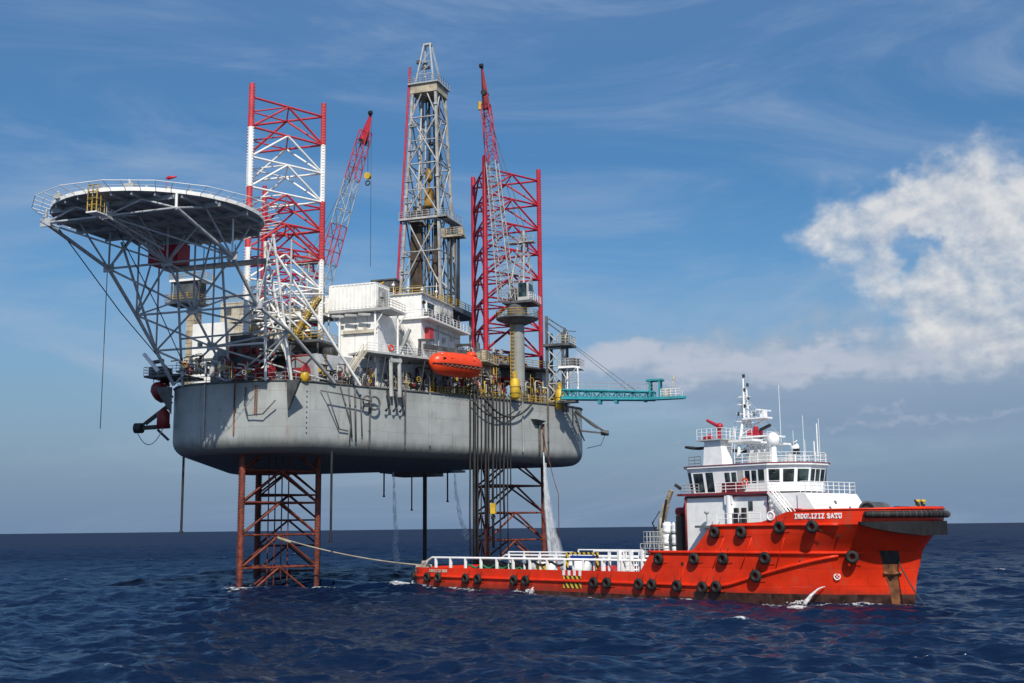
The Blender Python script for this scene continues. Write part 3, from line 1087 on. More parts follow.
# escape stair at the front edge, ochre gate and slanted stair flight going back under the deck
mb = MB()
mb.rail([(-.3, -40.6, 45.1), (1.0, -40.6, 45.1)], 3.2, .07, .65, 3)
mb.rail([(-.3, -40.6, 45.1), (-.3, -39.2, 45.1)], 3.2, .06, .7, 3)
mb.rail([(1.0, -40.6, 45.1), (1.0, -39.2, 45.1)], 3.2, .06, .7, 3)
mb.build('stair_gate', M_RAILY, heli)
mb = MB()
mb.box(-.4, 1.1, -40.7, -38.8, 44.95, 45.1)
mb.build('stair_landing', M_WHITE, heli)
mb = MB()
mb.stair((.4, -27.5, 43.4), (.4, -38.8, 45.0), 1.2, (1, 0, 0), .05)
mb.build('stair_flight', M_GREY, heli)
mb = MB()
mb.cyl((8.2, -37.4, HZ), (8.2, -37.4, HZ + 1.5), .04, n=5)
mb.lathe((8.2, -37.4, HZ + 1.45), (1, .1, .05), [(0, .08), (.25, .24), (.7, .18), (1.3, .08)], 10)
mb.build('windsock', [M_CRIM], heli)

# ---------------------------------------------------------------- deck machinery and houses on the rig
def tagged(mb, name, mats, p, label, cat, group=None):
    o = mb.build_at(name, mats, p)
    return tag(o, label, cat, group)


def corrugated_box(mb, a0, a1, b0, b1, z0, z1, pitch=.42, depth=.09):
    """box whose side walls are ribbed"""
    mb.box(a0, a1, b0, b1, z0, z1)
    n = int((a1 - a0) / pitch)
    for i in range(n):
        x = a0 + (i + .3) * (a1 - a0) / n
        mb.box(x, x + pitch * .45, b0 - depth, b0 + .01, z0 + .25, z1 - .25)
    n = int((b1 - b0) / pitch)
    for i in range(n):
        y = b0 + (i + .3) * (b1 - b0) / n
        mb.box(a1 - .01, a1 + depth, y, y + pitch * .45, z0 + .25, z1 - .25)
    for z in (z0, z1 - .2):
        mb.box(a0 - .1, a1 + .1, b0 - .1, b0, z, z + .2)
        mb.box(a1, a1 + .1, b0 - .1, b1 + .1, z, z + .2)
    for x, y in ((a0 - .1, b0 - .1), (a1 - .08, b0 - .1), (a1 - .08, b1 - .08)):
        mb.box(x, x + .18, y, y + .18, z0, z1)


# jacking house round the near leg
jh = thing('jacking_house', 'dark jacking frame with red gear cases around the banded left leg', 'jacking house', RIG, (0, 0, DECK))
for a, b in ((0, -6.6), (6.0, 3.4), (-6.0, 3.4)):
    mb = MB()
    mb.box(a - 1.7, a + 1.7, b - 1.1, b + 1.1, DECK, 35.5)
    mb.build('jack_tower', M_DGREY, jh)
    for s_ in (-1, 1):
        for z in (29.2, 31.2, 33.2):
            mb = MB()
            mb.cyl((a + s_ * 1.1, b - 1.1, z), (a + s_ * 1.1, b - 1.75, z), .55, n=10)
            mb.cyl((a + s_ * 1.7, b - .3, z), (a + s_ * 2.4, b - .3, z), .5, n=10)
            mb.build('gear_case', M_DRED, jh)
for p, q_ in (((-1.2, -5.6), (-6.2, 2.6)), ((1.2, -5.6), (6.2, 2.6)), ((-4.6, 4), (4.6, 4))):
    mb = MB()
    mb.beam((p[0], p[1], 34.6), (q_[0], q_[1], 34.6), 1.1, 1.4)
    mb.build('bridge_girder', M_DGREY, jh)
mb = MB()
mb.lathe((-2.8, -8.0, DECK), (0, 0, 1), [(0, 1.5), (3.6, 1.5), (4.6, 1.0), (5.2, .5)], 18)
mb.build('vent_trunk', M_HULLGREY, jh)

# dark bulkhead house behind the near leg so the deck reads closed
mb = MB()
mb.box(-9.5, 7.6, 5.2, 12, DECK, 35.6)
tagged(mb, 'engine_house', M_DGREY, (0, 8, DECK), 'dark grey engine room casing behind the left leg at deck level', 'engine house')

# left side: beige column, white house, stacked landings
mb = MB()
mb.box(-17.3, -15.9, 4, 6, DECK, 42.4)
for k in range(16):
    mb.box(-17.35, -15.85, 3.95, 6.05, 29 + k * .9, 29.12 + k * .9)
tagged(mb, 'stair_tower', M_BEIGE, (-16.6, 5, DECK), 'rust streaked beige tower left of the white house under the helideck', 'tower')
wh = thing('white_deckhouse', 'white deckhouse at the left end of the rig, behind the helideck truss', 'deckhouse', RIG, (-11, 6, DECK))
mb = MB()
mb.box(-15.4, -9.4, 3.0, 9.0, DECK, 39.8)
mb.build('wall', M_WHITE, wh)
mb = MB()
mb.box(-15.6, -9.2, 2.85, 9.1, 34.0, 34.3)
mb.build('wall_band', M_DGREY, wh)
mb = MB()
mb.box(-11.2, -10.4, 2.9, 3.02, 28.4, 30.4)
mb.build('door', M_DGREY, wh)
for k in range(2):
    mb = MB()
    mb.box(-14.4 + k * 1.8, -13.5 + k * 1.8, 2.92, 3.02, 36.0, 36.9)
    mb.build('window', M_GLASS, wh)
ch = thing('cream_cabin', 'cream accommodation cabin behind the left leg, above the dark engine casing', 'cabin', RIG, (-8, 9, 40))
mb = MB()
corrugated_box(mb, -12.6, -4.4, 6.5, 11.5, 40.4, 43.6)
mb.build('wall', M_CREAM, ch)
for k in range(3):
    mb = MB()
    mb.box(-11.8 + k * 2.6, -10.7 + k * 2.6, 6.35, 6.45, 41.6, 42.7)
    mb.build('window', M_BEIGE if k == 1 else M_DGREY, ch)
mb = MB()
mb.rail([(-12.6, 6.4, 43.6), (-4.4, 6.4, 43.6)], 1.1, .05, 1.4, 1)
mb.build('handrail', M_RAILY, ch)
cb_ = thing('beige_cabin', 'smaller stained beige cabin under the cream cabin behind the helideck truss', 'cabin', RIG, (-7, 7, 36))
mb = MB()
corrugated_box(mb, -11.0, -3.6, 5.4, 10.5, 36.6, 39.8)
mb.build('wall', M_CREAM, cb_)
mb = MB()
mb.box(-13, -2.6, 4.6, 11, 36.2, 36.5)
mb.build('floor_frame', M_DGREY, cb_)


def pipe_rack(label, a0, a1, b, z, n, seed, mats):
    rg = random.Random(seed)
    t = thing('pipe_rack', label, 'pipe rack', RIG, ((a0 + a1) / 2, b, z))
    m = MB(); m.box(a0, a1, b - 1.6, b + 1.6, z - .25, z); m.build('floor', M_DGREY, t)
    m = MB(); m.rail([(a0, b - 1.6, z), (a1, b - 1.6, z)], 1.15, .05, 1.3, 2); m.build('handrail', M_RAILY, t)
    for i in range(n):
        m = MB()
        x = rg.uniform(a0, a1); y = b + rg.uniform(-1.3, 1.3); h = rg.uniform(.6, 3.0); dx = rg.uniform(-3, 3)
        if i % 3 == 0:
            w = rg.uniform(.3, .8)
            m.box(x - w, x + w, y - .4, y + .4, z, z + h * .7)
            m.box(x - w - .05, x + w + .05, y - .45, y + .45, z + h * .7, z + h * .7 + .08)
            m.build('cabinet', rg.choice(mats), t)
        else:
            m.tube([(x, y, z), (x, y, z + h), (x + dx * .3, y, z + h + .15), (x + dx, y, z + h + .1)], rg.uniform(.07, .2))
            m.build('pipe', rg.choice(mats), t)
    for x in (a0 + .2, (a0 + a1) / 2, a1 - .2):
        m = MB(); m.cyl((x, b, DECK), (x, b, z - .2), .15, n=6); m.build('post', M_GREY, t)
    return t


pipe_rack('cluttered pipe rack with ochre rail behind the white columns of the helideck', -8.5, 4.5, -1.0 + 4.2, 36.4, 26, 21, [M_BWHITE, M_CREAM, M_GREY, M_DRED, M_RAILY])
pipe_rack('upper pipe rack full of white pipes between the cream cabin and the container', -3.6, 6.8, 6.0, 39.9, 26, 22, [M_BWHITE, M_BWHITE, M_CREAM, M_GREY])
pipe_rack('low pipe rack with dark red valves behind the helideck truss foot', -12.5, -2.5, -3.4, 31.4, 24, 23, [M_DRED, M_GREY, M_DGREY, M_CREAM, M_RAILY])
wm = thing('white_module', 'white ribbed module half hidden behind the banded leg, left of the raised container', 'container', RIG, (3.5, 9, 40.4))
mb = MB(); corrugated_box(mb, .6, 6.6, 8.4, 12.0, 40.4, 43.8, .62, .14); mb.build('body', M_WHITE, wm)
mb = MB(); mb.rail([(.6, 8.3, 43.8), (6.6, 8.3, 43.8)], 1.1, .05, 1.2, 1); mb.build('handrail', M_CREAM, wm)


def landing(name, label, a0, a1, b0, b1, z, mat=M_DGREY, posts=True, railm=M_RAILY, lo=DECK, group=None):
    t = thing(name, label, 'platform', RIG, ((a0 + a1) / 2, (b0 + b1) / 2, z), group)
    m = MB()
    m.box(a0, a1, b0, b1, z - .35, z)
    m.build('floor', mat, t)
    m = MB()
    m.rail([(a0, b1, z), (a0, b0, z), (a1, b0, z), (a1, b1, z)], 1.2, .05, 1.4, 2)
    m.build('handrail', railm, t)
    if posts:
        for x, y in ((a0 + .3, b0 + .3), (a1 - .3, b0 + .3)):
            m = MB()
            m.cyl((x, y, lo), (x, y, z - .3), .14, n=6)
            m.build('post', M_DGREY, t)
    return t


landing('lookout_platform', 'round-edged steel platform with ochre rails, highest on the left of the rig', -20.4, -15.0, 2.6, 6.5, 43.6, posts=False)
t = landing('lookout_platform', 'white edged upper landing just under the helideck, with a dark cabin', -20.0, -14.4, 3.0, 6.5, 47.2, M_WHITE, lo=43.6)
mb = MB()
mb.prism([(-19.4, 3.4), (-15.6, 3.4), (-15.2, 6), (-19.0, 6)], 43.6, 46.8)
tagged(mb, 'control_cabin', M_DGREY, (-17.4, 4.5, 43.6), 'small dark cabin between the two left lookout platforms', 'cabin')
mb = MB()
mb.box(-8.6, -3.8, -17.8, -15.0, 44.3, 47.2)
mb.box(-8.4, -4.0, -17.9, -17.8, 44.6, 46.9)
mb.cyl((-6.2, -17.9, 45.7), (-6.2, -18.05, 45.7), .7, n=14)
tagged(mb, 'foam_tank', M_CRIM, (-6.2, -16.4, 44.3), 'crimson foam tank hanging below the helideck', 'tank')
landing('deck_platform', 'grey middle platform with ochre rails right of the left leg', 5.0, 10.0, -3.2, 2.6, 35.0, M_DGREY)
landing('deck_platform', 'lower cream platform with ochre rails beside the white panel wall', 7.2, 10.8, -2.6, 3.0, 31.6, M_CREAM)
mb = MB()
mb.stair((5.2, -1.2, 36.0), (9.0, -1.2, 41.4), 1.0, (0, 1, 0), .06)
tagged(mb, 'yellow_stair', M_RAILY, (5.2, -1.2, 36), 'yellow stair climbing to the right beside the banded leg', 'stairs')
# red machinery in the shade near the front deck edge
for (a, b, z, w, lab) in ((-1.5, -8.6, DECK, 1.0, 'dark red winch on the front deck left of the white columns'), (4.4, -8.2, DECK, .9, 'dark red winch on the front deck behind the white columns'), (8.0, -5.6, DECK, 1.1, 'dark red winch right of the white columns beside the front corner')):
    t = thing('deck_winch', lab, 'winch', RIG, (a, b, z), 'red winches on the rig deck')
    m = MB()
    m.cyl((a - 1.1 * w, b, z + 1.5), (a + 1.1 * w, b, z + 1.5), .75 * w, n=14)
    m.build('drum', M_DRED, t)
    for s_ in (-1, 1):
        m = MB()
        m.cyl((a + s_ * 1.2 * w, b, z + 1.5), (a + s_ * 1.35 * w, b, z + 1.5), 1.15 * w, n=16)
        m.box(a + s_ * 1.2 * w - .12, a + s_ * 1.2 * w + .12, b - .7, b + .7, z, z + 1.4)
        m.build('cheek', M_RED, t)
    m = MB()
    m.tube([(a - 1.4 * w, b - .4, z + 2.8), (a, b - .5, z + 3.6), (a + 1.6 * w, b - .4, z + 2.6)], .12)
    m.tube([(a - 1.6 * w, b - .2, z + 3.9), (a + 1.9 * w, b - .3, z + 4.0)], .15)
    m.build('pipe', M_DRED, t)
mb = MB()
mb.lathe((10.2, -7.4, DECK), (0, 0, 1), [(0, .62), (1.2, .62), (1.5, .3)], 12)
tagged(mb, 'yellow_drum', M_YEL, (10.2, -7.4, DECK), 'yellow drum standing at the front deck corner by the white column foot', 'drum')

# container on its frame
ct = thing('white_container', 'white corrugated container raised on posts above the white panel wall', 'container', RIG, (11.2, 6.5, 40.6))
mb = MB()
corrugated_box(mb, 7.3, 15.0, 5.0, 9.4, 40.6, 44.5, .62, .16)
mb.build('body', M_WHITE, ct)
mb = MB()
mb.box(15.1, 15.2, 5.6, 8.8, 41.0, 43.9)
for y in (6.3, 7.2, 8.1):
    mb.cyl((15.25, y, 40.9), (15.25, y, 44), .05, n=5)
mb.box(15.2, 15.5, 6.0, 7.0, 42.4, 43.2)
mb.build('door', M_GREY, ct)
sf = thing('support_frame', 'white steel frame and walkway carrying the white corrugated container', 'frame', RIG, (11, 6, 40.4))
mb = MB()
mb.box(7.3, 17.6, 4.4, 10.0, 40.1, 40.45)
mb.build('floor', M_GREY, sf)
mb = MB()
mb.rail([(15.4, 4.5, 40.45), (17.5, 4.5, 40.45), (17.5, 10, 40.45)], 1.2, .045, 1.2, 2)
mb.build('handrail', M_CREAM, sf)
for a, b in ((9.0, 5.0), (14.9, 5.0), (17.2, 8.0)):
    mb = MB()
    mb.cyl((a, b, 32.4), (a, b, 40.1), .17, n=8)
    mb.cyl((a, b, 38.0), (a - 1.5 if a < 10 else a + 1.5, b, 40.1), .1, n=6)
    mb.build('post', M_WHITE, sf)
for i in range(3):
    mb = MB()
    mb.beam((8 + i * 2.2, 4.5, 39.7), (10 + i * 2.2, 4.4, 39.5), .25, .35)
    mb.build('cable_tray', M_GREY, sf)

da = thing('panel_house', 'white panel-walled lower house under the raised container', 'deckhouse', RIG, (12, 9, 32))
mb = MB()
mb.box(8.8, 15.0, 5.8, 13.8, 31.0, 40.0)
mb.build('wall', M_WHITE, da)
mb = MB()
for x in (11.2, 13.2):
    mb.box(x, x + .06, 5.74, 5.8, 31.2, 39.8)
mb.box(8.9, 14.9, 5.72, 5.79, 36.9, 37.05)
mb.build('panel_joint', M_GREY, da)
mb = MB()
mb.box(9.4, 14.6, 5.4, 5.8, 37.0, 37.5)
mb.cyl((11.5, 5.8, 37.5), (11.5, 5.8, 38.4), .18, n=8)
mb.box(12.6, 13.2, 5.7, 6, 37.5, 38.0)
mb.build('cable_box', M_CREAM, da)
mb = MB()
mb.box(9.0, 9.25, 5.9, 6.1, DECK, 31.0)
mb.box(14.7, 14.95, 5.9, 6.1, DECK, 31.0)
mb.box(12, 12.2, 5.9, 6.1, DECK, 31.0)
mb.build('post', M_WHITE, da)

db = thing('accommodation_block', 'tall white accommodation block in the middle of the rig, above the orange lifeboat', 'deckhouse', RIG, (14, 20, 33.8))
mb = MB()
mb.box(9.0, 18.5, 13.8, 30.0, 33.8, 40.1)
mb.build('lower_wall', M_WHITE, db)
mb = MB()
corrugated_box(mb, 12.6, 18.3, 14.2, 27.0, 40.4, 44.2, .7, .05)
mb.build('upper_wall', M_WHITE, db)
mb = MB()
mb.box(9.0, 20.0, 13.2, 31.0, 40.1, 40.4)
mb.build('walkway', M_WHITE, db)
mb = MB()
mb.rail([(15.6, 13.3, 40.4), (19.9, 13.3, 40.4), (19.9, 31, 40.4)], 1.15, .045, 1.5, 2)
mb.build('handrail', M_WHITE, db)
mb = MB()
mb.rail([(12.6, 14.0, 44.3), (18.3, 14.0, 44.3), (18.3, 27, 44.3)], 1.15, .05, 1.5, 2)
mb.build('handrail', M_RAILY, db)
mb = MB()
mb.box(12.3, 18.7, 13.9, 27.3, 44.2, 44.4)
mb.build('roof', M_CREAM, db)
mb = MB()
mb.box(18.36, 18.46, 16.2, 19.0, 41.6, 43.2)
w_ = mb.build('window', M_GLASS, db)
mb = MB()
for z0, z1, y0, y1 in ((41.5, 41.62, 16.0, 19.2), (43.2, 43.32, 16.0, 19.2), (41.5, 43.3, 16.0, 16.15), (41.5, 43.3, 19.05, 19.2)):
    mb.box(18.36, 18.52, y0, y1, z0, z1)
mb.build('frame', M_WHITE, w_)
for k in range(3):
    mb = MB()
    mb.box(18.4, 19.0, 20.2 + k * 2.0, 21.7 + k * 2.0, 42.0, 43.3)
    mb.cyl((19.0, 20.95 + k * 2.0, 42.65), (19.08, 20.95 + k * 2.0, 42.65), .5, n=12)
    mb.build('air_conditioner', M_GREY, db)
mb = MB()
mb.box(18.5, 19.1, 14.8, 27.6, 40.5, 41.3)
mb.build('pipe_duct', M_DGREY, db)
mb = MB()
mb.cyl((18.45, 14.6, 42.8), (18.75, 14.6, 43.0), .32, n=10)
mb.build('floodlight', M_BLACK, db)
mb = MB()
mb.box(18.5, 19.3, 15.2, 16.8, 37.0, 39.0)
mb.build('hose_cabinet', M_RED, db)
mb = MB()
mb.box(18.5, 18.62, 23, 24, 34.0, 36.1)
mb.build('door', M_GREY, db)
for z, b0, b1 in ((39.2, 16, 29), (36.2, 17, 30)):
    mb = MB()
    mb.cyl((18.7, b0, z), (18.7, b1, z), .08, n=6)
    mb.build('pipe', M_GREY, db)
mb = MB()
mb.cyl((18.8, 20.0, 33.8), (18.8, 20.0, 40.2), .10, n=6)
mb.build('downpipe', M_GREY, db)
for k, (b_, z_) in enumerate(((15.6, 35.2), (22.2, 37.6), (25.5, 38.4), (28.2, 36.9), (20.8, 35.0))):
    mb = MB(); mb.box(18.5, 18.85, b_, b_ + .7, z_, z_ + .8); mb.build('junction_box', M_GREY if k % 2 else M_CREAM, db)
mb = MB(); mb.torus((18.62, 21.4, 35.3), (1, 0, 0), .42, .1, 16, 6); mb.build('life_ring', M_ORANGE, db)
for k in range(5):
    mb = MB(); mb.box(18.5, 18.53, 17.2 + k * 2.6, 17.24 + k * 2.6, 33.9, 40.0); mb.build('wall_seam', M_GREY, db)
for k in range(3):
    mb = MB(); mb.cyl((10.2 + k * 2.1, 13.7, 33.9), (10.2 + k * 2.1, 13.7, 40.0), .07, n=6); mb.build('downpipe', M_GREY if k else M_BROWN, db)
for k in range(4):
    mb = MB(); mb.cyl((13.2 + k * 1.4, 15 + k * 2.5, 44.4), (13.2 + k * 1.4, 15 + k * 2.5, 46.6 + k % 2), .06, n=5); mb.box(13.0 + k * 1.4, 13.4 + k * 1.4, 14.8 + k * 2.5, 15.1 + k * 2.5, 46.0, 46.3); mb.build('roof_lamp', M_BWHITE, db)
for a_ in (10.4, 13.2, 16.0):
    mb = MB()
    mb.box(a_, a_ + .7, 13.72, 13.82, 35.6, 36.7)
    mb.build('window', M_GLASS, db)
mb = MB()
mb.stair((18.2, 12.6, 34.0), (14.4, 12.6, 40.3), 1.0, (0, 1, 0), .05)
tagged(mb, 'grey_stair', M_GREY, (18.2, 12.6, 34), 'grey stair on the front of the accommodation block going up to the left', 'stairs')
mb = MB()
mb.beam((15.6, 12.2, 34.6), (17.6, 11.6, 38.2), .3, .5)
tagged(mb, 'davit_arm', M_GREY, (15.6, 12.2, 34), 'slanted grey davit arm at the foot of the white stair', 'davit')

# walkway over the hull side below the accommodation
wk = thing('side_walkway', 'long grey walkway on brackets along the hull side under the accommodation', 'walkway', RIG, tuple(side(20, 0, 33.5)))
def strip(m, t0, t1, o0, o1, z0, z1):
    vs = [side(t, o, z) for z in (z0, z1) for t, o in ((t0, o0), (t1, o0), (t1, o1), (t0, o1))]
    m.add(vs, [(0, 1, 2, 3), (7, 6, 5, 4), (0, 4, 5, 1), (1, 5, 6, 2), (2, 6, 7, 3), (3, 7, 4, 0)])
mb = MB(); strip(mb, 13, 32, -3.5, 1.2, 33.3, 33.6); mb.build('floor', M_GREY, wk)
mb = MB(); mb.rail([side(13, 1.1, 33.6), side(22, 1.1, 33.6)], 1.15, .045, 1.4, 2); mb.build('handrail', M_BWHITE, wk)
mb = MB(); mb.rail([side(22, 1.1, 33.6), side(32, 1.1, 33.6)], 1.15, .045, 1.4, 2); mb.build('handrail', M_GREY, wk)
for t_ in (13.5, 16.5, 19.5, 24, 28, 31.5):
    mb = MB(); mb.cyl(side(t_, -.3, 28.5), side(t_, 1.0, 33.3), .09, n=6); mb.cyl(side(t_, -2.8, 28.3), side(t_, -2.8, 33.3), .13, n=6); mb.build('bracket', M_DGREY, wk)
for t_ in (17.6, 19.2):
    mb = MB(); mb.beam(side(t_, .9, 27.2), side(t_, .7, 33.2), .32, .45); mb.build('davit_post', M_GREY, wk)
mb = MB(); mb.beam(side(17.4, .8, 32.6), side(19.5, .8, 32.6), .35, .5); mb.build('davit_beam', M_GREY, wk)
mb = MB()
for t_ in (17.0, 18.4, 19.6):
    mb.tube([side(t_, .7, 28.0), side(t_ + .2, 1.1, 26.0), side(t_ - .3, .7, 25.0)], .22)
mb.build('hook_block', M_BLACK, wk)
mb = MB(); mb.torus(side(17.2, 1.25, 34.3), SIDE_N, .42, .12, 16, 8); mb.build('life_ring', M_ORANGE, wk)
mb = MB(); mb.stair(side(9.8, .6, 29.4), side(13.0, .6, 33.6), .9, SIDE_N, .05)
tagged(mb, 'yellow_white_stair', M_CREAM, tuple(side(9.8, .6, 28.4)), 'short cream stair rising to the side walkway above the hull edge', 'stairs')
# clutter at deck edge below the walkway: dark pipes and valve groups
rng = random.Random(3)


def manifold(label, t0, t1, off, z0, n, mats, hmax=2.6, seed=1):
    rg = random.Random(seed)
    t = thing('pipe_manifold', label, 'pipework', RIG, tuple(side((t0 + t1) / 2, off, z0)))
    for i in range(n):
        m = MB()
        tt = t0 + (t1 - t0) * (i + .5) / n
        h = hmax * rg.uniform(.5, 1)
        o_ = off + rg.uniform(-.8, .4)
        dx = rg.uniform(-1.4, 1.4)
        m.tube([side(tt, o_, z0), side(tt, o_, z0 + h), side(tt + dx * .2, o_, z0 + h + .15), side(tt + dx, o_, z0 + h + .2)], rg.uniform(.06, .16))
        m.build('pipe', rg.choice(mats), t)
        if i % 2 == 0:
            m = MB()
            m.torus(side(tt, o_ + .35, z0 + h * .6), SIDE_N, rg.uniform(.22, .4), .05, 12, 5)
            m.cyl(side(tt, o_, z0 + h * .6), side(tt, o_ + .35, z0 + h * .6), .06, n=5)
            m.build('valve_wheel', rg.choice([M_DRED, M_YEL, M_GREY, M_BLACK]), t)
    for i in range(n // 2):
        m = MB()
        tt = rg.uniform(t0, t1)
        w, h, z = rg.uniform(.25, .8), rg.uniform(.4, 1.3), z0 + rg.choice([0, 0, .2, 1.0, 1.8])
        c = side(tt, off - rg.uniform(0, 1.2), z)
        if rg.random() < .5:
            m.cyl(c, c + Vector((0, 0, h)), w * .5, n=10)
            m.cyl(c + Vector((0, 0, h)), c + Vector((0, 0, h + .25)), w * .3, n=8)
        else:
            m.box(c.x - w / 2, c.x + w / 2, c.y - w / 2, c.y + w / 2, c.z, c.z + h)
            m.box(c.x - w / 2 - .04, c.x + w / 2 + .04, c.y - w / 2 - .04, c.y + w / 2 + .04, c.z + h, c.z + h + .06)
        m.build('cabinet', rg.choice(mats + [M_GREY, M_RAILY, M_CREAM, M_DRED]), t)
        if i % 4:
            continue
        m = MB()
        c = side(rg.uniform(t0, t1), off + rg.uniform(.2, .5), z0)
        m.cyl(c, c + Vector((0, 0, hmax * rg.uniform(.7, 1.1))), .05, n=5)
        m.build('post', rg.choice([M_RAILY, M_GREY, M_BWHITE]), t)
    for z in (z0 + .5, z0 + 1.5):
        m = MB()
        m.cyl(side(t0, off - .3, z), side(t1, off - .3, z), .13, n=6)
        m.build('header_pipe', rg.choice(mats), t)
    return t


manifold('dark pipework and valves at the deck edge below the panel house', 6, 16, -.3, DECK, 24, [M_DGREY, M_BLACK, M_GREY, M_BROWN], 3.0, 5)
manifold('grey pipework under the side walkway left of the lifeboat', 18, 31, -1.0, DECK, 30, [M_DGREY, M_BLACK, M_GREY], 4.0, 6)
manifold('ochre and brown pipework on deck behind the hanging hoses', 31, 43, -.6, DECK, 34, [M_RAILY, M_BROWN, M_DGREY, M_GREY, M_BLACK], 3.2, 7)
manifold('beige pipework on deck right of the crane pedestal', 46, 56, -1.0, DECK, 30, [M_GREY, M_DGREY, M_RAILY, M_BLACK, M_CREAM], 4.5, 8)
manifold('brown pipework higher up between the lifeboat and the crane pedestal', 33, 43, -2.6, 31.0, 28, [M_CREAM, M_BROWN, M_DGREY], 3.4, 9)
mb = MB(); strip(mb, 6, 32, -9, -2.0, DECK + .02, 32.8)
tagged(mb, 'casing', M_TRUSS, tuple(side(19, -4, DECK)), 'grey recessed casing wall under the accommodation at deck level', 'casing')

manifold('grey pipework and lockers on the bow deck under the helideck truss', -14, -3, -3.0, DECK, 18, [M_DGREY, M_GREY, M_DRED], 2.4, 10)
manifold('grey pipework on the roof of the right jacking house', 36, 50, -5.0, 35.2, 20, [M_DGREY, M_GREY, M_CREAM, M_BROWN], 2.2, 11)
# service platform and tanks by the right leg
jr = thing('jacking_house', 'grey jacking house with ochre rails around the crimson right leg', 'jacking house', RIG, (21.3, 40, DECK))
for a, b in ((21.3, 33.4), (27.3, 43.4), (15.3, 43.4)):
    mb = MB(); mb.box(a - 1.7, a + 1.7, b - 1.1, b + 1.1, DECK, 34.8); mb.build('jack_tower', M_GREY, jr)
    for s_ in (-1, 1):
        for z in (29.4, 31.4, 33.2):
            mb = MB()
            mb.cyl((a + s_ * 1.1, b - 1.1, z), (a + s_ * 1.1, b - 1.7, z), .5, n=10)
            mb.build('gear_case', M_DRED if a > 20 else M_GREY, jr)
for p, q_ in (((20.2, 34.4), (15.2, 42.6)), ((22.4, 34.4), (27.4, 42.6)), ((16.6, 44), (26, 44))):
    mb = MB(); mb.beam((p[0], p[1], 34.0), (q_[0], q_[1], 34.0), 1.1, 1.3); mb.build('bridge_girder', M_DGREY, jr)
mb = MB(); mb.prism([(17, 31.5), (25.5, 31.5), (30.5, 42), (30.5, 46), (13, 46), (13, 42)], 34.9, 35.15); mb.build('roof', M_DGREY, jr)
mb = MB(); mb.rail([(13, 42, 35.1), (17, 31.5, 35.1), (25.5, 31.5, 35.1), (30.5, 42, 35.1)], 1.2, .05, 1.5, 2); mb.build('handrail', M_RAILY, jr)
mb = MB()
mb.lathe((21.6, 26.8, DECK), (0, 0, 1), [(0, 1.9), (3.4, 1.9), (4.4, 1.3), (5.0, 1.3)], 18)
tagged(mb, 'mud_tank', M_GREY, (21.6, 26.8, DECK), 'stubby grey tank with a sloped shoulder behind the lifeboat stern', 'tank')
mb = MB(); mb.box(18, 25, 25, 31, 34.6, 34.9); mb.rail([(18, 25, 34.9), (25, 25, 34.9), (25, 31, 34.9)], 1.2, .05, 1.3, 2)
for k in range(6):
    mb.box(18.6 + k * 1.05, 19.3 + k * 1.05, 26, 27, 34.9, 36.0 + (k % 3) * .3)
tagged(mb, 'valve_platform', M_BEIGE, (21.5, 28, 34.6), 'beige pallet platform with boxes right of the accommodation block', 'platform')
mb = MB(); mb.beam((18.6, 14.5, 36.0), (21.8, 26.5, 36.2), .5, .7)
tagged(mb, 'pipe_bridge', M_DGREY, (20, 20, 36), 'long dark pipe bridge running behind the lifeboat to the right leg', 'pipe bridge')

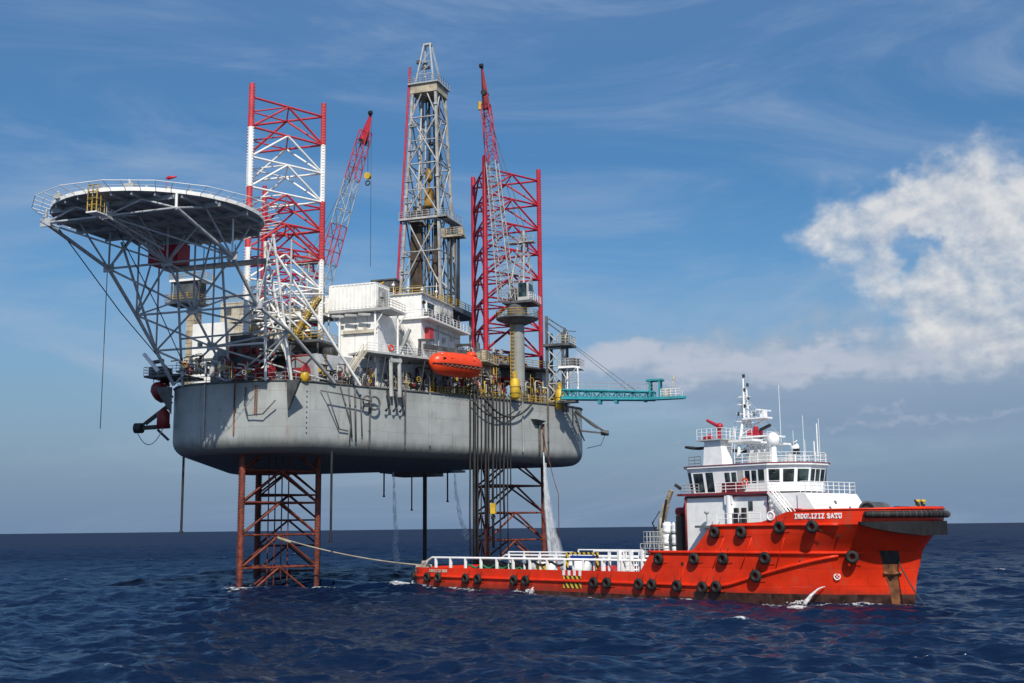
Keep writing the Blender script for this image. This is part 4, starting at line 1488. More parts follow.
# lifeboats
def lifeboat(name, label, c, d, L, wd, h, mat, band):
    t = thing(name, label, 'lifeboat', RIG, c)
    d = Vector(d).normalized(); n_ = Vector((d.y, -d.x, 0))
    c = Vector(c)
    m = MB()
    sec = []
    N = 18
    for i in range(N + 1):
        s_ = -1 + 2 * i / N
        k = max(.02, (1 - abs(s_) ** 3.2)) ** .55
        kz = max(.02, (1 - abs(s_) ** 4)) ** .5
        ring = []
        for j in range(14):
            a = 2 * math.pi * j / 14
            x, z = math.cos(a), math.sin(a)
            x = math.copysign(abs(x) ** .75, x); z = math.copysign(abs(z) ** .8, z)
            zz = z * h / 2 * kz * (1.0 if z > 0 else .95)
            if z < 0:
                x *= .55 + .45 * (1 + z)
            ring.append(c + d * (s_ * L / 2) + n_ * (x * wd / 2 * k) + Vector((0, 0, h / 2 + zz)))
        sec.append(ring)
    vs = [p for r_ in sec for p in r_]
    m.add(vs, [(i * 14 + j, i * 14 + (j + 1) % 14, (i + 1) * 14 + (j + 1) % 14, (i + 1) * 14 + j) for i in range(N) for j in range(14)] + [tuple(range(14)), tuple(N * 14 + j for j in range(14))], True)
    m.build('body', mat, t)
    m = MB()
    pts = [c + d * (s_ * L / 2) + n_ * (wd / 2 * (max(.02, (1 - abs(s_) ** 3.2)) ** .55) + .03) + Vector((0, 0, h * .47)) for s_ in [-.97 + 1.94 * k / 20 for k in range(21)]]
    m.tube(pts, .07, 5)
    m.build('fender_strip', band, t)
    m = MB()
    p = c + d * (L * .30) + Vector((0, 0, h * .93))
    m.lathe(p, (0, 0, 1), [(0, .95), (.45, .85), (.75, .5), (.78, .1)], 12)
    m.build('cockpit', mat, t)
    for k in range(6):
        m = MB()
        q2 = c + d * (-L * .36 + k * L * .125) + n_ * (wd * .33) + Vector((0, 0, h * .85))
        m.ball(q2, .14, (1, 1, .6), 8, 6)
        m.build('hatch_cleat', M_BWHITE, t)
    for k in range(5):
        m = MB()
        s_ = -.34 + k * .14
        q2 = c + d * (L * s_) + n_ * (wd * .435) + Vector((0, 0, h * .70))
        m.beam(q2 - d * .28, q2 + d * .28, .22, .07)
        m.build('side_window', M_GLASS, t)
    m = MB()
    for k in range(9):
        a0 = c + d * (-L * .40 + k * L * .09) + n_ * (wd * .50 + .05) + Vector((0, 0, h * .44))
        a1 = a0 + d * (L * .09)
        m.tube([a0, (a0 + a1) / 2 - Vector((0, 0, .35)), a1], .035, 4)
    m.build('grab_line', M_ROPE, t)
    for s_ in (-.38, .38):
        m = MB()
        p = c + d * (L * s_) + Vector((0, 0, h * .97))
        m.cyl(p, p + Vector((0, 0, .9)), .07, n=6)
        m.build('hook', M_DGREY, t)
    return t


lifeboat('lifeboat', 'bright orange enclosed lifeboat hanging on the rig side below the white block', tuple(side(29.3, 2.0, 30.8)), SIDE_D, 10.6, 3.5, 3.8, M_ORANGE, M_BLACK)
dv = thing('lifeboat_davit', 'dark davit frame holding the bright orange lifeboat', 'davit', RIG, tuple(side(28, 0, 33.6)))
for t_ in (24.8, 32.3):
    mb = MB(); mb.beam(side(t_, -1.5, 36.6), side(t_, 2.0, 36.2), .3, .4); mb.beam(side(t_, -1.4, 33.6), side(t_, -1.2, 36.6), .3, .4); mb.build('arm', M_DGREY, dv)
    mb = MB(); mb.cyl(side(t_, 2.0, 35.0), side(t_, 2.0, 36.2), .05, n=5); mb.build('fall_wire', M_BLACK, dv)
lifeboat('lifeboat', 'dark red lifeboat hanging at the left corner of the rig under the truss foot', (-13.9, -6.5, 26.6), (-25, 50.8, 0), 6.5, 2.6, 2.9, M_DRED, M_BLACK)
dl = thing('lifeboat_davit', 'grey davit platform with a white slanted arm above the dark red lifeboat', 'davit', RIG, (-12, -6, 30))
mb = MB(); mb.box(-15.0, -9.0, -9.2, -3.0, 30.0, 30.3); mb.build('floor', M_DGREY, dl)
mb = MB(); mb.beam((-12.4, -9.4, 30.8), (-14.8, -9.6, 33.4), .40, .45); mb.build('arm', M_BWHITE, dl)
mb = MB(); mb.rail([(-15, -3, 30.3), (-15, -9.2, 30.3), (-9, -9.2, 30.3)], 1.2, .04, 1.2, 2); mb.build('handrail', M_GREY, dl)
mb = MB(); mb.box(-14.6, -12.4, -8.6, -6, 30.3, 31.6); mb.cyl((-14.2, -8.6, 32.2), (-12.2, -8.6, 32.4), .3, n=8); mb.build('winch', M_DGREY, dl)
mb = MB(); mb.cyl((-13.9, -8.3, 29.3), (-13.9, -8.3, 30.1), .06, n=5); mb.cyl((-13.9, -4.7, 29.3), (-13.9, -4.7, 30.1), .06, n=5); mb.build('fall_wire', M_BLACK, dl)
# black low boom on the left with cable loop, and its twin on the right
sb = thing('side_boom', 'black folded boom with a drooping cable on the left end of the hull', 'boom', RIG, (-12, -6, 23.6))
mb = MB(); mb.beam((-11.4, -7.5, 23.0), (-15.2, -9.5, 22.7), .45, .6); mb.beam((-11.2, -7.5, 26.5), (-15.0, -9.5, 22.9), .3, .35); mb.beam((-11.2, -8.5, 25.5), (-14.2, -9.3, 23.2), .2, .25); mb.cyl((-15.8, -9.6, 22.7), (-14.7, -9.4, 22.7), .75, n=10); mb.beam((-10.8, -8.6, 20.9), (-12.4, -9, 22.4), .3); mb.build('arm', M_BLACK, sb)
mb = MB(); mb.tube(catenary((-15.6, -9.7, 22.6), (-11.2, -9.0, 23.2), 2.6), .07, 5); mb.build('cable', M_GREY, sb)
mb = MB(); mb.lathe((-11.6, -8.9, 22.6), (0, 0, 1), [(0, .9), (2.2, .9), (2.7, .4)], 12); mb.build('drum', M_DRED, sb)
sb = thing('side_boom', 'dark folded boom with rigging on the right end of the hull', 'boom', RIG, (35, 44, 24))
mb = MB(); mb.beam((34.6, 42.5, 27.6), (39.6, 43.5, 24.0), .35, .4); mb.beam((35.0, 43.5, 24.4), (39.4, 43.6, 23.8), .25, .3); mb.cyl((39.0, 43.3, 23.9), (40.2, 43.8, 23.8), .45, n=8); mb.tube([(39.6, 43.6, 23.6), (38.9, 43.4, 21.8), (36.5, 43, 21.3)], .06); mb.beam((35, 41.5, 26), (36.4, 42, 22.5), .2); mb.build('arm', M_DGREY, sb)
mb = MB(); mb.tube(catenary((34.9, 42, 28), (38.5, 43, 24.6), .4), .10, 5); mb.build('cable', M_BLACK, sb)

# yellow floats hanging at the deck edge
for t_, zt, lab in ((43.0, 32.4, 'yellow cylinder float hung at the hull edge in front of the crane pedestal'), (53.6, 31.4, 'yellow cylinder float hung at the hull edge below the gangway end')):
    t = thing('yellow_float', lab, 'float', RIG, tuple(side(t_, 1.0, zt - 4.0)), 'yellow cylinders at the hull edge')
    c = side(t_, 1.0, zt - 3.9)
    mb = MB(); mb.lathe(c, (0, 0, 1), [(0, .2), (.12, .6), (.4, .80), (3.0, .82), (3.35, .6), (3.55, .25), (3.6, .22), (4.0, .2), (4.05, .05)], 18); mb.build('tank', M_YEL, t)
    mb = MB(); mb.torus(c + Vector((0, 0, 3.62)), (0, 0, 1), .22, .07, 10, 5); mb.box(c.x - .35, c.x + .35, c.y - .1, c.y + .1, c.z + 3.6, c.z + 4.6); mb.build('hanger', M_RAILY, t)
    mb = MB(); mb.torus(c + Vector((0, 0, 2.0)), (0, 0, 1), .84, .04, 18, 5); mb.torus(c + Vector((0, 0, 1.0)), (0, 0, 1), .84, .04, 18, 5); mb.build('strap', M_BLACK, t)

# ---------------------------------------------------------------- hanging hoses, pipes, wires
def hose(label, pts, r, mat, name='hanging_hose', cat='hose', group='hoses hanging down the hull side'):
    m = MB(); m.tube(pts, r, 6)
    o = m.build_at(name, mat, tuple(pts[0]))
    return tag(o, label, cat, group)


hx = [33.4, 34.3, 35.0, 35.8, 36.7, 37.3, 38.3, 39.1, 39.8, 40.7, 41.5, 42.2]
hz = [.5, 1.2, .5, 2.5, 8.0, .5, 5.0, 12.5, 2.2, 9.5, 4.4, 14.5]
hr = [.13, .24, .12, .10, .16, .11, .20, .09, .12, .16, .09, .10]
hn = ['first', 'second', 'third', 'fourth', 'fifth', 'sixth', 'seventh', 'eighth', 'ninth', 'tenth', 'eleventh', 'twelfth']
for i, x in enumerate(hx):
    hose('dark hose, %s from the left in the bundle left of the yellow float' % hn[i],
         [side(x, .2, 29.2), side(x + .02, .75, 28.6), side(x - .05, .8, 24), side(x + .1, .55, 19), side(x + .05 * (i % 3), .5, (19 + hz[i]) / 2), side(x + .1, .5, hz[i])], hr[i], M_HOSE)
hose('black hose sagging along the hull edge from the bundle to the yellow float', catenary(side(36, 1.0, 28.4), side(47.5, .9, 28.6), 2.9), .15, M_HOSE, group='hoses sagging along the hull edge')
hose('second black hose sagging lower along the hull edge beside the bundle', catenary(side(33.5, 1.0, 27.8), side(44.5, .9, 27.9), 2.5), .10, M_HOSE, group='hoses sagging along the hull edge')
hose('thin brown hose loop hanging at the right end of the hull', [side(49.9, .5, 24), side(50.2, .8, 21), side(51.6, 1.4, 15.2), side(52.4, 1.4, 13.5), side(52.6, 1.2, 5)], .06, M_BROWN, group='hoses sagging along the hull edge')
for (a, b, zt, zb, rr, lab) in ((-7.9, -9.0, 18.4, 7.8, .17, 'dark pipe hanging under the left end of the hull'), (13.3, -5.0, 18.8, 6.3, .17, 'dark pipe hanging under the hull right of the left leg'),
                                (-8.4, 57.5, 19.4, 14.2, .16, 'short dark pipe hanging left of the conductor platform'), (4.9, 57.5, 19.2, 13.0, .16, 'short dark pipe hanging right of the conductor pipe'),
                                (-2.3, 57.0, 19.0, 11.5, .14, 'dark pipe hanging just left of the conductor pipe')):
    m = MB(); m.cyl((a, b, zb), (a, b, zt), rr, n=8); m.cyl((a, b, zb), (a, b, zb + .3), rr * 1.6, n=8)
    tag(m.build_at('hanging_pipe', M_BLACK, (a, b, zb)), lab, 'pipe', 'pipes hanging below the rig')
hose('long thin wire hanging from the left side of the helideck truss', [Vector((-9.2, -25.4, 42)), Vector((-9.2, -25.4, 21.2))], .05, M_DGREY, 'hanging_wire', 'wire', 'wires hanging from the rig')
hose('slack black wire from the helideck edge down to the left deck corner', [Vector((-9, -35, 45.2)), Vector((-9.5, -22, 37)), Vector((-9, -10.6, 30))], .07, M_BLACK, 'hanging_wire', 'wire', 'wires hanging from the rig')
hose('slack black wire crossing the middle of the helideck truss', [Vector((-2, -34, 46)), Vector((-5, -20, 37.5)), Vector((-6, -10.6, 29))], .07, M_BLACK, 'hanging_wire', 'wire', 'wires hanging from the rig')

# ---------------------------------------------------------------- cantilever, drill floor, derrick, conductor
cl = thing('cantilever', 'grey cantilever girders carrying the drill floor behind the white block', 'cantilever', RIG, (0, 50, DECK))
for a in (-7.5, 7.5):
    mb = MB(); mb.box(a - .5, a + .5, 22, 68, 30, 36.5); mb.build('girder', M_GREY, cl)
mb = MB(); mb.box(-8, 8, 50, 68, 36.5, 38); mb.build('cross_floor', M_DGREY, cl)
df = thing('drill_floor', 'dark drill floor with windwalls under the derrick', 'drill floor', RIG, (0, 60, 38))
mb = MB(); mb.box(-7.5, 7.5, 52.5, 67.5, 49.5, 50.5); mb.build('floor', M_DGREY, df)
for a in (-6.5, 6.5):
    for b in (53.5, 66.5):
        mb = MB(); mb.beam((a, b, 38), (a, b, 49.5), .8); mb.build('column', M_GREY, df)
mb = MB(); mb.rail([(-7.4, 66, 50.5), (-7.4, 52.6, 50.5), (7.4, 52.6, 50.5), (7.4, 66, 50.5)], 1.3, .07, 1.6, 2); mb.build('handrail', M_RAILY, df)
mb = MB(); mb.box(-9.6, -4.6, 54, 57, 54.5, 56.2); mb.box(-9.8, -4.4, 53.8, 57.2, 56.2, 56.5); mb.build('doghouse', M_DGREY, df)
mb = MB(); mb.cyl((-7.5, 54.5, 50.5), (-7.5, 54.5, 54.5), .2, n=6); mb.cyl((-5, 54.5, 50.5), (-5, 54.5, 54.5), .2, n=6); mb.box(-8, -5, 53, 55, 51.5, 53.2); mb.build('driller_cabin', M_BEIGE, df)
mb = MB(); mb.tube([(-7.8, 52.4, 50.5), (-7.0, 52, 53.5), (-8.3, 52.2, 54.6), (-6.2, 52.2, 55.4)], .22); mb.tube([(-6.3, 52.4, 50.5), (-6.0, 52, 53.0), (-4.9, 52.2, 54.0)], .18); mb.build('pipe', M_YEL, df)

dk = thing('derrick', 'tall pale grey lattice derrick with a red ladder on its left leg', 'derrick', RIG, (0, 60, 50.5))
DZ0, DZ1, DW0, DW1 = 50.5, 97.0, 4.35, 2.45


def dw(z): return DW0 + (DW1 - DW0) * (z - DZ0) / (DZ1 - DZ0)


def dc(i, z):
    w = dw(z)
    return Vector((((-w, w, w, -w)[i]), 60 + (-w, -w, w, w)[i], z))


for i in range(4):
    mb = MB(); mb.beam(dc(i, DZ0), dc(i, DZ1), .50, .50); mb.build('corner_leg', M_PALE, dk)
LV = [54.6, 69.4, 80.2, 90.0, 96.6]
for f in range(4):
    j = (f + 1) % 4
    for k, (z0, z1) in enumerate(zip(LV, LV[1:])):
        mb = MB()
        zm = (z0 + z1) / 2
        mb.cyl(dc(f, z0), dc(j, z0), .16, n=6)
        if k < 3:
            mb.cyl(dc(f, z0), dc(j, z1), .16, n=6); mb.cyl(dc(j, z0), dc(f, z1), .16, n=6)
            mb.cyl(dc(f, zm), dc(j, zm), .13, n=6)
            if f % 2:
                mb.cyl(dc(f, zm), (dc(f, z1) + dc(j, z1)) / 2, .09, n=5)
        else:
            mid = (dc(f, z1) + dc(j, z1)) / 2
            mb.cyl(dc(f, z0), mid, .16, n=6); mb.cyl(dc(j, z0), mid, .16, n=6)
        mb.build('x_brace', M_PALE, dk)
mb = MB(); mb.box(-2.9, 2.9, 57.1, 62.9, 95.2, 97.0); mb.build('water_table', M_BEIGE, dk)
mb = MB(); mb.box(-3.3, 3.3, 56.7, 63.3, 97.0, 97.25); mb.rail([(-3.2, 63.2, 97.2), (-3.2, 56.8, 97.2), (3.2, 56.8, 97.2), (3.2, 63.2, 97.2)], 1.3, .06, 1.3, 2); mb.build('crown_platform', M_GREY, dk)
for s_ in (-1, 1):
    for y0 in (57.6, 62.4):
        mb = MB(); mb.beam((s_ * 2.0, y0, 97.2), (s_ * .65 - .3, 60 + (y0 - 60) * .15, 106.6), .28); mb.build('gin_pole_leg', M_GREY, dk)
mb = MB(); mb.box(-1.1, .6, 59.6, 60.4, 106.3, 106.7)
for z in (99.6, 102.4):
    w = 2.0 - (z - 97) * .16
    mb.cyl((-w, 57.9 + (z - 97) * .2, z), (w - .3, 57.9 + (z - 97) * .2, z), .1, n=5)
    mb.cyl((-w, 57.9 + (z - 97) * .2, z), (w - .6, 58.3 + (z - 97) * .2, z + 2.4), .1, n=5)
mb.build('gin_pole_brace', M_GREY, dk)
mb = MB(); mb.torus((-.6, 59.4, 101.6), (0, 1, 0), .6, .2, 14, 6); mb.box(-1.5, .4, 59.1, 59.7, 101.0, 101.4); mb.build('crown_block', M_DGREY, dk)
mb = MB(); mb.box(-2.3, -1.4, 58.6, 59.4, 102.2, 102.8); mb.build('floodlight', M_DGREY, dk)
# monkey board
mb = MB(); mb.box(-4.6, 5.6, 55.4, 56.6, 68.4, 68.8); mb.box(3.6, 5.6, 55.4, 64.4, 68.4, 68.8); mb.box(-3.5, -1.0, 57, 62, 68.4, 68.6)
mb.rail([(-4.6, 55.5, 68.8), (5.5, 55.5, 68.8), (5.5, 64, 68.8)], 1.3, .06, 1.2, 2); mb.build('monkey_board', M_GREY, dk)
mb = MB()
for k in range(5):
    mb.box(-3.2 + k * .9, -2.8 + k * .9, 57.2, 58.2, 68.9, 70.6 + (k % 2))
mb.build('pipe_fingers', M_WOOD, dk)
mb = MB()
for i in range(9):
    for j in range(3):
        mb.cyl((-3.0 + i * .27, 57.6 + j * .5, 50.6), (-2.9 + i * .25, 57.8 + j * .5, 68.6), .12, n=6, caps=False)
mb.build('drill_pipe_stand', M_WOOD, dk)
mb = MB()
for i in range(6):
    mb.cyl((1.9 + i * .28, 58.2, 50.6), (1.8 + i * .24, 58.4, 69.6), .12, n=6, caps=False)
mb.build('drill_pipe_stand', M_WOOD, dk)
mb = MB()
for x in (-.55, -.2, .2, .5):
    mb.cyl((x * .6, 60, 79.6), (x * .9, 60, 95.4), .06, n=5)
mb.build('hoist_wire', M_BLACK, dk)
mb = MB(); mb.lathe((0, 60, 77.2), (0, 0, 1), [(0, .35), (.6, .75), (2.2, .75), (2.8, .3)], 12); mb.build('travelling_block', M_OCHRE, dk)
mb = MB(); mb.box(-.75, .75, 59.4, 60.6, 71.8, 75.6); mb.cyl((0, 60, 75.5), (0, 60, 77.4), .2, n=8); mb.cyl((0, 60, 52), (0, 60, 72), .12, n=6); mb.build('top_drive', M_OCHRE, dk)
mb = MB(); mb.box(1.2, 1.9, 59.8, 60.6, 52, 95); mb.build('guide_rail', M_DGREY, dk)
mb = MB()
for i, (x, y) in enumerate(((-1.9, 61.8), (2.6, 61.6), (-2.4, 59.5), (1.6, 62.0), (.4, 62.2), (-.8, 61.9), (2.7, 58.6))):
    m = MB(); m.tube([(x, y, 51), (x * .95, y, 70), (x * .62, 60 + (y - 60) * .7, 95)], .11 + .03 * (i % 3), 6); m.build('service_pipe', M_DGREY if i % 2 else M_GREY, dk)
for i, z in enumerate((57.5, 61, 72, 76.5, 83, 88)):
    m = MB(); w = dw(z); m.box(-w, -w + 1.4, 60 - w - .5, 60 - w + .2, z, z + .12); m.rail([(-w, 60 - w - .5, z + .1), (-w + 1.4, 60 - w - .5, z + .1)], 1.0, .05, .7, 1); m.build('rest_platform', M_GREY, dk)
mb = MB()
for k in range(18):
    mb.cyl((1.1, 60.2, 54 + k * 2.2), (2.0, 60.2, 55 + k * 2.2), .06, n=4)
mb.cyl((2.1, 60.4, 50), (2.1, 60.4, 95), .14, n=6)
mb.cyl((-1.5, 61.6, 50), (-1.4, 61.6, 96), .12, n=6)
mb.build('cable_track', M_DGREY, dk)
mb = MB(); mb.tube([(2.0, 59.4, 74), (1.4, 59.2, 60), (.6, 59.2, 55.4), (-.2, 59.4, 60), (-.1, 59.6, 71.8)], .16); mb.tube([(1.2, 59, 69), (1.1, 59, 50.5)], .14); mb.build('mud_hose', M_HOSE, dk)
mb = MB()
pa, pb = dc(0, 52) + Vector((-.75, -.2, 0)), dc(0, 97) + Vector((-.7, -.1, 0)) + Vector((0, 0, 4))
mb.cyl(pa, pb, .24, n=8)
for k in range(40):
    e = pa.lerp(pb, k / 40)
    mb.beam(e + Vector((-.28, 0, 0)), e + Vector((.6, 0, 0)), .10)
mb.build('red_ladder', M_CRIM, dk)
for z, w in ((75, 1.2), (85.9, .9), (63, 1.4)):
    mb = MB(); mb.box(-1.0, 1.0, 63 - w, 63.4, z, z + .25); mb.rail([(-1, 63, z + .2), (1, 63, z + .2)], 1.1, .05, 1, 1); mb.build('rest_platform', M_DGREY, dk)
for k in range(10):
    i = k % 4
    p = dc(i, 58 + k * 3.8)
    mb = MB(); mb.box(p.x - .35, p.x + .35, p.y - .45, p.y - .15, p.z, p.z + .4); mb.build('floodlight', M_GREY, dk)

sp_ = thing('standpipe_tower', 'cluster of dark vertical standpipes with a capped head right of the derrick', 'pipes', RIG, (6, 58, DECK))
for i, (x, y) in enumerate(((4.9, 58), (5.6, 57.6), (6.4, 58.2), (7.1, 57.8), (5.3, 58.8), (6.8, 59))):
    mb = MB(); mb.cyl((x, y, 36), (x, y, 66.6), .20, n=8); mb.build('standpipe', M_BLACK if i % 2 else M_DGREY, sp_)
mb = MB(); mb.box(4.2, 8.2, 57, 59.6, 64.6, 65.0); mb.box(3.9, 4.6, 57, 58, 64.8, 66.4); mb.box(7.4, 8.4, 57, 58.2, 64.8, 66.2); mb.rail([(4.2, 57, 65), (8.2, 57, 65)], 1.4, .07, .8, 2); mb.build('head_platform', M_BEIGE, sp_)
mb = MB(); mb.cyl((4.8, 57.2, 45), (3.9, 57, 58), .13, n=6); mb.beam((3.2, 56, 56.5), (5, 57.2, 54.6), .3); mb.build('brace', M_GREY, sp_)

td = thing('texas_deck', 'dark conductor platform hanging below the far side of the rig hull', 'platform', RIG, (0, 58, 18))
mb = MB(); mb.prism([(-8.2, 55), (6.8, 55), (6.8, 62), (-8.2, 62)], 18.7, 19.1); mb.prism([(-5.8, 55.5), (2.6, 55.5), (2.6, 61), (-5.8, 61)], 18.0, 18.7); mb.build('floor', M_DGREY, td)
mb = MB(); mb.rail([(2.6, 55, 19.1), (6.8, 55, 19.1), (6.8, 60, 19.1)], 1.1, .06, .9, 2); mb.build('handrail', M_GREY, td)
for a in (-7.5, 6.3):
    mb = MB(); mb.cyl((a, 56, 19), (a, 56, 36), .07, n=5); mb.build('hanger_wire', M_BLACK, td)
mb = MB(); mb.cyl((0, 58, -6), (0, 58, 36), .40, n=12)
tag(mb.build_at('conductor_pipe', M_BLACK, (0, 58, 0)), 'black vertical conductor pipe running from the rig down into the sea', 'pipe')

# ---------------------------------------------------------------- cranes
def crane(label, ped, zp, foot, tip, bands, tipmat, withcab, nbay, w0, w1):
    t = thing('pedestal_crane', label, 'crane', RIG, (ped[0], ped[1], DECK))
    a, b = ped
    mb = MB(); mb.cyl((a, b, DECK), (a, b, zp), 1.15, n=20); mb.build('pedestal', M_HULLGREY, t)
    mb = MB()
    for k in range(int((zp - DECK - 1) / .6)):
        mb.box(a - .8, a - .1, b - 1.38, b - 1.31, DECK + 1 + k * .6, DECK + 1.1 + k * .6)
    mb.cyl((a - .8, b - 1.36, DECK), (a - .8, b - 1.36, zp), .06, n=5); mb.cyl((a - .1, b - 1.36, DECK), (a - .1, b - 1.36, zp), .06, n=5)
    mb.build('ladder', M_RAILY, t)
    mb = MB(); mb.lathe((a, b, zp - .9), (0, 0, 1), [(0, 1.4), (.9, 3.5), (1.15, 3.6)], 20); mb.build('walkway', M_DGREY, t)
    mb = MB()
    pts = [(a + 3.5 * math.cos(R(18 * k)), b + 3.5 * math.sin(R(18 * k)), zp + .25) for k in range(21)]
    mb.rail(pts, 1.2, .05, 1.2, 2); mb.build('handrail', M_RAILY, t)
    mb = MB(); mb.cyl((a, b, zp + .2), (a, b, zp + 2.6), 1.7, n=18); mb.build('slew_ring', M_DGREY, t)
    mb = MB(); mb.box(a - 2.0, a + 3.2, b - 1.8, b + 3.0, zp + 2.6, zp + 3.0); mb.box(a - 1.4, a + .6, b + .2, b + 3.0, zp + 3, zp + 5.4); mb.build('machinery_deck', M_DGREY, t)
    if withcab:
        mb = MB(); mb.box(a + .7, a + 2.6, b - 1.8, b + .8, zp + 3.0, zp + 5.9); cb = mb.build('cab', M_GREY, t)
        mb = MB(); mb.box(a + .85, a + 2.3, b - 1.86, b - 1.8, zp + 3.6, zp + 5.9); mb.build('window', M_GLASS, cb)
        mb = MB(); mb.box(a + 2.6, a + 2.66, b - 1.4, b + .4, zp + 4.4, zp + 5.8); mb.build('window', M_GLASS, cb)
        mb = MB(); mb.rail([(a + 2.7, b - 1.9, zp + 3), (a + 3.2, b - 1.8, zp + 3), (a + 3.2, b + 3, zp + 3)], 1.2, .05, 1.0, 2); mb.build('cab_rail', M_BWHITE, t)
    # A-frame gantry
    top = Vector((a + .9, b + 1.6, zp + 14.6))
    for x, y in ((a - 1.5, b - .8), (a + 1.6, b - 1.2), (a - .8, b + 2.6), (a + 2.2, b + 2.6)):
        mb = MB(); mb.beam((x, y, zp + 3), top + Vector(((x - a) * .22 - .2, (y - b) * .2 - .4, 0)), .26); mb.build('gantry_leg', M_PALE, t)
    mb = MB()
    for k in range(6):
        z = zp + 4.5 + k * 1.75
        f_ = 1 - (z - zp - 3) / 14.8
        mb.cyl((a - 1.4 * f_ + .3, b + .2, z), (a + 1.8 * f_ + .6, b, z), .07, n=5)
        mb.cyl((a - 1.4 * f_ + .3, b + .2, z), (a + 1.7 * f_ + .6, b, z + 1.7), .06, n=5)
        mb.cyl((a + 1.8 * f_ + .6, b, z), (a + 2.0 * f_ + .7, b + 2, z + 1.7), .06, n=5)
    mb.box(top.x - 2.6, top.x + 1.9, top.y - 1.2, top.y + .4, top.z - 1.2, top.z - 1.0)
    mb.rail([(top.x - 2.6, top.y - 1.2, top.z - 1), (top.x + 1.9, top.y - 1.2, top.z - 1)], 1.0, .05, .8, 1)
    mb.cyl(top + Vector((0, -.4, -.9)), top + Vector((0, -.4, 1.0)), .25, n=8)
    mb.build('gantry_brace', M_PALE, t)
    # boom
    foot, tip = Vector(foot), Vector(tip)
    up = Vector((0, 0, 1)).cross(tip - foot)
    ref = (0, 1, 0)
    for s0, s1, mt in bands:
        mb = MB()
        n = max(2, int(nbay * (s1 - s0)))
        lattice(mb, foot.lerp(tip, s0), foot.lerp(tip, s1), w0 + (w1 - w0) * s0, w0 + (w1 - w0) * s1, ref, n, .10, .055)
        mb.build('boom_section', mt, t)
    d = (tip - foot).normalized()
    hl = 6.5 if withcab else 3.4
    mb = MB(); mb.cyl(tip - d * hl, tip + d * 1.9, w1 * .62, .16, n=4); mb.build('boom_head', tipmat, t)
    mb = MB(); mb.cyl(tip - d * 3.6 + Vector((0, -.8, 0)), tip - d * 3.6 + Vector((0, .8, 0)), .5, n=10); mb.cyl(tip + d * 1.6 + Vector((-.3, -.3, 0)), tip + d * 1.6 + Vector((.3, -.3, 0)), .4, n=10); mb.build('sheave', M_BLACK, t)
    mb = MB()
    for s_ in (-.5, .5):
        mb.cyl(top + Vector((s_, 0, 0)), tip - d * 7 + Vector((s_ * .5, 0, 0)), .05, n=4)
    mb.build('pendant_wire', M_DGREY, t)
    return t, tip, d


cr, tip, d = crane('pedestal crane with a steep red and white boom in front of the right leg', (27.8, 32.6), 42.4, (26.4, 31.4, 45.6), (21.8, 33, 86.6),
                   [(0, .60, M_PALE), (.60, .86, M_CRIM)], M_DRED, True, 26, 2.3, 1.25)
q0 = tip - d * 5.5
mb = MB(); mb.cyl(q0 + Vector((-.9, -.6, -1.2)), q0 + Vector((-.9, -.6, .2)), .35, n=8); mb.build('limit_block', M_YEL, cr)
mb = MB(); mb.tube([tuple(tip), side(35.4, 3.6, 11.6)], .045, 4); mb.build('hoist_wire', M_BLACK, cr)
hk = thing('crane_hook', 'yellow crane hook block hanging in front of the hoses below the hull', 'hook', RIG, tuple(side(35.4, 3.6, 9.2)))
p = side(35.4, 3.6, 9.6)
mb = MB(); mb.box(p.x - .4, p.x + .4, p.y - .25, p.y + .25, p.z + .6, p.z + 2.2); mb.build('block', M_YEL, hk)
mb = MB(); mb.torus(p + Vector((0, 0, .1)), SIDE_N, .35, .12, 10, 6); mb.build('hook', M_BLACK, hk)

cr, tip, d = crane('pedestal crane behind the banded leg with its red and white boom leaning right', (-12.6, 31.5), 42.0, (-9.4, 30, 45.0), (1.2, 30, 79.6),
                   [(0, .27, M_GREY), (.27, .47, M_RED), (.47, .70, M_GREY), (.70, .95, M_RED)], M_CRIM, False, 16, 2.5, 1.7)
mb = MB(); mb.tube([tip + d * 1.7, tip + d * 1.7 + Vector((.1, 0, -28))], .04, 4); mb.build('whip_line', M_BLACK, cr)
mb = MB(); mb.tube([tip - d * 3 + Vector((1.0, -.4, 0)), tip - d * 3 + Vector((1.0, -.4, -6.4))], .05, 4); mb.build('hoist_wire', M_BLACK, cr)
p = tip - d * 3 + Vector((1.0, -.4, -8.2))
hk = thing('crane_hook', 'yellow crane hook block hanging just below the left crane boom tip', 'hook', RIG, tuple(p))
mb = MB(); mb.cyl(p + Vector((0, -.3, 1.0)), p + Vector((0, .3, 1.0)), .6, n=14); mb.build('block', M_YEL, hk)
mb = MB(); mb.torus(p + Vector((0, 0, -.3)), (0, 1, 0), .4, .13, 10, 6); mb.build('hook', M_BLACK, hk)

# ---------------------------------------------------------------- right end: service tower, platforms, turquoise gangway
st = thing('service_tower', 'grey lattice tower with a rail-topped platform at the right end of the rig', 'tower', RIG, (33, 38, DECK))
for (x, y, zt) in ((31.4, 37.4, 43.6), (34.2, 37.4, 40.6), (31.4, 40, 41), (34.2, 40, 41)):
    mb = MB(); mb.beam((x, y, DECK), (x, y, zt), .42); mb.build('post', M_DGREY, st)
for k in range(4):
    z = 29 + k * 3
    mb = MB()
    mb.cyl((31.4, 37.4, z), (34.2, 37.4, z + 3), .12, n=6); mb.cyl((34.2, 37.4, z), (31.4, 37.4, z + 3), .12, n=6); mb.cyl((31.4, 37.4, z), (34.2, 37.4, z), .12, n=6)
    mb.cyl((34.2, 37.4, z), (34.2, 40, z + 3), .12, n=6); mb.cyl((34.2, 37.4, z), (34.2, 40, z), .12, n=6)
    mb.build('x_brace', M_GREY, st)
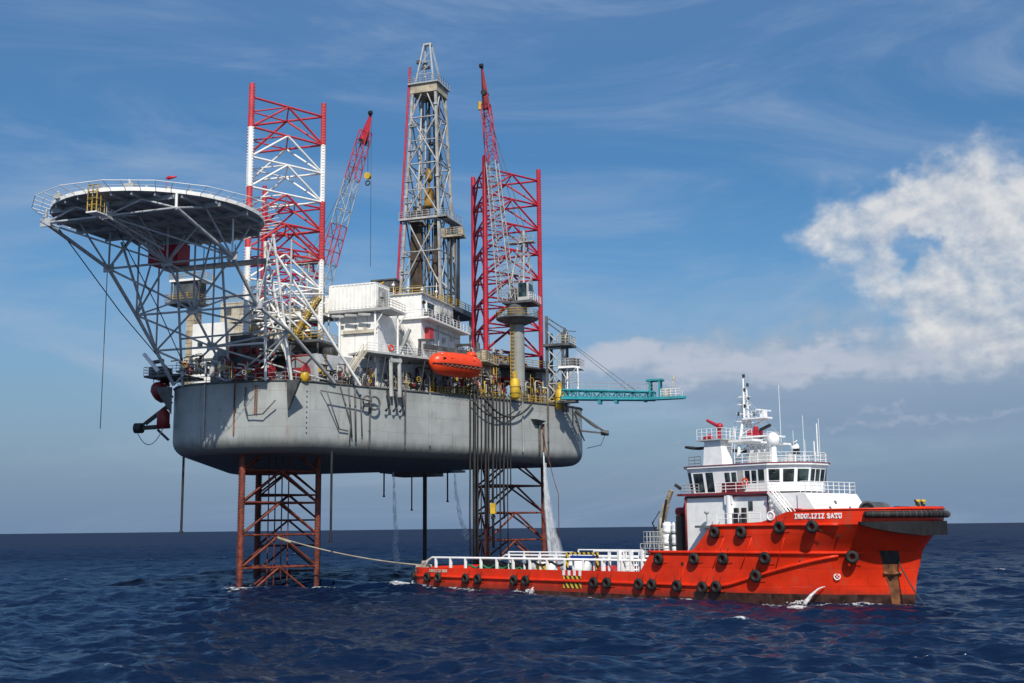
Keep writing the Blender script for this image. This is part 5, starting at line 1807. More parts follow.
mb = MB(); mb.box(30.9, 35.7, 36.6, 40.6, 38.3, 38.7); mb.build('platform', M_DGREY, st)
mb = MB(); mb.rail([(33.4, 36.7, 38.7), (35.6, 36.7, 38.7), (35.6, 40.5, 38.7)], 1.3, .06, .8, 2); mb.build('handrail', M_CREAM, st)
mb = MB(); mb.beam((31.4, 37.4, 43.4), (35.0, 37.4, 40.9), .2); mb.beam((31.4, 37.4, 42.6), (34.4, 37.4, 40.2), .2); mb.beam((34.4, 37.4, 38.9), (34.6, 37.4, 41.4), .35); mb.beam((34.4, 37.2, 40.9), (36.6, 37.4, 40.6), .12); mb.build('sheave_arm', M_DGREY, st)
sv = thing('white_platform', 'white cantilevered platform with machinery above the gangway root', 'platform', RIG, (36, 38, 33))
mb = MB(); mb.prism([(33.6, 36.5), (36.2, 36.5), (37.0, 38), (37.0, 41), (33.6, 41)], 34.4, 34.75); mb.build('floor', M_BWHITE, sv)
mb = MB(); mb.rail([(33.6, 36.6, 34.75), (36.2, 36.6, 34.75), (36.9, 38, 34.75), (36.9, 41, 34.75)], 1.3, .05, .8, 2); mb.build('handrail', M_GREY, sv)
mb = MB(); mb.box(34.8, 36.2, 37.2, 39, 34.75, 36.2); mb.cyl((36.2, 39, 34.75), (36.2, 39, 36.2), .4, n=10); mb.box(35.6, 36.2, 37, 37.6, 34.75, 35.8); mb.build('motor', M_DGREY, sv)
for x in (35.0, 36.8):
    mb = MB(); mb.cyl((x, 37.2, 30.4), (x, 37.2, 34.4), .16 if x < 37 else .10, n=6); mb.build('post', M_BWHITE, sv)
mb = MB(); mb.cyl((35.0, 37.0, 32.4), (36.6, 37, 34.4), .12, n=6); mb.cyl((35.0, 37.0, 32.4), (33.8, 37.0, 34.4), .12, n=6); mb.rail([(35.2, 37.0, 31.4), (36.8, 37.0, 31.4)], 2.0, .05, .7, 3); mb.build('brace', M_GREY, sv)

gw = thing('turquoise_gangway', 'turquoise gangway boom swung out level from the right end of the rig', 'gangway', RIG, (34, 36, 28.5))
G0, G1 = Vector((34.4, 36.4, 29.9)), Vector((50.0, 36.0, 28.9))
mb = MB(); lattice(mb, G0, G1, 1.5, 1.25, (0, 1, 0), 12, .20, .10); mb.build('truss', M_TEAL, gw)
mb = MB(); mb.beam(G0 + Vector((0, 0, -.62)), G1 + Vector((0, 0, -.55)), 1.5, .12); mb.beam(G0 + Vector((0, -.75, -.45)), G1 + Vector((0, -.65, -.4)), .08, .28); mb.build('floor', M_TEAL, gw)
mb = MB(); mb.rail([G0 + Vector((2, -.6, .75)), G1 + Vector((0, -.6, .7))], 1.2, .035, 1.6, 1); mb.build('handrail', M_CREAM, gw)
mb = MB(); mb.prism([(48.6, 35), (54.6, 35.2), (55.2, 36), (54.6, 36.8), (48.6, 37)], 28.25, 28.65); mb.build('end_platform', M_TEAL, gw)
mb = MB()
for x, y in ((49.4, 35.2), (49.4, 36.8), (51.0, 35.2), (51.0, 36.8)):
    mb.beam((x, y, 28.6), (x, y, 31.4), .26)
mb.box(48.8, 51.5, 35.0, 37.0, 31.3, 31.6)
mb.build('end_frame', M_TEAL, gw)
mb = MB(); mb.rail([(51.2, 35.2, 28.65), (54.4, 35.4, 28.65), (54.4, 36.6, 28.65)], 1.2, .05, .8, 2); mb.build('end_rail', M_BWHITE, gw)
mb = MB(); mb.cyl((52.8, 35.8, 28.6), (53.2, 35.8, 31.9), .1, n=6); mb.box(51.6, 52.4, 35.5, 36.2, 28.65, 30.0); mb.cyl((53.2, 35.8, 31.4), (53.4, 35.8, 31.9), .2, n=8); mb.build('end_gear', M_CREAM, gw)
for x in (40.6, 43.4, 48.2):
    mb = MB(); mb.box(x, x + .5, 35.4, 36.6, 28.0, 28.6); mb.build('bracket', M_TEAL, gw)
mb = MB(); mb.lathe((34.6, 36.6, 27.0), (0, 0, 1), [(0, .5), (1.4, .5), (1.7, 1.2), (1.9, 1.2)], 14); mb.box(33.6, 36.8, 35.6, 37.6, 28.5, 28.8); mb.build('slew_base', M_DGREY, gw)
for dz, e in ((0, 0), (.35, 1.2)):
    mb = MB(); mb.tube([(35.8, 37.2, 38.3 + dz), (46.6 + e, 36, 29.2)], .04, 4); mb.build('guy_wire', M_DGREY, gw)

# falling water
def fall(label, a, b, z0, z1, r0, r1, mat, lean, seed, n_=5):
    rg = random.Random(seed)
    m = MB()
    for k in range(n_):
        pts = []
        for i in range(14):
            t = i / 13
            pts.append((a + lean * t * t + rg.uniform(-1, 1) * r0 * .7 * (1 + 2.5 * t), b + rg.uniform(-1, 1) * r0 * (1 + 2 * t), z0 + (z1 - z0) * t))
        m.tube(pts, r0, 6, r1)
    o = m.build_at('falling_water', mat, (a, b, z1))
    return tag(o, label, 'water', 'water falling from the rig', 'stuff')


p = side(49.6, .9, 0)
fall('white overboard water falling from the chute at the right end of the hull', p.x, p.y, 20.2, .1, .08, .26, M_SPRAY, 1.2, 1, 6)
fall('misty spray drifting right of the overboard water', p.x + .2, p.y, 18.5, .1, .16, 1.25, M_MIST2, 2.6, 12, 7)
fall('thin spray falling left of the conductor pipe', -3.8, 52, 19.6, .3, .14, .55, M_MIST, .9, 2, 2)
fall('faint thin spray falling behind the right leg', 7.0, 56, 18.6, 6, .14, .5, M_MIST, 2.4, 3, 2)

# ---------------------------------------------------------------- supply vessel
ship = thing('supply_vessel', 'orange red anchor handling ship with white bridge moored in front of the rig', 'ship', BOAT, (36, 0, 0))
# hull levels: z, start of taper, end at the stem, exponents
LEV = [(-2.5, 44, 68.6, 2.0, .90), (0, 48, 70.2, 2.3, .84), (2.5, 50, 70.5, 2.4, .80), (5.3, 53, 71.3, 2.6, .74), (8.0, 61.5, 72.9, 2.6, .50), (9.7, 61.8, 73.1, 2.6, .50)]


def hb(u, z):
    """half breadth of the hull at station u and height z"""
    for a, b in zip(LEV, LEV[1:]):
        if z <= b[0] or b is LEV[-1]:
            t = min(1, max(0, (z - a[0]) / (b[0] - a[0])))
            u0, u1, p, q = [a[i] + (b[i] - a[i]) * t for i in range(1, 5)]
            break
    w = 8.0
    if u < 1.5:
        w = 8.0 - 1.2 * max(0, (1.5 - u) / 3.0) ** 2
    if u <= u0: return w
    s = (u - u0) / (u1 - u0)
    if s >= 1: return 0.0
    return w * (1 - s ** p) ** q


PROF = [(-1.2, 2.75), (40.6, 2.9), (41.0, 3.1), (42.6, 5.25), (48.4, 5.35), (48.8, 5.6), (51.2, 8.1), (57.6, 8.35), (58.4, 8.55), (60.8, 9.35), (66, 9.5), (73.1, 9.7)]


def ztop(u):
    for (a, za), (b, zb) in zip(PROF, PROF[1:]):
        if u <= b: return za + (zb - za) * max(0, (u - a)) / (b - a)
    return PROF[-1][1]


US = sorted(set([-1.2, -.6, 0, 1, 2, 4] + list(range(6, 40, 3)) + [40.6, 41, 41.8, 42.6, 45, 48.4, 48.8, 49.6, 50.4, 51.2, 53, 55, 56.4, 57.6, 58.4, 59.6, 60.8, 62, 63, 64, 65, 66, 67, 68, 68.6, 69.2, 69.8, 70.3, 70.8, 71.3, 71.9]))
ZL = [-2.5, -.6, .3, .95, 2.5, 3.9, 5.3, 6.2, 7.1, 8.0, 9.7]


def stem_u(z):
    for a, b in zip(LEV, LEV[1:]):
        if z <= b[0] or b is LEV[-1]:
            t = min(1, max(0, (z - a[0]) / (b[0] - a[0])))
            return a[2] + (b[2] - a[2]) * t


def hull_grid(side_sign, off=0.0):
    """columns run to each level's own stem so that the bow closes"""
    cols = []
    base = [u for u in US if u <= 60.8]
    for u in base:
        cols.append([(u, min(z, ztop(u))) for z in ZL])
    n = 22
    for k in range(1, n + 1):
        s = (k / n)
        s = 1 - (1 - s) ** 1.6
        col = []
        for z in ZL:
            e = stem_u(z)
            u = 60.8 + (e - 60.8) * s
            col.append((u, min(z, ztop(u))))
        cols.append(col)
    out = []
    for c in cols:
        out.append([(u + (-.25 * max(0, 1.2 - z) if u < 0 else 0) * -1, side_sign * max(0, hb(u, z) - off) if (c is not cols[-1]) else 0.0, z) for u, z in c])
    return out


def add_grid(m, g, pick):
    nz = len(ZL)
    vs = [p for c in g for p in c]
    for i in range(len(g) - 1):
        for j in range(nz - 1):
            q = [g[i][j], g[i + 1][j], g[i + 1][j + 1], g[i][j + 1]]
            if abs(q[0][2] - q[3][2]) < 1e-4 and abs(q[1][2] - q[2][2]) < 1e-4: continue
            m.mi = pick(q)
            pts = []
            for p in q:
                if not pts or (Vector(p) - Vector(pts[-1])).length > 1e-4: pts.append(p)
            if len(pts) >= 3:
                m.add(pts, [tuple(range(len(pts)))], False)


mb = MB(BOAT)
for s_ in (1, -1):
    add_grid(mb, hull_grid(s_), lambda q: 1 if max(p[2] for p in q) < (1.0 if q[0][0] > 48 else .35) else 0)
tr = hull_grid(1)[0]
for j in range(len(ZL) - 1):
    a, b = tr[j], tr[j + 1]
    if b[2] - a[2] > 1e-3:
        mb.mi = 1 if b[2] < .35 else 0
        mb.add([a, b, (b[0], -b[1], b[2]), (a[0], -a[1], a[2])], [(0, 1, 2, 3)])
o = mb.build('hull', [M_BOATRED, M_BOOT], ship)
bm = bmesh.new(); bm.from_mesh(o.data)
bmesh.ops.remove_doubles(bm, verts=bm.verts, dist=.002)
bmesh.ops.recalc_face_normals(bm, faces=bm.faces)
for f in bm.faces: f.smooth = True
for e in bm.edges:
    if len(e.link_faces) == 2 and e.calc_face_angle() > .45: e.smooth = False
bm.to_mesh(o.data); bm.free()
# inner bulwark and cap rail
mb = MB(BOAT)
for s_ in (1, -1):
    g = hull_grid(s_, .22)
    for i in range(len(g) - 1):
        a, b = g[i][-1], g[i + 1][-1]
        za, zb = max(1.5, a[2] - 1.3), max(1.5, b[2] - 1.3)
        mb.add([(a[0], a[1], za), (b[0], b[1], zb), (b[0], b[1], b[2]), (a[0], a[1], a[2])], [(0, 1, 2, 3)])
    go = hull_grid(s_)
    for i in range(len(g) - 1):
        a, b, c, d_ = g[i][-1], g[i + 1][-1], go[i + 1][-1], go[i][-1]
        mb.add([(p[0], p[1], p[2] + .004) for p in (a, b, c, d_)], [(0, 1, 2, 3)])
mb.build('bulwark', M_BOATRED, ship, recalc=False)
# decks
mb = MB(BOAT)
mb.prism([(-1, -7.6), (49, -7.7), (49, 7.7), (-1, 7.6)], 1.3, 1.6)
mb.build('main_deck', M_GRATE, ship)
mb = MB(BOAT)
us = [60.8 + k * .95 for k in range(15)]
edge = [(48.6, 7.6), (60.8, 7.6)] + [(u, max(.05, hb(u, 8.2) - .25)) for u in us[1:] if u < 72.8]
mb.prism(edge + [(u, -v) for u, v in reversed(edge)], 7.8, 8.05)
mb.build('forecastle_deck', M_GRATE, ship)
mb = MB(BOAT)
mb.prism([(41.6, -7.6), (49, -7.6), (49, 7.6), (41.6, 7.6)], 4.1, 4.4)
mb.build('upper_deck', M_GRATE, ship)
# rubbing bars
def bar(pts, r, name='rubbing_bar', mat=M_BOATRED):
    m = MB(BOAT)
    m.tube([(u, hb(u, z) + .06, z) for u, z in pts], r, 8)
    m.build(name, mat, ship)
    m = MB(BOAT)
    m.tube([(u, -hb(u, z) - .06, z) for u, z in pts], r, 8)
    m.build(name, mat, ship)


bar([(u, 1.6) for u in range(-1, 52)] + [(52, 1.62), (53, 1.75), (54, 2.0), (56, 2.6), (58, 3.15), (60, 3.7), (62, 4.2), (64, 4.65), (65.2, 4.9)], .19)
bar([(42.2 + k * .9, 5.15) for k in range(29)], .17)
bar([(51.2 + k * .9, 8.0) for k in range(18)], .17)
mb = MB(BOAT)
for u in (47.6, 52.8, 56.4, 60.4):
    mb = MB(BOAT)
    z0 = 5.1 if u > 50 else 2.4
    mb.tube([(u - 1.6, hb(u, z0) + .05, z0 - 1.6), (u, hb(u, z0 + 2) + .05, z0 + 1.6)], .05, 5)
    mb.build('side_stiffener', M_BOATRED, ship)
# bow belt and roller fender
def bowline(z, off, u0, n=26, zf=None):
    pts = []
    for k in range(n + 1):
        s = k / n
        s = 1 - (1 - s) ** 2.2
        e = stem_u(min(z, 9.7))
        u = u0 + (e - .02 - u0) * s
        v = hb(u, z) if k < n else 0
        pts.append(Vector((u, v, z)))
    full = pts + [Vector((p.x, -p.y, p.z)) for p in reversed(pts[:-1])]
    res = []
    for i, p in enumerate(full):
        d = full[min(i + 1, len(full) - 1)] - full[max(i - 1, 0)]
        nn = Vector((-d.y, d.x, 0)).normalized()
        if nn.dot(Vector((p.x - 62, p.y, 0))) < 0: nn = -nn
        q = p + nn * off
        if zf: q.z = zf(p.x)
        res.append(q)
    return res


lo_ = lambda u: 8.0 - 1.15 * min(1, max(0, (u - 68.3) / 4.2)) ** .8
A_, B_ = bowline(8.0, .06, 68.3), bowline(8.0, .36, 68.5)
mb = MB(BOAT)
vs = []
for a, b in zip(A_, B_):
    zl = lo_(a.x)
    vs += [(a.x, a.y, 8.25), (b.x, b.y, 8.25), (b.x, b.y, zl), (a.x - (8 - zl) * .35 if a.x > 70 else a.x, a.y * (1 - (8 - zl) * .03), zl)]
n_ = len(A_)
mb.add(vs, [(i * 4 + j, (i + 1) * 4 + j, (i + 1) * 4 + (j + 1) % 4, i * 4 + (j + 1) % 4) for i in range(n_ - 1) for j in range(4)] + [(0, 1, 2, 3), tuple((n_ - 1) * 4 + j for j in range(4))])
mb.build('bow_belt', M_BELT, ship)
P_ = bowline(8.95, .28, 68.9)
mb = MB(BOAT); mb.tube(P_, .35, 10); mb.build('bow_fender', M_RUBBER, ship)
for i in range(2, len(P_) - 2, 2):
    d = (P_[i + 1] - P_[i - 1]).normalized()
    mb = MB(BOAT); mb.torus(P_[i], d, .36, .03, 12, 5); mb.build('fender_chain', M_DGREY, ship)
mb = MB(BOAT); mb.tube(bowline(9.5, .02, 62), .10, 6); mb.build('bow_cap_rail', M_BOATRED, ship)
# anchor pocket, rust run, chain
av = lambda u, z: hb(u, z)


def skin_patch(zs, u0s, u1s, off, name, mat, n=7):
    m = MB(BOAT)
    vs = []
    for z, a, b in zip(zs, u0s, u1s):
        for k in range(n):
            u = a + (b - a) * k / (n - 1)
            vs.append((u, hb(u, z) + off, z))
    m.add(vs, [(i * n + j, i * n + j + 1, (i + 1) * n + j + 1, (i + 1) * n + j) for i in range(len(zs) - 1) for j in range(n - 1)], True)
    return m.build(name, mat, ship, recalc=False)


skin_patch([5.35, 5.0, 4.6, 4.2, 4.0], [68.6] * 5, [69.95, 69.95, 69.9, 69.85, 69.8], .06, 'anchor_pocket', M_BLACK)
skin_patch([3.98, 3.3, 2.7, 2.0, 1.3, .6, 0, -.4], [68.55, 68.5, 68.5, 68.6, 68.6, 68.6, 68.6, 68.6], [69.7, 69.55, 69.45, 69.35, 69.3, 69.25, 69.2, 69.2], .05, 'rust_stain', M_BROWN)
va = av(69.0, 3.2)
mb = MB(BOAT); mb.box(68.7, 69.4, va - .3, va + .40, 3.0, 3.9); mb.cyl((68.4, av(68.4, 3) + .1, 3.1), (69.7, av(69.7, 3) + .1, 3.1), .18, n=8); mb.build('anchor', M_BROWN, ship)
mb = MB(BOAT); mb.tube(catenary((69.7, av(69.7, 4.2) + .12, 4.4), (73.0, 2.6, -.5), .4), .07, 6); mb.build('anchor_chain', M_BLACK, ship)
# thruster mark: white ring with a cross
um, zm = 64.6, 2.75
vm = hb(um, zm) + .10
mb = MB(BOAT)
dn = Vector((hb(um + .4, zm) - hb(um - .4, zm), -.8, 0)).normalized()
tg_ = Vector((-dn.y, dn.x, 0))
mb.torus((um, vm, zm), dn, .30, .06, 20, 4, .3)
for s_ in (-1, 1):
    mb.beam(Vector((um, vm, zm)) + tg_ * .22 + Vector((0, 0, .22 * s_)), Vector((um, vm, zm)) - tg_ * .22 - Vector((0, 0, .22 * s_)), .10, .03)
mb.build('thruster_mark', M_BWHITE, ship)
for u, z in ((66, 6.9), (61.4, 4.2), (52, 4.3), (47.0, 3.9)):
    mb = MB(BOAT); mb.cyl((u, hb(u, z) - .05, z), (u, hb(u, z) + .05, z), .17, n=12); mb.build('hull_port', M_BLACK, ship)
mb = MB(BOAT); mb.cyl((58.9, 7.95, 8.95), (58.9, 8.06, 8.95), .52, n=18); pl = mb.build('panama_lead', M_BOATRED, ship)
mb = MB(BOAT); mb.torus((58.9, 8.07, 8.95), (0, 1, 0), .42, .10, 18, 6); mb.cyl((58.9, 8.05, 8.95), (58.9, 8.09, 8.95), .27, n=16); mb.build('lead_ring', M_BWHITE, pl)


GLYPH = {  # strokes on a cell 1 wide, 1.45 high
    'I': [(.5, 0, .5, 1.45), (.2, 0, .8, 0), (.2, 1.45, .8, 1.45)], 'N': [(.12, 0, .12, 1.45), (.12, 1.45, .88, 0), (.88, 0, .88, 1.45)],
    'D': [(.12, 0, .12, 1.45), (.12, 1.45, .62, 1.45), (.62, 1.45, .9, 1.1), (.9, 1.1, .9, .35), (.9, .35, .62, 0), (.62, 0, .12, 0)],
    'O': [(.1, .3, .1, 1.15), (.1, 1.15, .35, 1.45), (.35, 1.45, .65, 1.45), (.65, 1.45, .9, 1.15), (.9, 1.15, .9, .3), (.9, .3, .65, 0), (.65, 0, .35, 0), (.35, 0, .1, .3)],
    'L': [(.2, 0, .2, 1.45), (.05, 1.45, .4, 1.45), (.05, 0, .9, 0), (.9, 0, .9, .35)], 'Z': [(.1, 1.45, .9, 1.45), (.9, 1.45, .1, 0), (.1, 0, .9, 0)],
    'S': [(.9, 1.2, .65, 1.45), (.65, 1.45, .3, 1.45), (.3, 1.45, .1, 1.15), (.1, 1.15, .9, .4), (.9, .4, .7, 0), (.7, 0, .3, 0), (.3, 0, .1, .25)],
    'A': [(.08, 0, .5, 1.45), (.5, 1.45, .92, 0), (.28, .5, .72, .5)], 'T': [(.5, 0, .5, 1.45), (.08, 1.45, .92, 1.45), (.3, 0, .7, 0), (.08, 1.1, .08, 1.45), (.92, 1.1, .92, 1.45)],
    'U': [(.12, 1.45, .12, .3), (.12, .3, .35, 0), (.35, 0, .65, 0), (.65, 0, .88, .3), (.88, .3, .88, 1.45), (0, 1.45, .3, 1.45), (.7, 1.45, 1, 1.45)]}


def lettering(txt, cell, u, z, mat, name, weight, gap=1.32):
    m = MB(BOAT)
    for ch_ in txt:
        for x0, y0, x1, y1 in GLYPH.get(ch_, []):
            p0 = Vector((u + x0 * cell, 0, z + y0 * cell)); p1 = Vector((u + x1 * cell, 0, z + y1 * cell))
            d_ = (p1 - p0).normalized() * (weight * .35)
            p0, p1 = p0 - d_, p1 + d_
            p0.y, p1.y = hb(p0.x, p0.z) + .03, hb(p1.x, p1.z) + .03
            m.beam(p0, p1, .05, weight) if abs(p1.x - p0.x) > 1e-6 else m.beam(p0, p1, weight, .05)
        u += cell * (gap if ch_ != ' ' else .75)
    return m.build(name, mat, ship)


lettering('INDOLIZIZ SATU', .29, 61.75, 8.66, M_BWHITE, 'name_lettering', .115)
lettering('INDOLIZIZ SATU', .21, 3.0, 2.2, M_CREAM, 'name_lettering', .085)
# rescue zone stripes on the side
mb = MB(BOAT)
mb.add([(28.6, 8.03, .75), (31.6, 8.03, .75), (31.6, 8.03, 1.38), (28.6, 8.03, 1.38)], [(0, 1, 2, 3)])
mb.add([(28.6, 8.03, 1.82), (31.6, 8.03, 1.82), (31.6, 8.03, 2.2), (28.6, 8.03, 2.2)], [(0, 1, 2, 3)])
mb.build('rescue_zone_stripes', M_STRIPE, ship, recalc=False)
mb = MB(BOAT)
for k in range(4):
    mb.box(28.5 + k * .9, 28.9 + k * .9, 8.0, 8.04, 2.25, 2.86)
mb.build('rescue_zone_panels', M_BWHITE, ship)

# ---- superstructure
def wall_prism(name, poly, z0, z1, mat, top=None):
    m = MB(BOAT); m.prism(poly, z0, z1, top)
    return m.build(name, mat, ship)


dh = wall_prism('deckhouse', [(46, -5.8), (57.3, -5.8), (57.3, 5.8), (46, 5.8)], 4.4, 11.4, M_BWHITE)
mb = MB(BOAT)
mb.box(45.4, 57.6, 5.5, 6.3, 11.38, 11.62); mb.box(45.4, 57.6, -6.3, -5.5, 11.38, 11.62); mb.box(45.2, 46.0, -6.3, 6.3, 11.38, 11.62)
mb.build('bridge_deck_edge', M_MAROON, ship)
mb = MB(BOAT)
mb.tube([(46.1, 5.92, 5.4), (46.1, 5.92, 11.2)], .12); mb.tube([(57.15, 5.92, 8.1), (57.15, 5.92, 11.2), (46.1, 5.92, 11.2)], .10)
mb.build('trim_pipe', M_MAROON, ship)
mb = MB(BOAT); mb.cyl((52.2, 5.8, 5.5), (52.2, 5.8, 11.3), .5, n=14); mb.box(51.7, 52.7, 5.5, 6.2, 10.3, 11.3); mb.build('exhaust_trunk', M_BWHITE, ship)
mb = MB(BOAT); mb.box(54.6, 55.15, 5.8, 5.86, 9.6, 10.6); mb.build('window', M_GLASS, dh)
for u in (53.1, 54.1):
    mb = MB(BOAT); mb.box(u, u + .42, 6.1, 6.5, 8.2, 9.9); mb.build('vent_locker', M_BLACK, ship)
mb = MB(BOAT); mb.cyl((49.7, 6.8, 8.2), (49.7, 6.8, 9.4), .07, n=6); mb.lathe((49.7, 6.8, 9.3), (0, 0, 1), [(0, .1), (.1, .3), (.3, .3), (.35, .1)], 10); mb.build('air_vent', M_GREY, ship)
mb = MB(BOAT); mb.rail([(51.5, 7.4, 8.2), (57.2, 7.4, 8.2)], 1.1, .035, 1.3, 1); mb.build('handrail', M_BWHITE, ship)
# fore part under the bridge and sloped front house
wall_prism('fore_house', [(57.3, -5.0), (60.4, -5.0), (60.4, 5.0), (57.3, 5.0)], 8.05, 11.4, M_BWHITE)
fh = wall_prism('front_house', [(60.4, -5.2), (63.4, -5.2), (63.4, 5.2), (60.4, 5.2)], 8.05, 11.3, M_BWHITE, [(60.4, -5.2), (61.3, -5.2), (61.3, 5.2), (60.4, 5.2)])
mb = MB(BOAT)
for v in (-1.8, 2.2):
    mb.beam((62.95, v, 9.0), (62.35, v, 9.9), .16, .08)
mb.cyl((62.0, .4, 10.2), (61.9, .4, 10.5), .16, n=8)
mb.build('front_fitting', M_DGREY, fh)
c = bpy.data.curves.new('warning_lettering', 'FONT'); c.body = 'NO SMOKING'; c.size = .55; c.extrude = .01; c.offset = .01; c.materials.append(M_BLACK)
o = bpy.data.objects.new('warning_lettering', c); COL.objects.link(o); o.parent = fh
ex = -BOAT[2]; nrm = (BOAT[1] * 3.25 + Vector((0, 0, 2.1))).normalized(); ey = nrm.cross(ex)
M_ = Matrix((ex, ey, nrm)).transposed().to_4x4(); M_.translation = W(BOAT, (61.62 + .03, 4.4, 10.62)) - LOC[ship.name]
bpy.context.view_layer.update()
me = bpy.data.meshes.new_from_object(o.evaluated_get(bpy.context.evaluated_depsgraph_get()))
bpy.data.objects.remove(o)
o = bpy.data.objects.new('warning_lettering', me); COL.objects.link(o); o.parent = fh; o.matrix_local = M_
mb = MB(BOAT); mb.stair((60.6, 6.1, 8.1), (57.6, 6.1, 11.5), .8, (0, 1, 0), .035); mb.build('bridge_stair', M_BWHITE, ship)
mb = MB(BOAT); mb.box(59.9, 60.9, 5.1, 5.7, 8.6, 9.7); mb.build('fire_hose_box', M_RED, ship)
mb = MB(BOAT); mb.box(59.0, 59.7, 5.1, 5.7, 8.7, 9.8); mb.build('hose_reel', M_BELT, ship)
# bridge
BR = [(46.7, -5.0), (56.6, -5.0), (58.7, -3.0), (59.4, -1.4), (59.4, 1.4), (58.7, 3.0), (56.6, 5.0), (46.7, 5.0), (45.7, 4.2), (45.7, -4.2)]
BRT = [(46.4, -5.2), (56.7, -5.2), (59.1, -3.1), (59.9, -1.5), (59.9, 1.5), (59.1, 3.1), (56.7, 5.2), (46.4, 5.2), (45.2, 4.3), (45.2, -4.3)]
br = wall_prism('bridge', BR, 11.62, 14.45, M_BWHITE, BRT)
mb = MB(BOAT); top = [(u + (.25 if u > 53 else -.25), v * 1.05) for u, v in BRT]; mb.prism(top, 14.45, 14.66); mb.build('bridge_roof', M_BWHITE, ship)
mb = MB(BOAT)
ring = [(u * 1.0, v * 1.0, 14.7) for u, v in [(u + (.27 if u > 53 else -.27), v * 1.055) for u, v in BRT]]
for p, q in zip(ring, ring[1:] + ring[:1]):
    mb.beam(p, q, .06, .10)
mb.build('roof_edge_trim', M_MAROON, ship)


def pane(wall0, wall1, top0, top1, s0, s1, t0, t1, off, mat=M_GLASS, name='window'):
    """window on a sloping wall quad; s along, t up"""
    w0, w1, a0, a1 = map(Vector, (wall0, wall1, top0, top1))
    P = lambda s, t: w0.lerp(w1, s).lerp(a0.lerp(a1, s), t)
    n_ = (w1 - w0).cross(a0 - w0).normalized()
    if n_.dot(Vector((w0.x - 53, w0.y, 0))) < 0: n_ = -n_
    vs = [P(s, t) + n_ * o for o in (off, -.03) for s, t in ((s0, t0), (s1, t0), (s1, t1), (s0, t1))]
    m = MB(BOAT)
    m.add(vs, [(0, 1, 2, 3), (7, 6, 5, 4), (0, 4, 5, 1), (1, 5, 6, 2), (2, 6, 7, 3), (3, 7, 4, 0)])
    w = m.build(name, mat, br)
    vs = [P(s, t) + n_ * (off + .015) for s, t in ((s0 - .02 * 0, t0), (s1, t0), (s1, t1), (s0, t1))]
    return w


def wq(i):
    j = (i + 1) % len(BR)
    return (BR[i] + (11.62,), BR[j] + (11.62,), BRT[i] + (14.45,), BRT[j] + (14.45,))


side_q = (BR[7] + (11.62,), BR[6] + (11.62,), BRT[7] + (14.45,), BRT[6] + (14.45,))
Ls = 9.9
for u0, u1, z0, z1 in ((.2, 1.5, .05, .80), (1.9, 2.9, .05, .82), (7.2, 7.8, .34, .82), (8.05, 8.65, .34, .82), (8.9, 9.65, .36, .84)):
    pane(*side_q, u0 / Ls * .98 + .01, u1 / Ls * .98 + .01, z0, z1, .03)
for u0, u1 in ((4.5, 5.15), (5.4, 6.0)):
    pane(*side_q, u0 / Ls, u1 / Ls, .36, .78, .03)
pane(*side_q, 6.2 / Ls, 6.95 / Ls, .02, .84, .03, M_GREY, 'door')
for i, n_ in ((5, 2), (4, 1), (3, 3), (2, 1), (1, 2)):
    for k in range(n_):
        pane(*wq(i), (k + .12) / n_, (k + .88) / n_, .36, .84, .03)
far_q = (BR[0] + (11.62,), BR[1] + (11.62,), BRT[0] + (14.45,), BRT[1] + (14.45,))
for k in range(7):
    pane(*far_q, .08 + k * .13, .17 + k * .13, .36, .82, .03)
for i in (7, 8, 9):
    pane(*wq(i), .12, .88, .2, .84, .03)
mb = MB(BOAT); mb.box(51.3, 53.4, 5.3, 6.0, 11.65, 12.7); mb.build('locker', M_MAROON, ship)
mb = MB(BOAT); mb.torus((53.9, 5.35, 12.7), (0, 1, 0), .38, .09, 16, 6); mb.build('life_ring', M_ORANGE, ship)
mb = MB(BOAT); mb.rail([(45.5, -5.9, 11.62), (45.5, 5.9, 11.62), (48.2, 6.1, 11.62)], 1.05, .035, 1.1, 2); mb.build('handrail', M_GREY, ship)
mb = MB(BOAT); mb.rail([(50.5, 6.1, 11.62), (57.4, 6.1, 11.62), (58.6, 5.6, 11.62)], 1.05, .035, 1.3, 2); mb.build('handrail', M_BWHITE, ship)
mb = MB(BOAT); mb.rail([(60.6, 4.9, 11.35), (61.2, 4.9, 11.35), (61.2, -5.1, 11.35), (60.5, -5.1, 11.35)], 1.2, .04, 1.1, 2); mb.build('handrail', M_BWHITE, ship)
mb = MB(BOAT); mb.rail([(46, 4.9, 14.66), (47.8, 5.1, 14.66)], 1.15, .035, .9, 2); mb.build('handrail', M_DGREY, ship)
mb = MB(BOAT); mb.rail([(52.5, 5.1, 14.66), (56.6, 5.1, 14.66), (59.1, 3, 14.66), (59.9, 1.4, 14.66), (59.9, -1.4, 14.66), (59.1, -3, 14.66), (56.6, -5.1, 14.66), (47, -5.1, 14.66)], 1.15, .035, 1.1, 2); mb.build('handrail', M_BWHITE, ship)
mb = MB(BOAT); mb.beam((44.9, 6.2, 12.7), (45.5, 5.9, 12.2), .35); mb.build('searchlight', M_BLACK, ship)
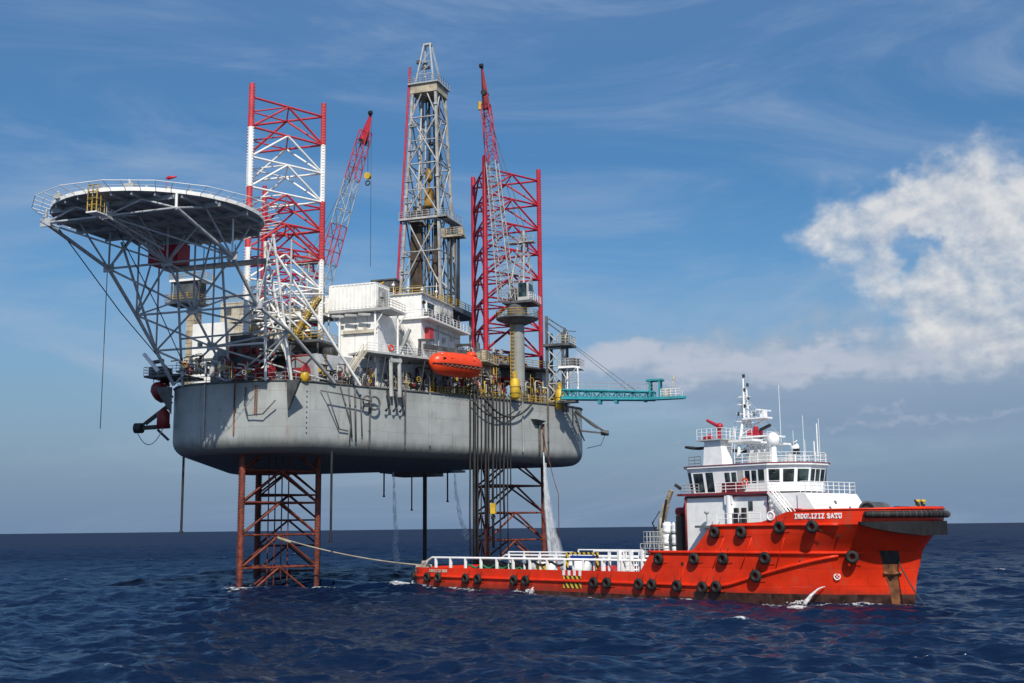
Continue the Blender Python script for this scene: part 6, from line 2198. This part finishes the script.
# funnels and fire platform
for s_ in (1, -1):
    mb = MB(BOAT); mb.prism([(48.3, s_ * 3.4), (51.0, s_ * 3.4), (51.0, s_ * 5.3), (48.3, s_ * 5.3)], 14.66, 17.5, [(48.6, s_ * 3.4), (50.8, s_ * 3.4), (50.8, s_ * 5.3), (48.6, s_ * 5.3)]); fn = mb.build('funnel', M_BWHITE, ship)
    mb = MB(BOAT); mb.box(47.8, 51.4, s_ * 4.35 - 1.4, s_ * 4.35 + 1.4, 17.5, 17.64); mb.build('funnel_top', M_GREY, fn)
    mb = MB(BOAT)
    for k in range(4):
        mb.tube([(48.2, s_ * (3.7 + k * .4), 16.9 - k * .05), (46.6, s_ * (3.7 + k * .4), 16.8), (45.6, s_ * (3.7 + k * .4), 17.0)], .17)
    mb.build('exhaust_pipe', M_BLACK, fn)
    mb = MB(BOAT); mb.rail([(47.8, s_ * 5.6, 17.64), (51.3, s_ * 5.6, 17.64), (51.3, s_ * 3.2, 17.64)], 1.2, .03, .7, 2); mb.build('handrail', M_BWHITE, ship)
    if s_ < 0:
        continue
    mb = MB(BOAT); mb.cyl((50.2, s_ * 4.6, 17.64), (50.2, s_ * 4.6, 19.1), .22, n=10); mb.cyl((50.4, s_ * 4.6, 19.0), (48.7, s_ * 4.8, 19.9), .22, .16, n=10); mb.ball((50.3, s_ * 4.6, 19.1), .40); mb.build('fire_monitor', M_CRIM, ship)
    mb = MB(BOAT); mb.cyl((48.3, s_ * 4.8, 17.7), (49.2, s_ * 4.8, 18.0), .35, n=8); mb.build('pump_motor', M_CRIM, ship)
mb = MB(BOAT); mb.box(51.4, 54.6, 2.6, 4.6, 17.2, 17.45); mb.box(51.4, 54.2, -3.6, 3.6, 17.1, 17.3); mb.rail([(51.6, 4.6, 17.45), (54.6, 4.6, 17.45)], 1.1, .03, .7, 2); mb.build('monitor_platform', M_BWHITE, ship)
# mast
class MBM(MB):
    def __init__(s, fr=BOAT):
        super().__init__(fr)

    def build(s, name, mats, parent=None, recalc=True):
        s.v = [(x - 3.4, y, 14.6 + (z - 14.6) * .90) for x, y, z in s.v]
        return super().build(name, mats, parent, recalc)


ms = MBM(BOAT)
for p, q in (((53.4, 1.2, 14.6), (53.9, .45, 20.5)), ((53.4, -1.2, 14.6), (53.9, -.45, 20.5)), ((55.6, 0, 14.6), (54.6, 0, 20.5)), ((57.4, .9, 14.6), (55.6, .4, 18.6)), ((57.4, -.9, 14.6), (55.6, -.4, 18.6))):
    ms.cyl(p, q, .22, .17, n=8)
for k in range(5):
    z = 15.4 + k * 1.1
    ms.cyl((53.45 + k * .09, 1.1 - k * .12, z), (53.45 + k * .09, -1.1 + k * .12, z + .9), .06, n=5)
    ms.cyl((53.45 + k * .09, 1.1 - k * .12, z), (55.4 - k * .16, 0, z + .9), .06, n=5)
ms.cyl((54.1, .4, 20.4), (54.1, .3, 26.0), .15, .10, n=8); ms.cyl((54.1, -.5, 20.4), (54.1, -.3, 24.6), .14, .10, n=8)
ms.cyl((53.6, 0, 20.4), (53.6, 0, 23.2), .07, n=6)
mt = ms.build('mast', M_BWHITE, ship)
ms = MBM(BOAT)
for k in range(14):
    ms.cyl((54.1, -.45, 20.6 + k * .32), (54.1, .38, 20.6 + k * .32), .04, n=4)
for z, w in ((20.4, 1.7), (21.4, 1.5), (22.6, 1.3), (23.6, .9)):
    ms.cyl((53.9, -w, z), (53.9, w, z), .06, n=5)
    ms.cyl((53.0, 0, z), (54.8, 0, z), .05, n=5)
ms.build('yard', M_BWHITE, mt)
for z, v, r in ((26.1, .3, .16), (25.0, -.4, .14), (24.3, .3, .14), (23.3, -.4, .15), (22.2, .35, .15), (21.1, 1.6, .13), (21.3, -1.5, .13)):
    ms = MBM(BOAT)
    ms.cyl((54.2, v, z), (54.2, v, z + .42), r, n=8)
    ms.build('navigation_light', M_BLACK, mt)
ms = MBM(BOAT); ms.box(54.2, 57.2, -.7, .9, 20.6, 20.8); ms.beam((54.4, 0, 19.6), (57, 0, 20.6), .2); ms.rail([(54.4, .9, 20.8), (57.2, .9, 20.8)], .8, .03, .6, 1); ms.box(56.2, 56.8, -.3, .3, 20.8, 21.6); ms.beam((56.5, -1.4, 21.7), (56.5, 1.4, 21.7), .22, .16); ms.build('radar', M_BWHITE, mt)
ms = MBM(BOAT); ms.box(54.0, 58.2, -1.6, 1.6, 18.2, 18.4); ms.cyl((54.6, 1, 16.9), (57.8, 1.2, 18.2), .12, n=6); ms.build('light_platform', M_BWHITE, mt)
ms = MBM(BOAT); ms.box(55.2, 56.6, .4, 1.5, 18.4, 19.1); ms.cyl((56.0, .9, 18.6), (56.0, .9, 19.6), .3, n=8); ms.build('signal_gear', M_CRIM, mt)
ms = MBM(BOAT); ms.cyl((56.8, 1.2, 19.1), (58.2, 1.3, 19.6), .22, n=8); ms.build('searchlight', M_BLACK, mt)
ms = MBM(BOAT)
for q in ((47.5, 5, 17.7), (47.5, -5, 17.7), (60.5, 2, 14.7), (60.5, -2, 14.7)):
    ms.cyl((54.1, 0, 23.6), q, .018, n=4)
ms.build('stay_wire', M_GREY, mt)
ms = MBM(BOAT)
for z in range(6):
    ms.cyl((53.2, 1.6, 14.7 + z * .5), (53.2, 2.2, 14.7 + z * .5), .03, n=4)
ms.cyl((53.2, 1.6, 14.6), (53.5, 1.2, 19.8), .04, n=5); ms.cyl((53.2, 2.2, 14.6), (53.5, 1.6, 19.8), .04, n=5)
ms.build('mast_ladder', M_BWHITE, mt)
# domes and aerials on the bridge roof
ms = MB(BOAT); ms.cyl((55.7, 2.2, 14.66), (55.7, 2.2, 16.9), .36, .32, n=12); ms.build('dome_pedestal', M_BWHITE, ship)
ms = MB(BOAT); ms.lathe((55.7, 2.2, 16.8), (0, 0, 1), [(0, .45), (.1, .66), (.6, .72), (1.0, .62), (1.25, .40), (1.38, .14), (1.4, .02)], 20); ms.build('radar_dome', M_BWHITE, ship)
ms = MB(BOAT); ms.cyl((57.4, .6, 14.66), (57.4, .6, 16.1), .09, n=6); ms.ball((57.4, .6, 16.5), .5); ms.lathe((57.7, .9, 17.0), (-.3, .4, .8), [(0, .1), (.1, .35), (.12, .35)], 12); ms.build('satellite_dome', M_BWHITE, ship)
ms = MB(BOAT)
for u, v, h, r in ((57.9, 1.6, 3.6, .03), (58.7, .6, 2.6, .03), (59.4, -.8, 4.4, .08), (59.3, -1.4, 5.0, .03), (56.6, -2.5, 5.6, .03), (56.2, 3.6, 3.2, .025), (52.9, -3.6, 9.5, .035), (59.6, 0.2, 2.4, .08)):
    ms.cyl((u, v, 14.66), (u, v, 14.66 + h), r, n=5)
ms.build('whip_aerials', M_BWHITE, ship)
ms = MB(BOAT); ms.cyl((58.6, 2.2, 14.66), (58.6, 2.2, 15.6), .05, n=5); ms.box(58.3, 58.9, 2.0, 2.4, 15.6, 16.2); ms.build('searchlight', M_BLACK, ship)
ms = MB(BOAT); ms.box(53, 55.6, 2.2, 3.4, 14.66, 15.9); ms.cyl((55, -2, 14.66), (55, -2, 16), .4, n=10); ms.build('roof_locker', M_GREY, ship)
# fore deck: winch humps, bollard pair
ms = MB(BOAT); ms.cyl((66.4, 1.5, 9.3), (66.4, -1.5, 9.3), 1.0, n=16); ms.torus((66.4, 1.6, 9.3), (0, 1, 0), .95, .16, 18, 6); ms.build('windlass_drum', M_DGREY, ship)
ms = MB(BOAT); ms.cyl((69.4, 1.2, 8.9), (69.4, -1.2, 8.9), .9, n=14); ms.build('windlass_drum', M_BLACK, ship)
for v in (-.55, .55):
    ms = MB(BOAT); ms.cyl((71.4, v, 9.0), (71.4, v, 10.4), .22, n=10); ms.cyl((71.4, v, 10.2), (71.4, v, 10.4), .32, n=10); ms.build('bow_bollard', M_STRIPE, ship)
# aft: cargo rails with posts
for s_ in (1, -1):
    v = s_ * 7.0
    ms = MB(BOAT)
    ms.tube([(.6, v, 2.4), (1.4, v, 3.6), (2.4, v, 4.1), (41, v, 4.15)], .15, 8)
    ms.build('cargo_rail', M_BWHITE, ship)
    for k in range(13):
        ms = MB(BOAT); ms.beam((3.2 + k * 3.1, v, 1.6), (3.2 + k * 3.1, v, 4.1), .34, .22); ms.build('rail_post', M_BWHITE, ship)
    for (u0, u1, zt) in ((17.5, 29, 4.95), (32.5, 42, 5.15)):
        ms = MB(BOAT)
        ms.cyl((u0, v - .4 * s_, zt), (u1, v - .4 * s_, zt), .11, n=6)
        ms.cyl((u0, v - .4 * s_, (zt + 3) / 2), (u1, v - .4 * s_, (zt + 3) / 2), .07, n=6)
        k = u0
        while k <= u1 + .01:
            ms.beam((k, v - .4 * s_, 1.6), (k, v - .4 * s_, zt), .22, .16); k += (u1 - u0) / 4
        ms.build('upper_rack', M_BWHITE, ship)
ms = MB(BOAT)
for u in (36.8, 38.6, 40.4):
    ms.beam((u, 6.9, 1.6), (u, 6.9, 5.3), .5, .3)
ms.cyl((42.8, 7.4, 4.6), (41.0, 7.4, 3.0), .12, n=6)
ms.build('towing_pin_frame', M_BWHITE, ship)
ms = MB(BOAT); ms.cyl((-1.3, -6.4, 1.5), (-1.3, 6.4, 1.5), .75, n=16); ms.build('stern_roller', M_DGREY, ship)
ms = MB(BOAT); ms.box(-1.0, 1.0, 5.9, 7.2, 1.6, 3.1); ms.cyl((0, 6.6, 3.0), (0, 6.6, 3.6), .3, n=10); ms.beam((.2, 7.0, 3.2), (2.2, 7.0, 4.0), .25); ms.build('stern_bitts', M_CREAM, ship)
# rescue gate on the rail
ms = MB(BOAT); ms.box(28.2, 28.5, 6.9, 7.1, 3.0, 5.0); ms.box(33.2, 33.5, 6.9, 7.1, 3.0, 5.0); ms.box(28.5, 33.2, 6.9, 7.1, 4.75, 5.0); ms.build('rescue_gate', M_STRIPE, ship)
ms = MB(BOAT); ms.box(28.9, 32.8, 6.6, 7.05, 3.95, 4.6); ms.build('rescue_net', M_BLUE, ship)

# tyres along the near side
row_names = {0: 'the low row', 1: 'the middle row', 2: 'the top row'}
TYRES = [(-.9, 1.55, 0), (2.9, 1.45, 0), (5.2, 1.45, 0), (10.9, 1.45, 0), (13.3, 1.45, 0), (20.2, 1.45, 0), (22.3, 1.45, 0), (33.9, 1.5, 0), (36.0, 1.5, 0), (40.9, 1.5, 0), (42.8, 1.5, 0), (46.4, 1.45, 0), (49.9, 1.4, 0), (51.7, 1.5, 0),
         (56.6, 2.75, 1), (43.9, 4.35, 1), (48.9, 4.45, 1), (52.8, 4.5, 1), (57.9, 4.6, 1), (66.3, 4.75, 1), (51.8, 7.3, 2), (55.3, 7.3, 2), (60.1, 7.75, 2), (63.9, 7.8, 2)]
ordn = ['first', 'second', 'third', 'fourth', 'fifth', 'sixth', 'seventh', 'eighth', 'ninth', 'tenth', 'eleventh', 'twelfth', 'thirteenth', 'fourteenth']
cnt = {0: 0, 1: 0, 2: 0}
TYRES = [t for r_ in (0, 1, 2) for t in sorted(x for x in TYRES if x[2] == r_)]
first_tyre = None
for u, z, row in TYRES:
    v = hb(u, z)
    du = hb(u + .5, z) - hb(u - .5, z)
    nrm = Vector((-du, 1.0, 0)).normalized()
    dz = (hb(u, z + .5) - hb(u, z - .5))
    c = Vector((u, v, z)) + nrm * (.36 + abs(dz) * .3)
    lab = 'black tyre fender on the near ship side, %s from the stern in %s' % (ordn[cnt[row]], row_names[row])
    cnt[row] += 1
    base = c - Vector((0, 0, .66))
    if first_tyre is None:
        first_tyre = thing('tyre_fender', lab, 'tyre fender', BOAT, tuple(base), 'tyre fenders along the ship side')
        d_ = W(BOAT, tuple(nrm)) - W(BOAT, (0, 0, 0))
        first_tyre.rotation_euler = (0, 0, 0)
        LOC[first_tyre.name] = Vector((0, 0, 0))
        m = MB(WORLD); m.torus((0, 0, .66), (0, 1, 0), .44, .24, 24, 10, 1.15); m.build('tyre', M_RUBBER, first_tyre)
        m = MB(WORLD); m.torus((0, 0, .66), (0, 1, 0), .30, .05, 16, 5); m.build('rim_bead', M_BELT, first_tyre)
        for p_, q_ in (((-.30, .1, 1.1), (-.5, .36, 1.8)), ((.30, .1, 1.1), (.5, .36, 1.8)), ((.45, .1, .5), (1.0, .36, .2))):
            m = MB(WORLD); m.cyl(p_, q_, .03, n=5); m.build('chain', M_BLACK, first_tyre)
        t = first_tyre
        parts = list(t.children)
    else:
        t = first_tyre.copy(); COL.objects.link(t)
        for ch_ in parts:
            k = ch_.copy(); COL.objects.link(k); k.parent = t
        t.location = W(BOAT, tuple(base))
    t['label'] = lab
    w = BOAT[1] * nrm.x + BOAT[2] * nrm.y
    t.rotation_euler = (0, 0, math.atan2(w.y, w.x) + math.pi / 2)

# cargo on the aft deck
def cargo(name, label, cat, mat, build, p):
    m = MB(BOAT); build(m)
    tag(m.build_at(name, mat, p), label, cat)


cargo('white_tank', 'white cylinder tank lying on the aft deck behind the rail, nearest the stern', 'tank', M_BWHITE, lambda m: (m.lathe((17, 2, 2.7), (1, 0, 0), [(0, .2), (.2, .9), (4, .9), (4.2, .2)], 14), m.box(18, 18.3, 1.2, 2.8, 1.6, 2.4), m.box(20.2, 20.5, 1.2, 2.8, 1.6, 2.4)), (19, 2, 1.6))
cargo('white_tank', 'white cylinder tank on the aft deck beside the yellow crate', 'tank', M_BWHITE, lambda m: (m.lathe((22.6, 1.6, 2.8), (1, 0, 0), [(0, .2), (.2, 1.0), (4, 1.0), (4.2, .2)], 14), m.box(23.2, 23.5, .8, 2.4, 1.6, 2.4), m.box(25.6, 25.9, .8, 2.4, 1.6, 2.4)), (24.6, 1.6, 1.6))
cargo('yellow_crate', 'yellow crate on the aft deck under the rail', 'crate', M_YEL, lambda m: (m.box(21.2, 22.4, 4.2, 5.4, 1.6, 3.3), m.box(21.1, 22.5, 4.1, 5.5, 3.3, 3.45), m.box(21.1, 22.5, 4.1, 5.5, 1.6, 1.75)), (21.8, 4.8, 1.6))
cargo('dark_skid', 'long dark equipment skid on the aft deck near the stern', 'skid', M_BELT, lambda m: (m.box(6, 15.5, -1.5, 3.8, 1.65, 2.5), m.box(7, 9, 0, 2, 2.5, 3.6), m.box(11, 14, -.5, 3, 2.5, 3.3), m.cyl((9.6, 1, 3.0), (10.8, 1, 3.0), .45, n=12)), (10.5, 1, 1.6))
cargo('blue_drum', 'blue drum on the aft deck left of the rescue gate', 'drum', M_BLUE, lambda m: m.lathe((26.9, 5, 1.6), (0, 0, 1), [(0, .5), (.6, .52), (.65, .5), (1.2, .52), (1.7, .5)], 14), (26.9, 5, 1.6))
cargo('white_basket', 'white steel cargo basket on the aft deck beside the towing pins', 'basket', M_BWHITE, lambda m: (m.rail([(34, 3, 1.7), (39, 3, 1.7), (39, -1, 1.7), (34, -1, 1.7), (34, 3, 1.7)], 2.2, .07, .8, 3), m.box(34, 39, -1, 3, 1.6, 1.75)), (36.5, 1, 1.6))
cargo('red_pump', 'red pump set on the aft deck behind the white rack', 'pump', M_RED, lambda m: (m.box(31.2, 32.6, 2, 4, 1.6, 2.6), m.cyl((31.5, 3, 2.9), (32.6, 3, 2.9), .45, n=12)), (31.9, 3, 1.6))
for k, (u0, u1, z, mt_, lab) in enumerate(((15, 28, 3.55, M_HOSE, 'black cargo hose draped along the aft rail'), (9, 20, 3.0, M_GREEN, 'green hose lying along the aft rail near the stern'))):
    m = MB(BOAT); m.tube([(u0 + (u1 - u0) * i / 24, 6.6 + .15 * math.sin(i), z + .22 * math.sin(i * 1.1) - (.9 if i in (0, 24) else 0)) for i in range(25)], .15, 7)
    tag(m.build_at('cargo_hose', mt_, (u0, 6.6, 1.6)), lab, 'hose')
# after end of the house: foam drums, small crane, winch
dr_lab = ['lowest', 'middle', 'topmost']
for k in range(3):
    m = MB(BOAT)
    for i in range(2):
        m.lathe((42.0 + i * 1.3, 4.2, 4.5 + k * 1.35), (0, 0, 1), [(0, .42), (.08, .58), (.4, .60), (.5, .54), (.8, .60), (1.15, .58), (1.25, .36), (1.32, .34)], 14)
    tag(m.build_at('raft_canister', M_BWHITE, (43, 4.2, 4.4 + k * 1.35)), 'white life raft canister pair at the aft end of the house, %s in the stack' % dr_lab[k], 'life raft', 'stacked white canisters')
t = thing('deck_crane', 'small beige knuckle crane folded upright behind the white canisters', 'crane', BOAT, (41, -1, 4.4))
m = MB(BOAT); m.cyl((38.6, 1, 1.6), (38.6, 1, 9.0), .45, n=12); m.build('post', M_CREAM, t)
m = MB(BOAT); m.beam((38.3, 1, 7.6), (39.3, 1, 10.6), .5, .7); m.beam((39.2, 1, 10.4), (40.2, 1, 12.3), .42, .5); m.build('arm', M_BEIGE, t)
m = MB(BOAT); m.cyl((38.9, 1.4, 8.0), (39.7, 1.4, 11.2), .14, n=8); m.tube([(38.0, 1.4, 7.4), (37.4, 1.4, 8.4), (38.6, 1.4, 9.8)], .10); m.build('ram', M_BLACK, t)
t = thing('towing_winch', 'dark towing winch with railings aft of the ship house', 'winch', BOAT, (43, 0, 4.4))
m = MB(BOAT); m.cyl((43.6, -2.5, 6.2), (43.6, 4.6, 6.2), 1.4, n=16); m.build('drum', M_DGREY, t)
m = MB(BOAT); m.box(42.4, 44.8, -3, -2.6, 4.4, 8.0); m.build('frame', M_BELT, t)
m = MB(BOAT); m.box(43.9, 45.4, 3.4, 5.0, 4.4, 9.2); m.build('control_cabinet', M_BELT, t)
m = MB(BOAT); m.cyl((44.3, 4, 9.2), (44.9, 4.0, 11.0), .3, n=8); m.cyl((43.4, 4, 9.7), (45.2, 4, 9.6), .5, n=8); m.build('hydraulic_motor', M_DRED, t)
m = MB(BOAT); m.rail([(40, 6.8, 4.45), (44.5, 7.2, 4.45)], 1.6, .05, .7, 2); m.rail([(39, 1, 5.6), (39, 5, 5.6), (42, 5.4, 5.6)], 1.8, .04, .6, 2); m.build('guard_rail', M_GREY, t)

# crew member on the after deck
def person(label, p, yaw, mats, fr=BOAT):
    t = thing('person', label, 'person', fr, p)
    me = bpy.data.meshes.new('body')
    J = {'pel': (0, 0, .95, .15), 'ch': (0, .02, 1.3, .17), 'nk': (0, .02, 1.48, .07), 'hd': (0, .03, 1.62, .10), 'ht': (0, .03, 1.74, .08),
         'sl': (.19, 0, 1.42, .07), 'el': (.30, .06, 1.17, .05), 'wl': (.30, .26, 1.05, .04), 'gl': (.29, .34, 1.03, .045),
         'sr': (-.19, 0, 1.42, .07), 'er': (-.28, -.02, 1.14, .05), 'wr': (-.30, .08, .90, .04), 'gr': (-.30, .10, .80, .045),
         'hl': (.10, 0, .90, .10), 'kl': (.12, .05, .50, .07), 'al': (.12, -.02, .10, .05), 'tl': (.13, .15, .04, .045),
         'hr': (-.10, 0, .90, .10), 'kr': (-.13, .03, .50, .07), 'ar': (-.14, -.03, .10, .05), 'tr': (-.15, .14, .04, .045)}
    keys = list(J)
    E_ = [('pel', 'ch'), ('ch', 'nk'), ('nk', 'hd'), ('hd', 'ht'), ('ch', 'sl'), ('sl', 'el'), ('el', 'wl'), ('wl', 'gl'), ('ch', 'sr'), ('sr', 'er'), ('er', 'wr'), ('wr', 'gr'),
          ('pel', 'hl'), ('hl', 'kl'), ('kl', 'al'), ('al', 'tl'), ('pel', 'hr'), ('hr', 'kr'), ('kr', 'ar'), ('ar', 'tr')]
    me.from_pydata([J[k][:3] for k in keys], [(keys.index(a), keys.index(b)) for a, b in E_], [])
    o = bpy.data.objects.new('body', me); COL.objects.link(o); o.parent = t
    md = o.modifiers.new('skin', 'SKIN'); md.use_smooth_shade = True
    for i, k in enumerate(keys):
        me.skin_vertices[0].data[i].radius = (J[k][3], J[k][3])
    me.skin_vertices[0].data[0].use_root = True
    sub = o.modifiers.new('sub', 'SUBSURF'); sub.levels = 1; sub.render_levels = 1
    me.materials.append(mats[0])
    LOC[t.name] = Vector((0, 0, 0))
    m = MB(WORLD); m.ball((0, .04, 1.63), .105, (.85, 1, 1.15), 10, 8); m.build('face', mats[1], t)
    m = MB(WORLD); m.lathe((0, .03, 1.68), (0, 0, 1), [(0, .17), (.02, .14), (.08, .13), (.14, .07), (.16, .01)], 12); m.build('helmet', mats[2], t)
    t.rotation_euler = (0, 0, yaw)


person('person in orange coverall and white helmet standing by the rail at the ship stern', (4.9, 5.6, 1.6), 2.4, (M_COVER, M_SKIN, M_BWHITE))

# mooring rope from the leg to the stern, with lashed end
leg_p = W(RIG, (4.2, 0.0, 6.0))
m = MB(WORLD); m.tube(catenary(W(RIG, (3.0, -2.1, 7.2)), W(BOAT, (-.6, 6.6, 3.0)), .6, 24), .10, 6)
for k in range(8):
    c = Vector(W(RIG, (3.0, -2.1, 7.2))).lerp(W(BOAT, (-.6, 6.6, 3.0)), .015 + k * .012) - Vector((0, 0, .1 + k * .04))
    m.ball(c, .24, (1.2, 1, .8), 8, 6)
tag(m.build_at('mooring_rope', M_ROPE, tuple(leg_p)), 'long pale mooring rope from the banded leg to the ship stern', 'rope')

# discharge jets and foam
def jet(label, u, z, du, w):
    v = hb(u, z)
    pts = [(u + du * (i / 8), v + .2 + w * (i / 8), z * (1 - (i / 8) ** 1.8)) for i in range(9)]
    m = MB(BOAT); rg = random.Random(int(u * 10))
    for k in range(4):
        m.tube([(p[0] + rg.uniform(-.1, .1) * (i / 4), p[1] + rg.uniform(-.1, .1) * (i / 4), p[2]) for i, p in enumerate(pts)], .04, 6, .13)
    for k in range(24):
        m.ball((pts[-1][0] + rg.gauss(-.3, .6), pts[-1][1] + rg.gauss(.1, .35), rg.uniform(.1, .45)), rg.uniform(.05, .14), (1, 1, .7), 6, 4)
    tag(m.build_at('water_jet', M_SPRAY, (u, v, 0)), label, 'water jet', None, 'stuff')


jet('curved white water jet pouring from the ship side near the bow', 63.4, 1.75, -1.2, 2.2)
jet('small water jet falling at the ship stern corner', -.9, 1.2, -.2, .5)
jet('small water jet falling amidships below the rail', 23.6, .7, -.1, .35)
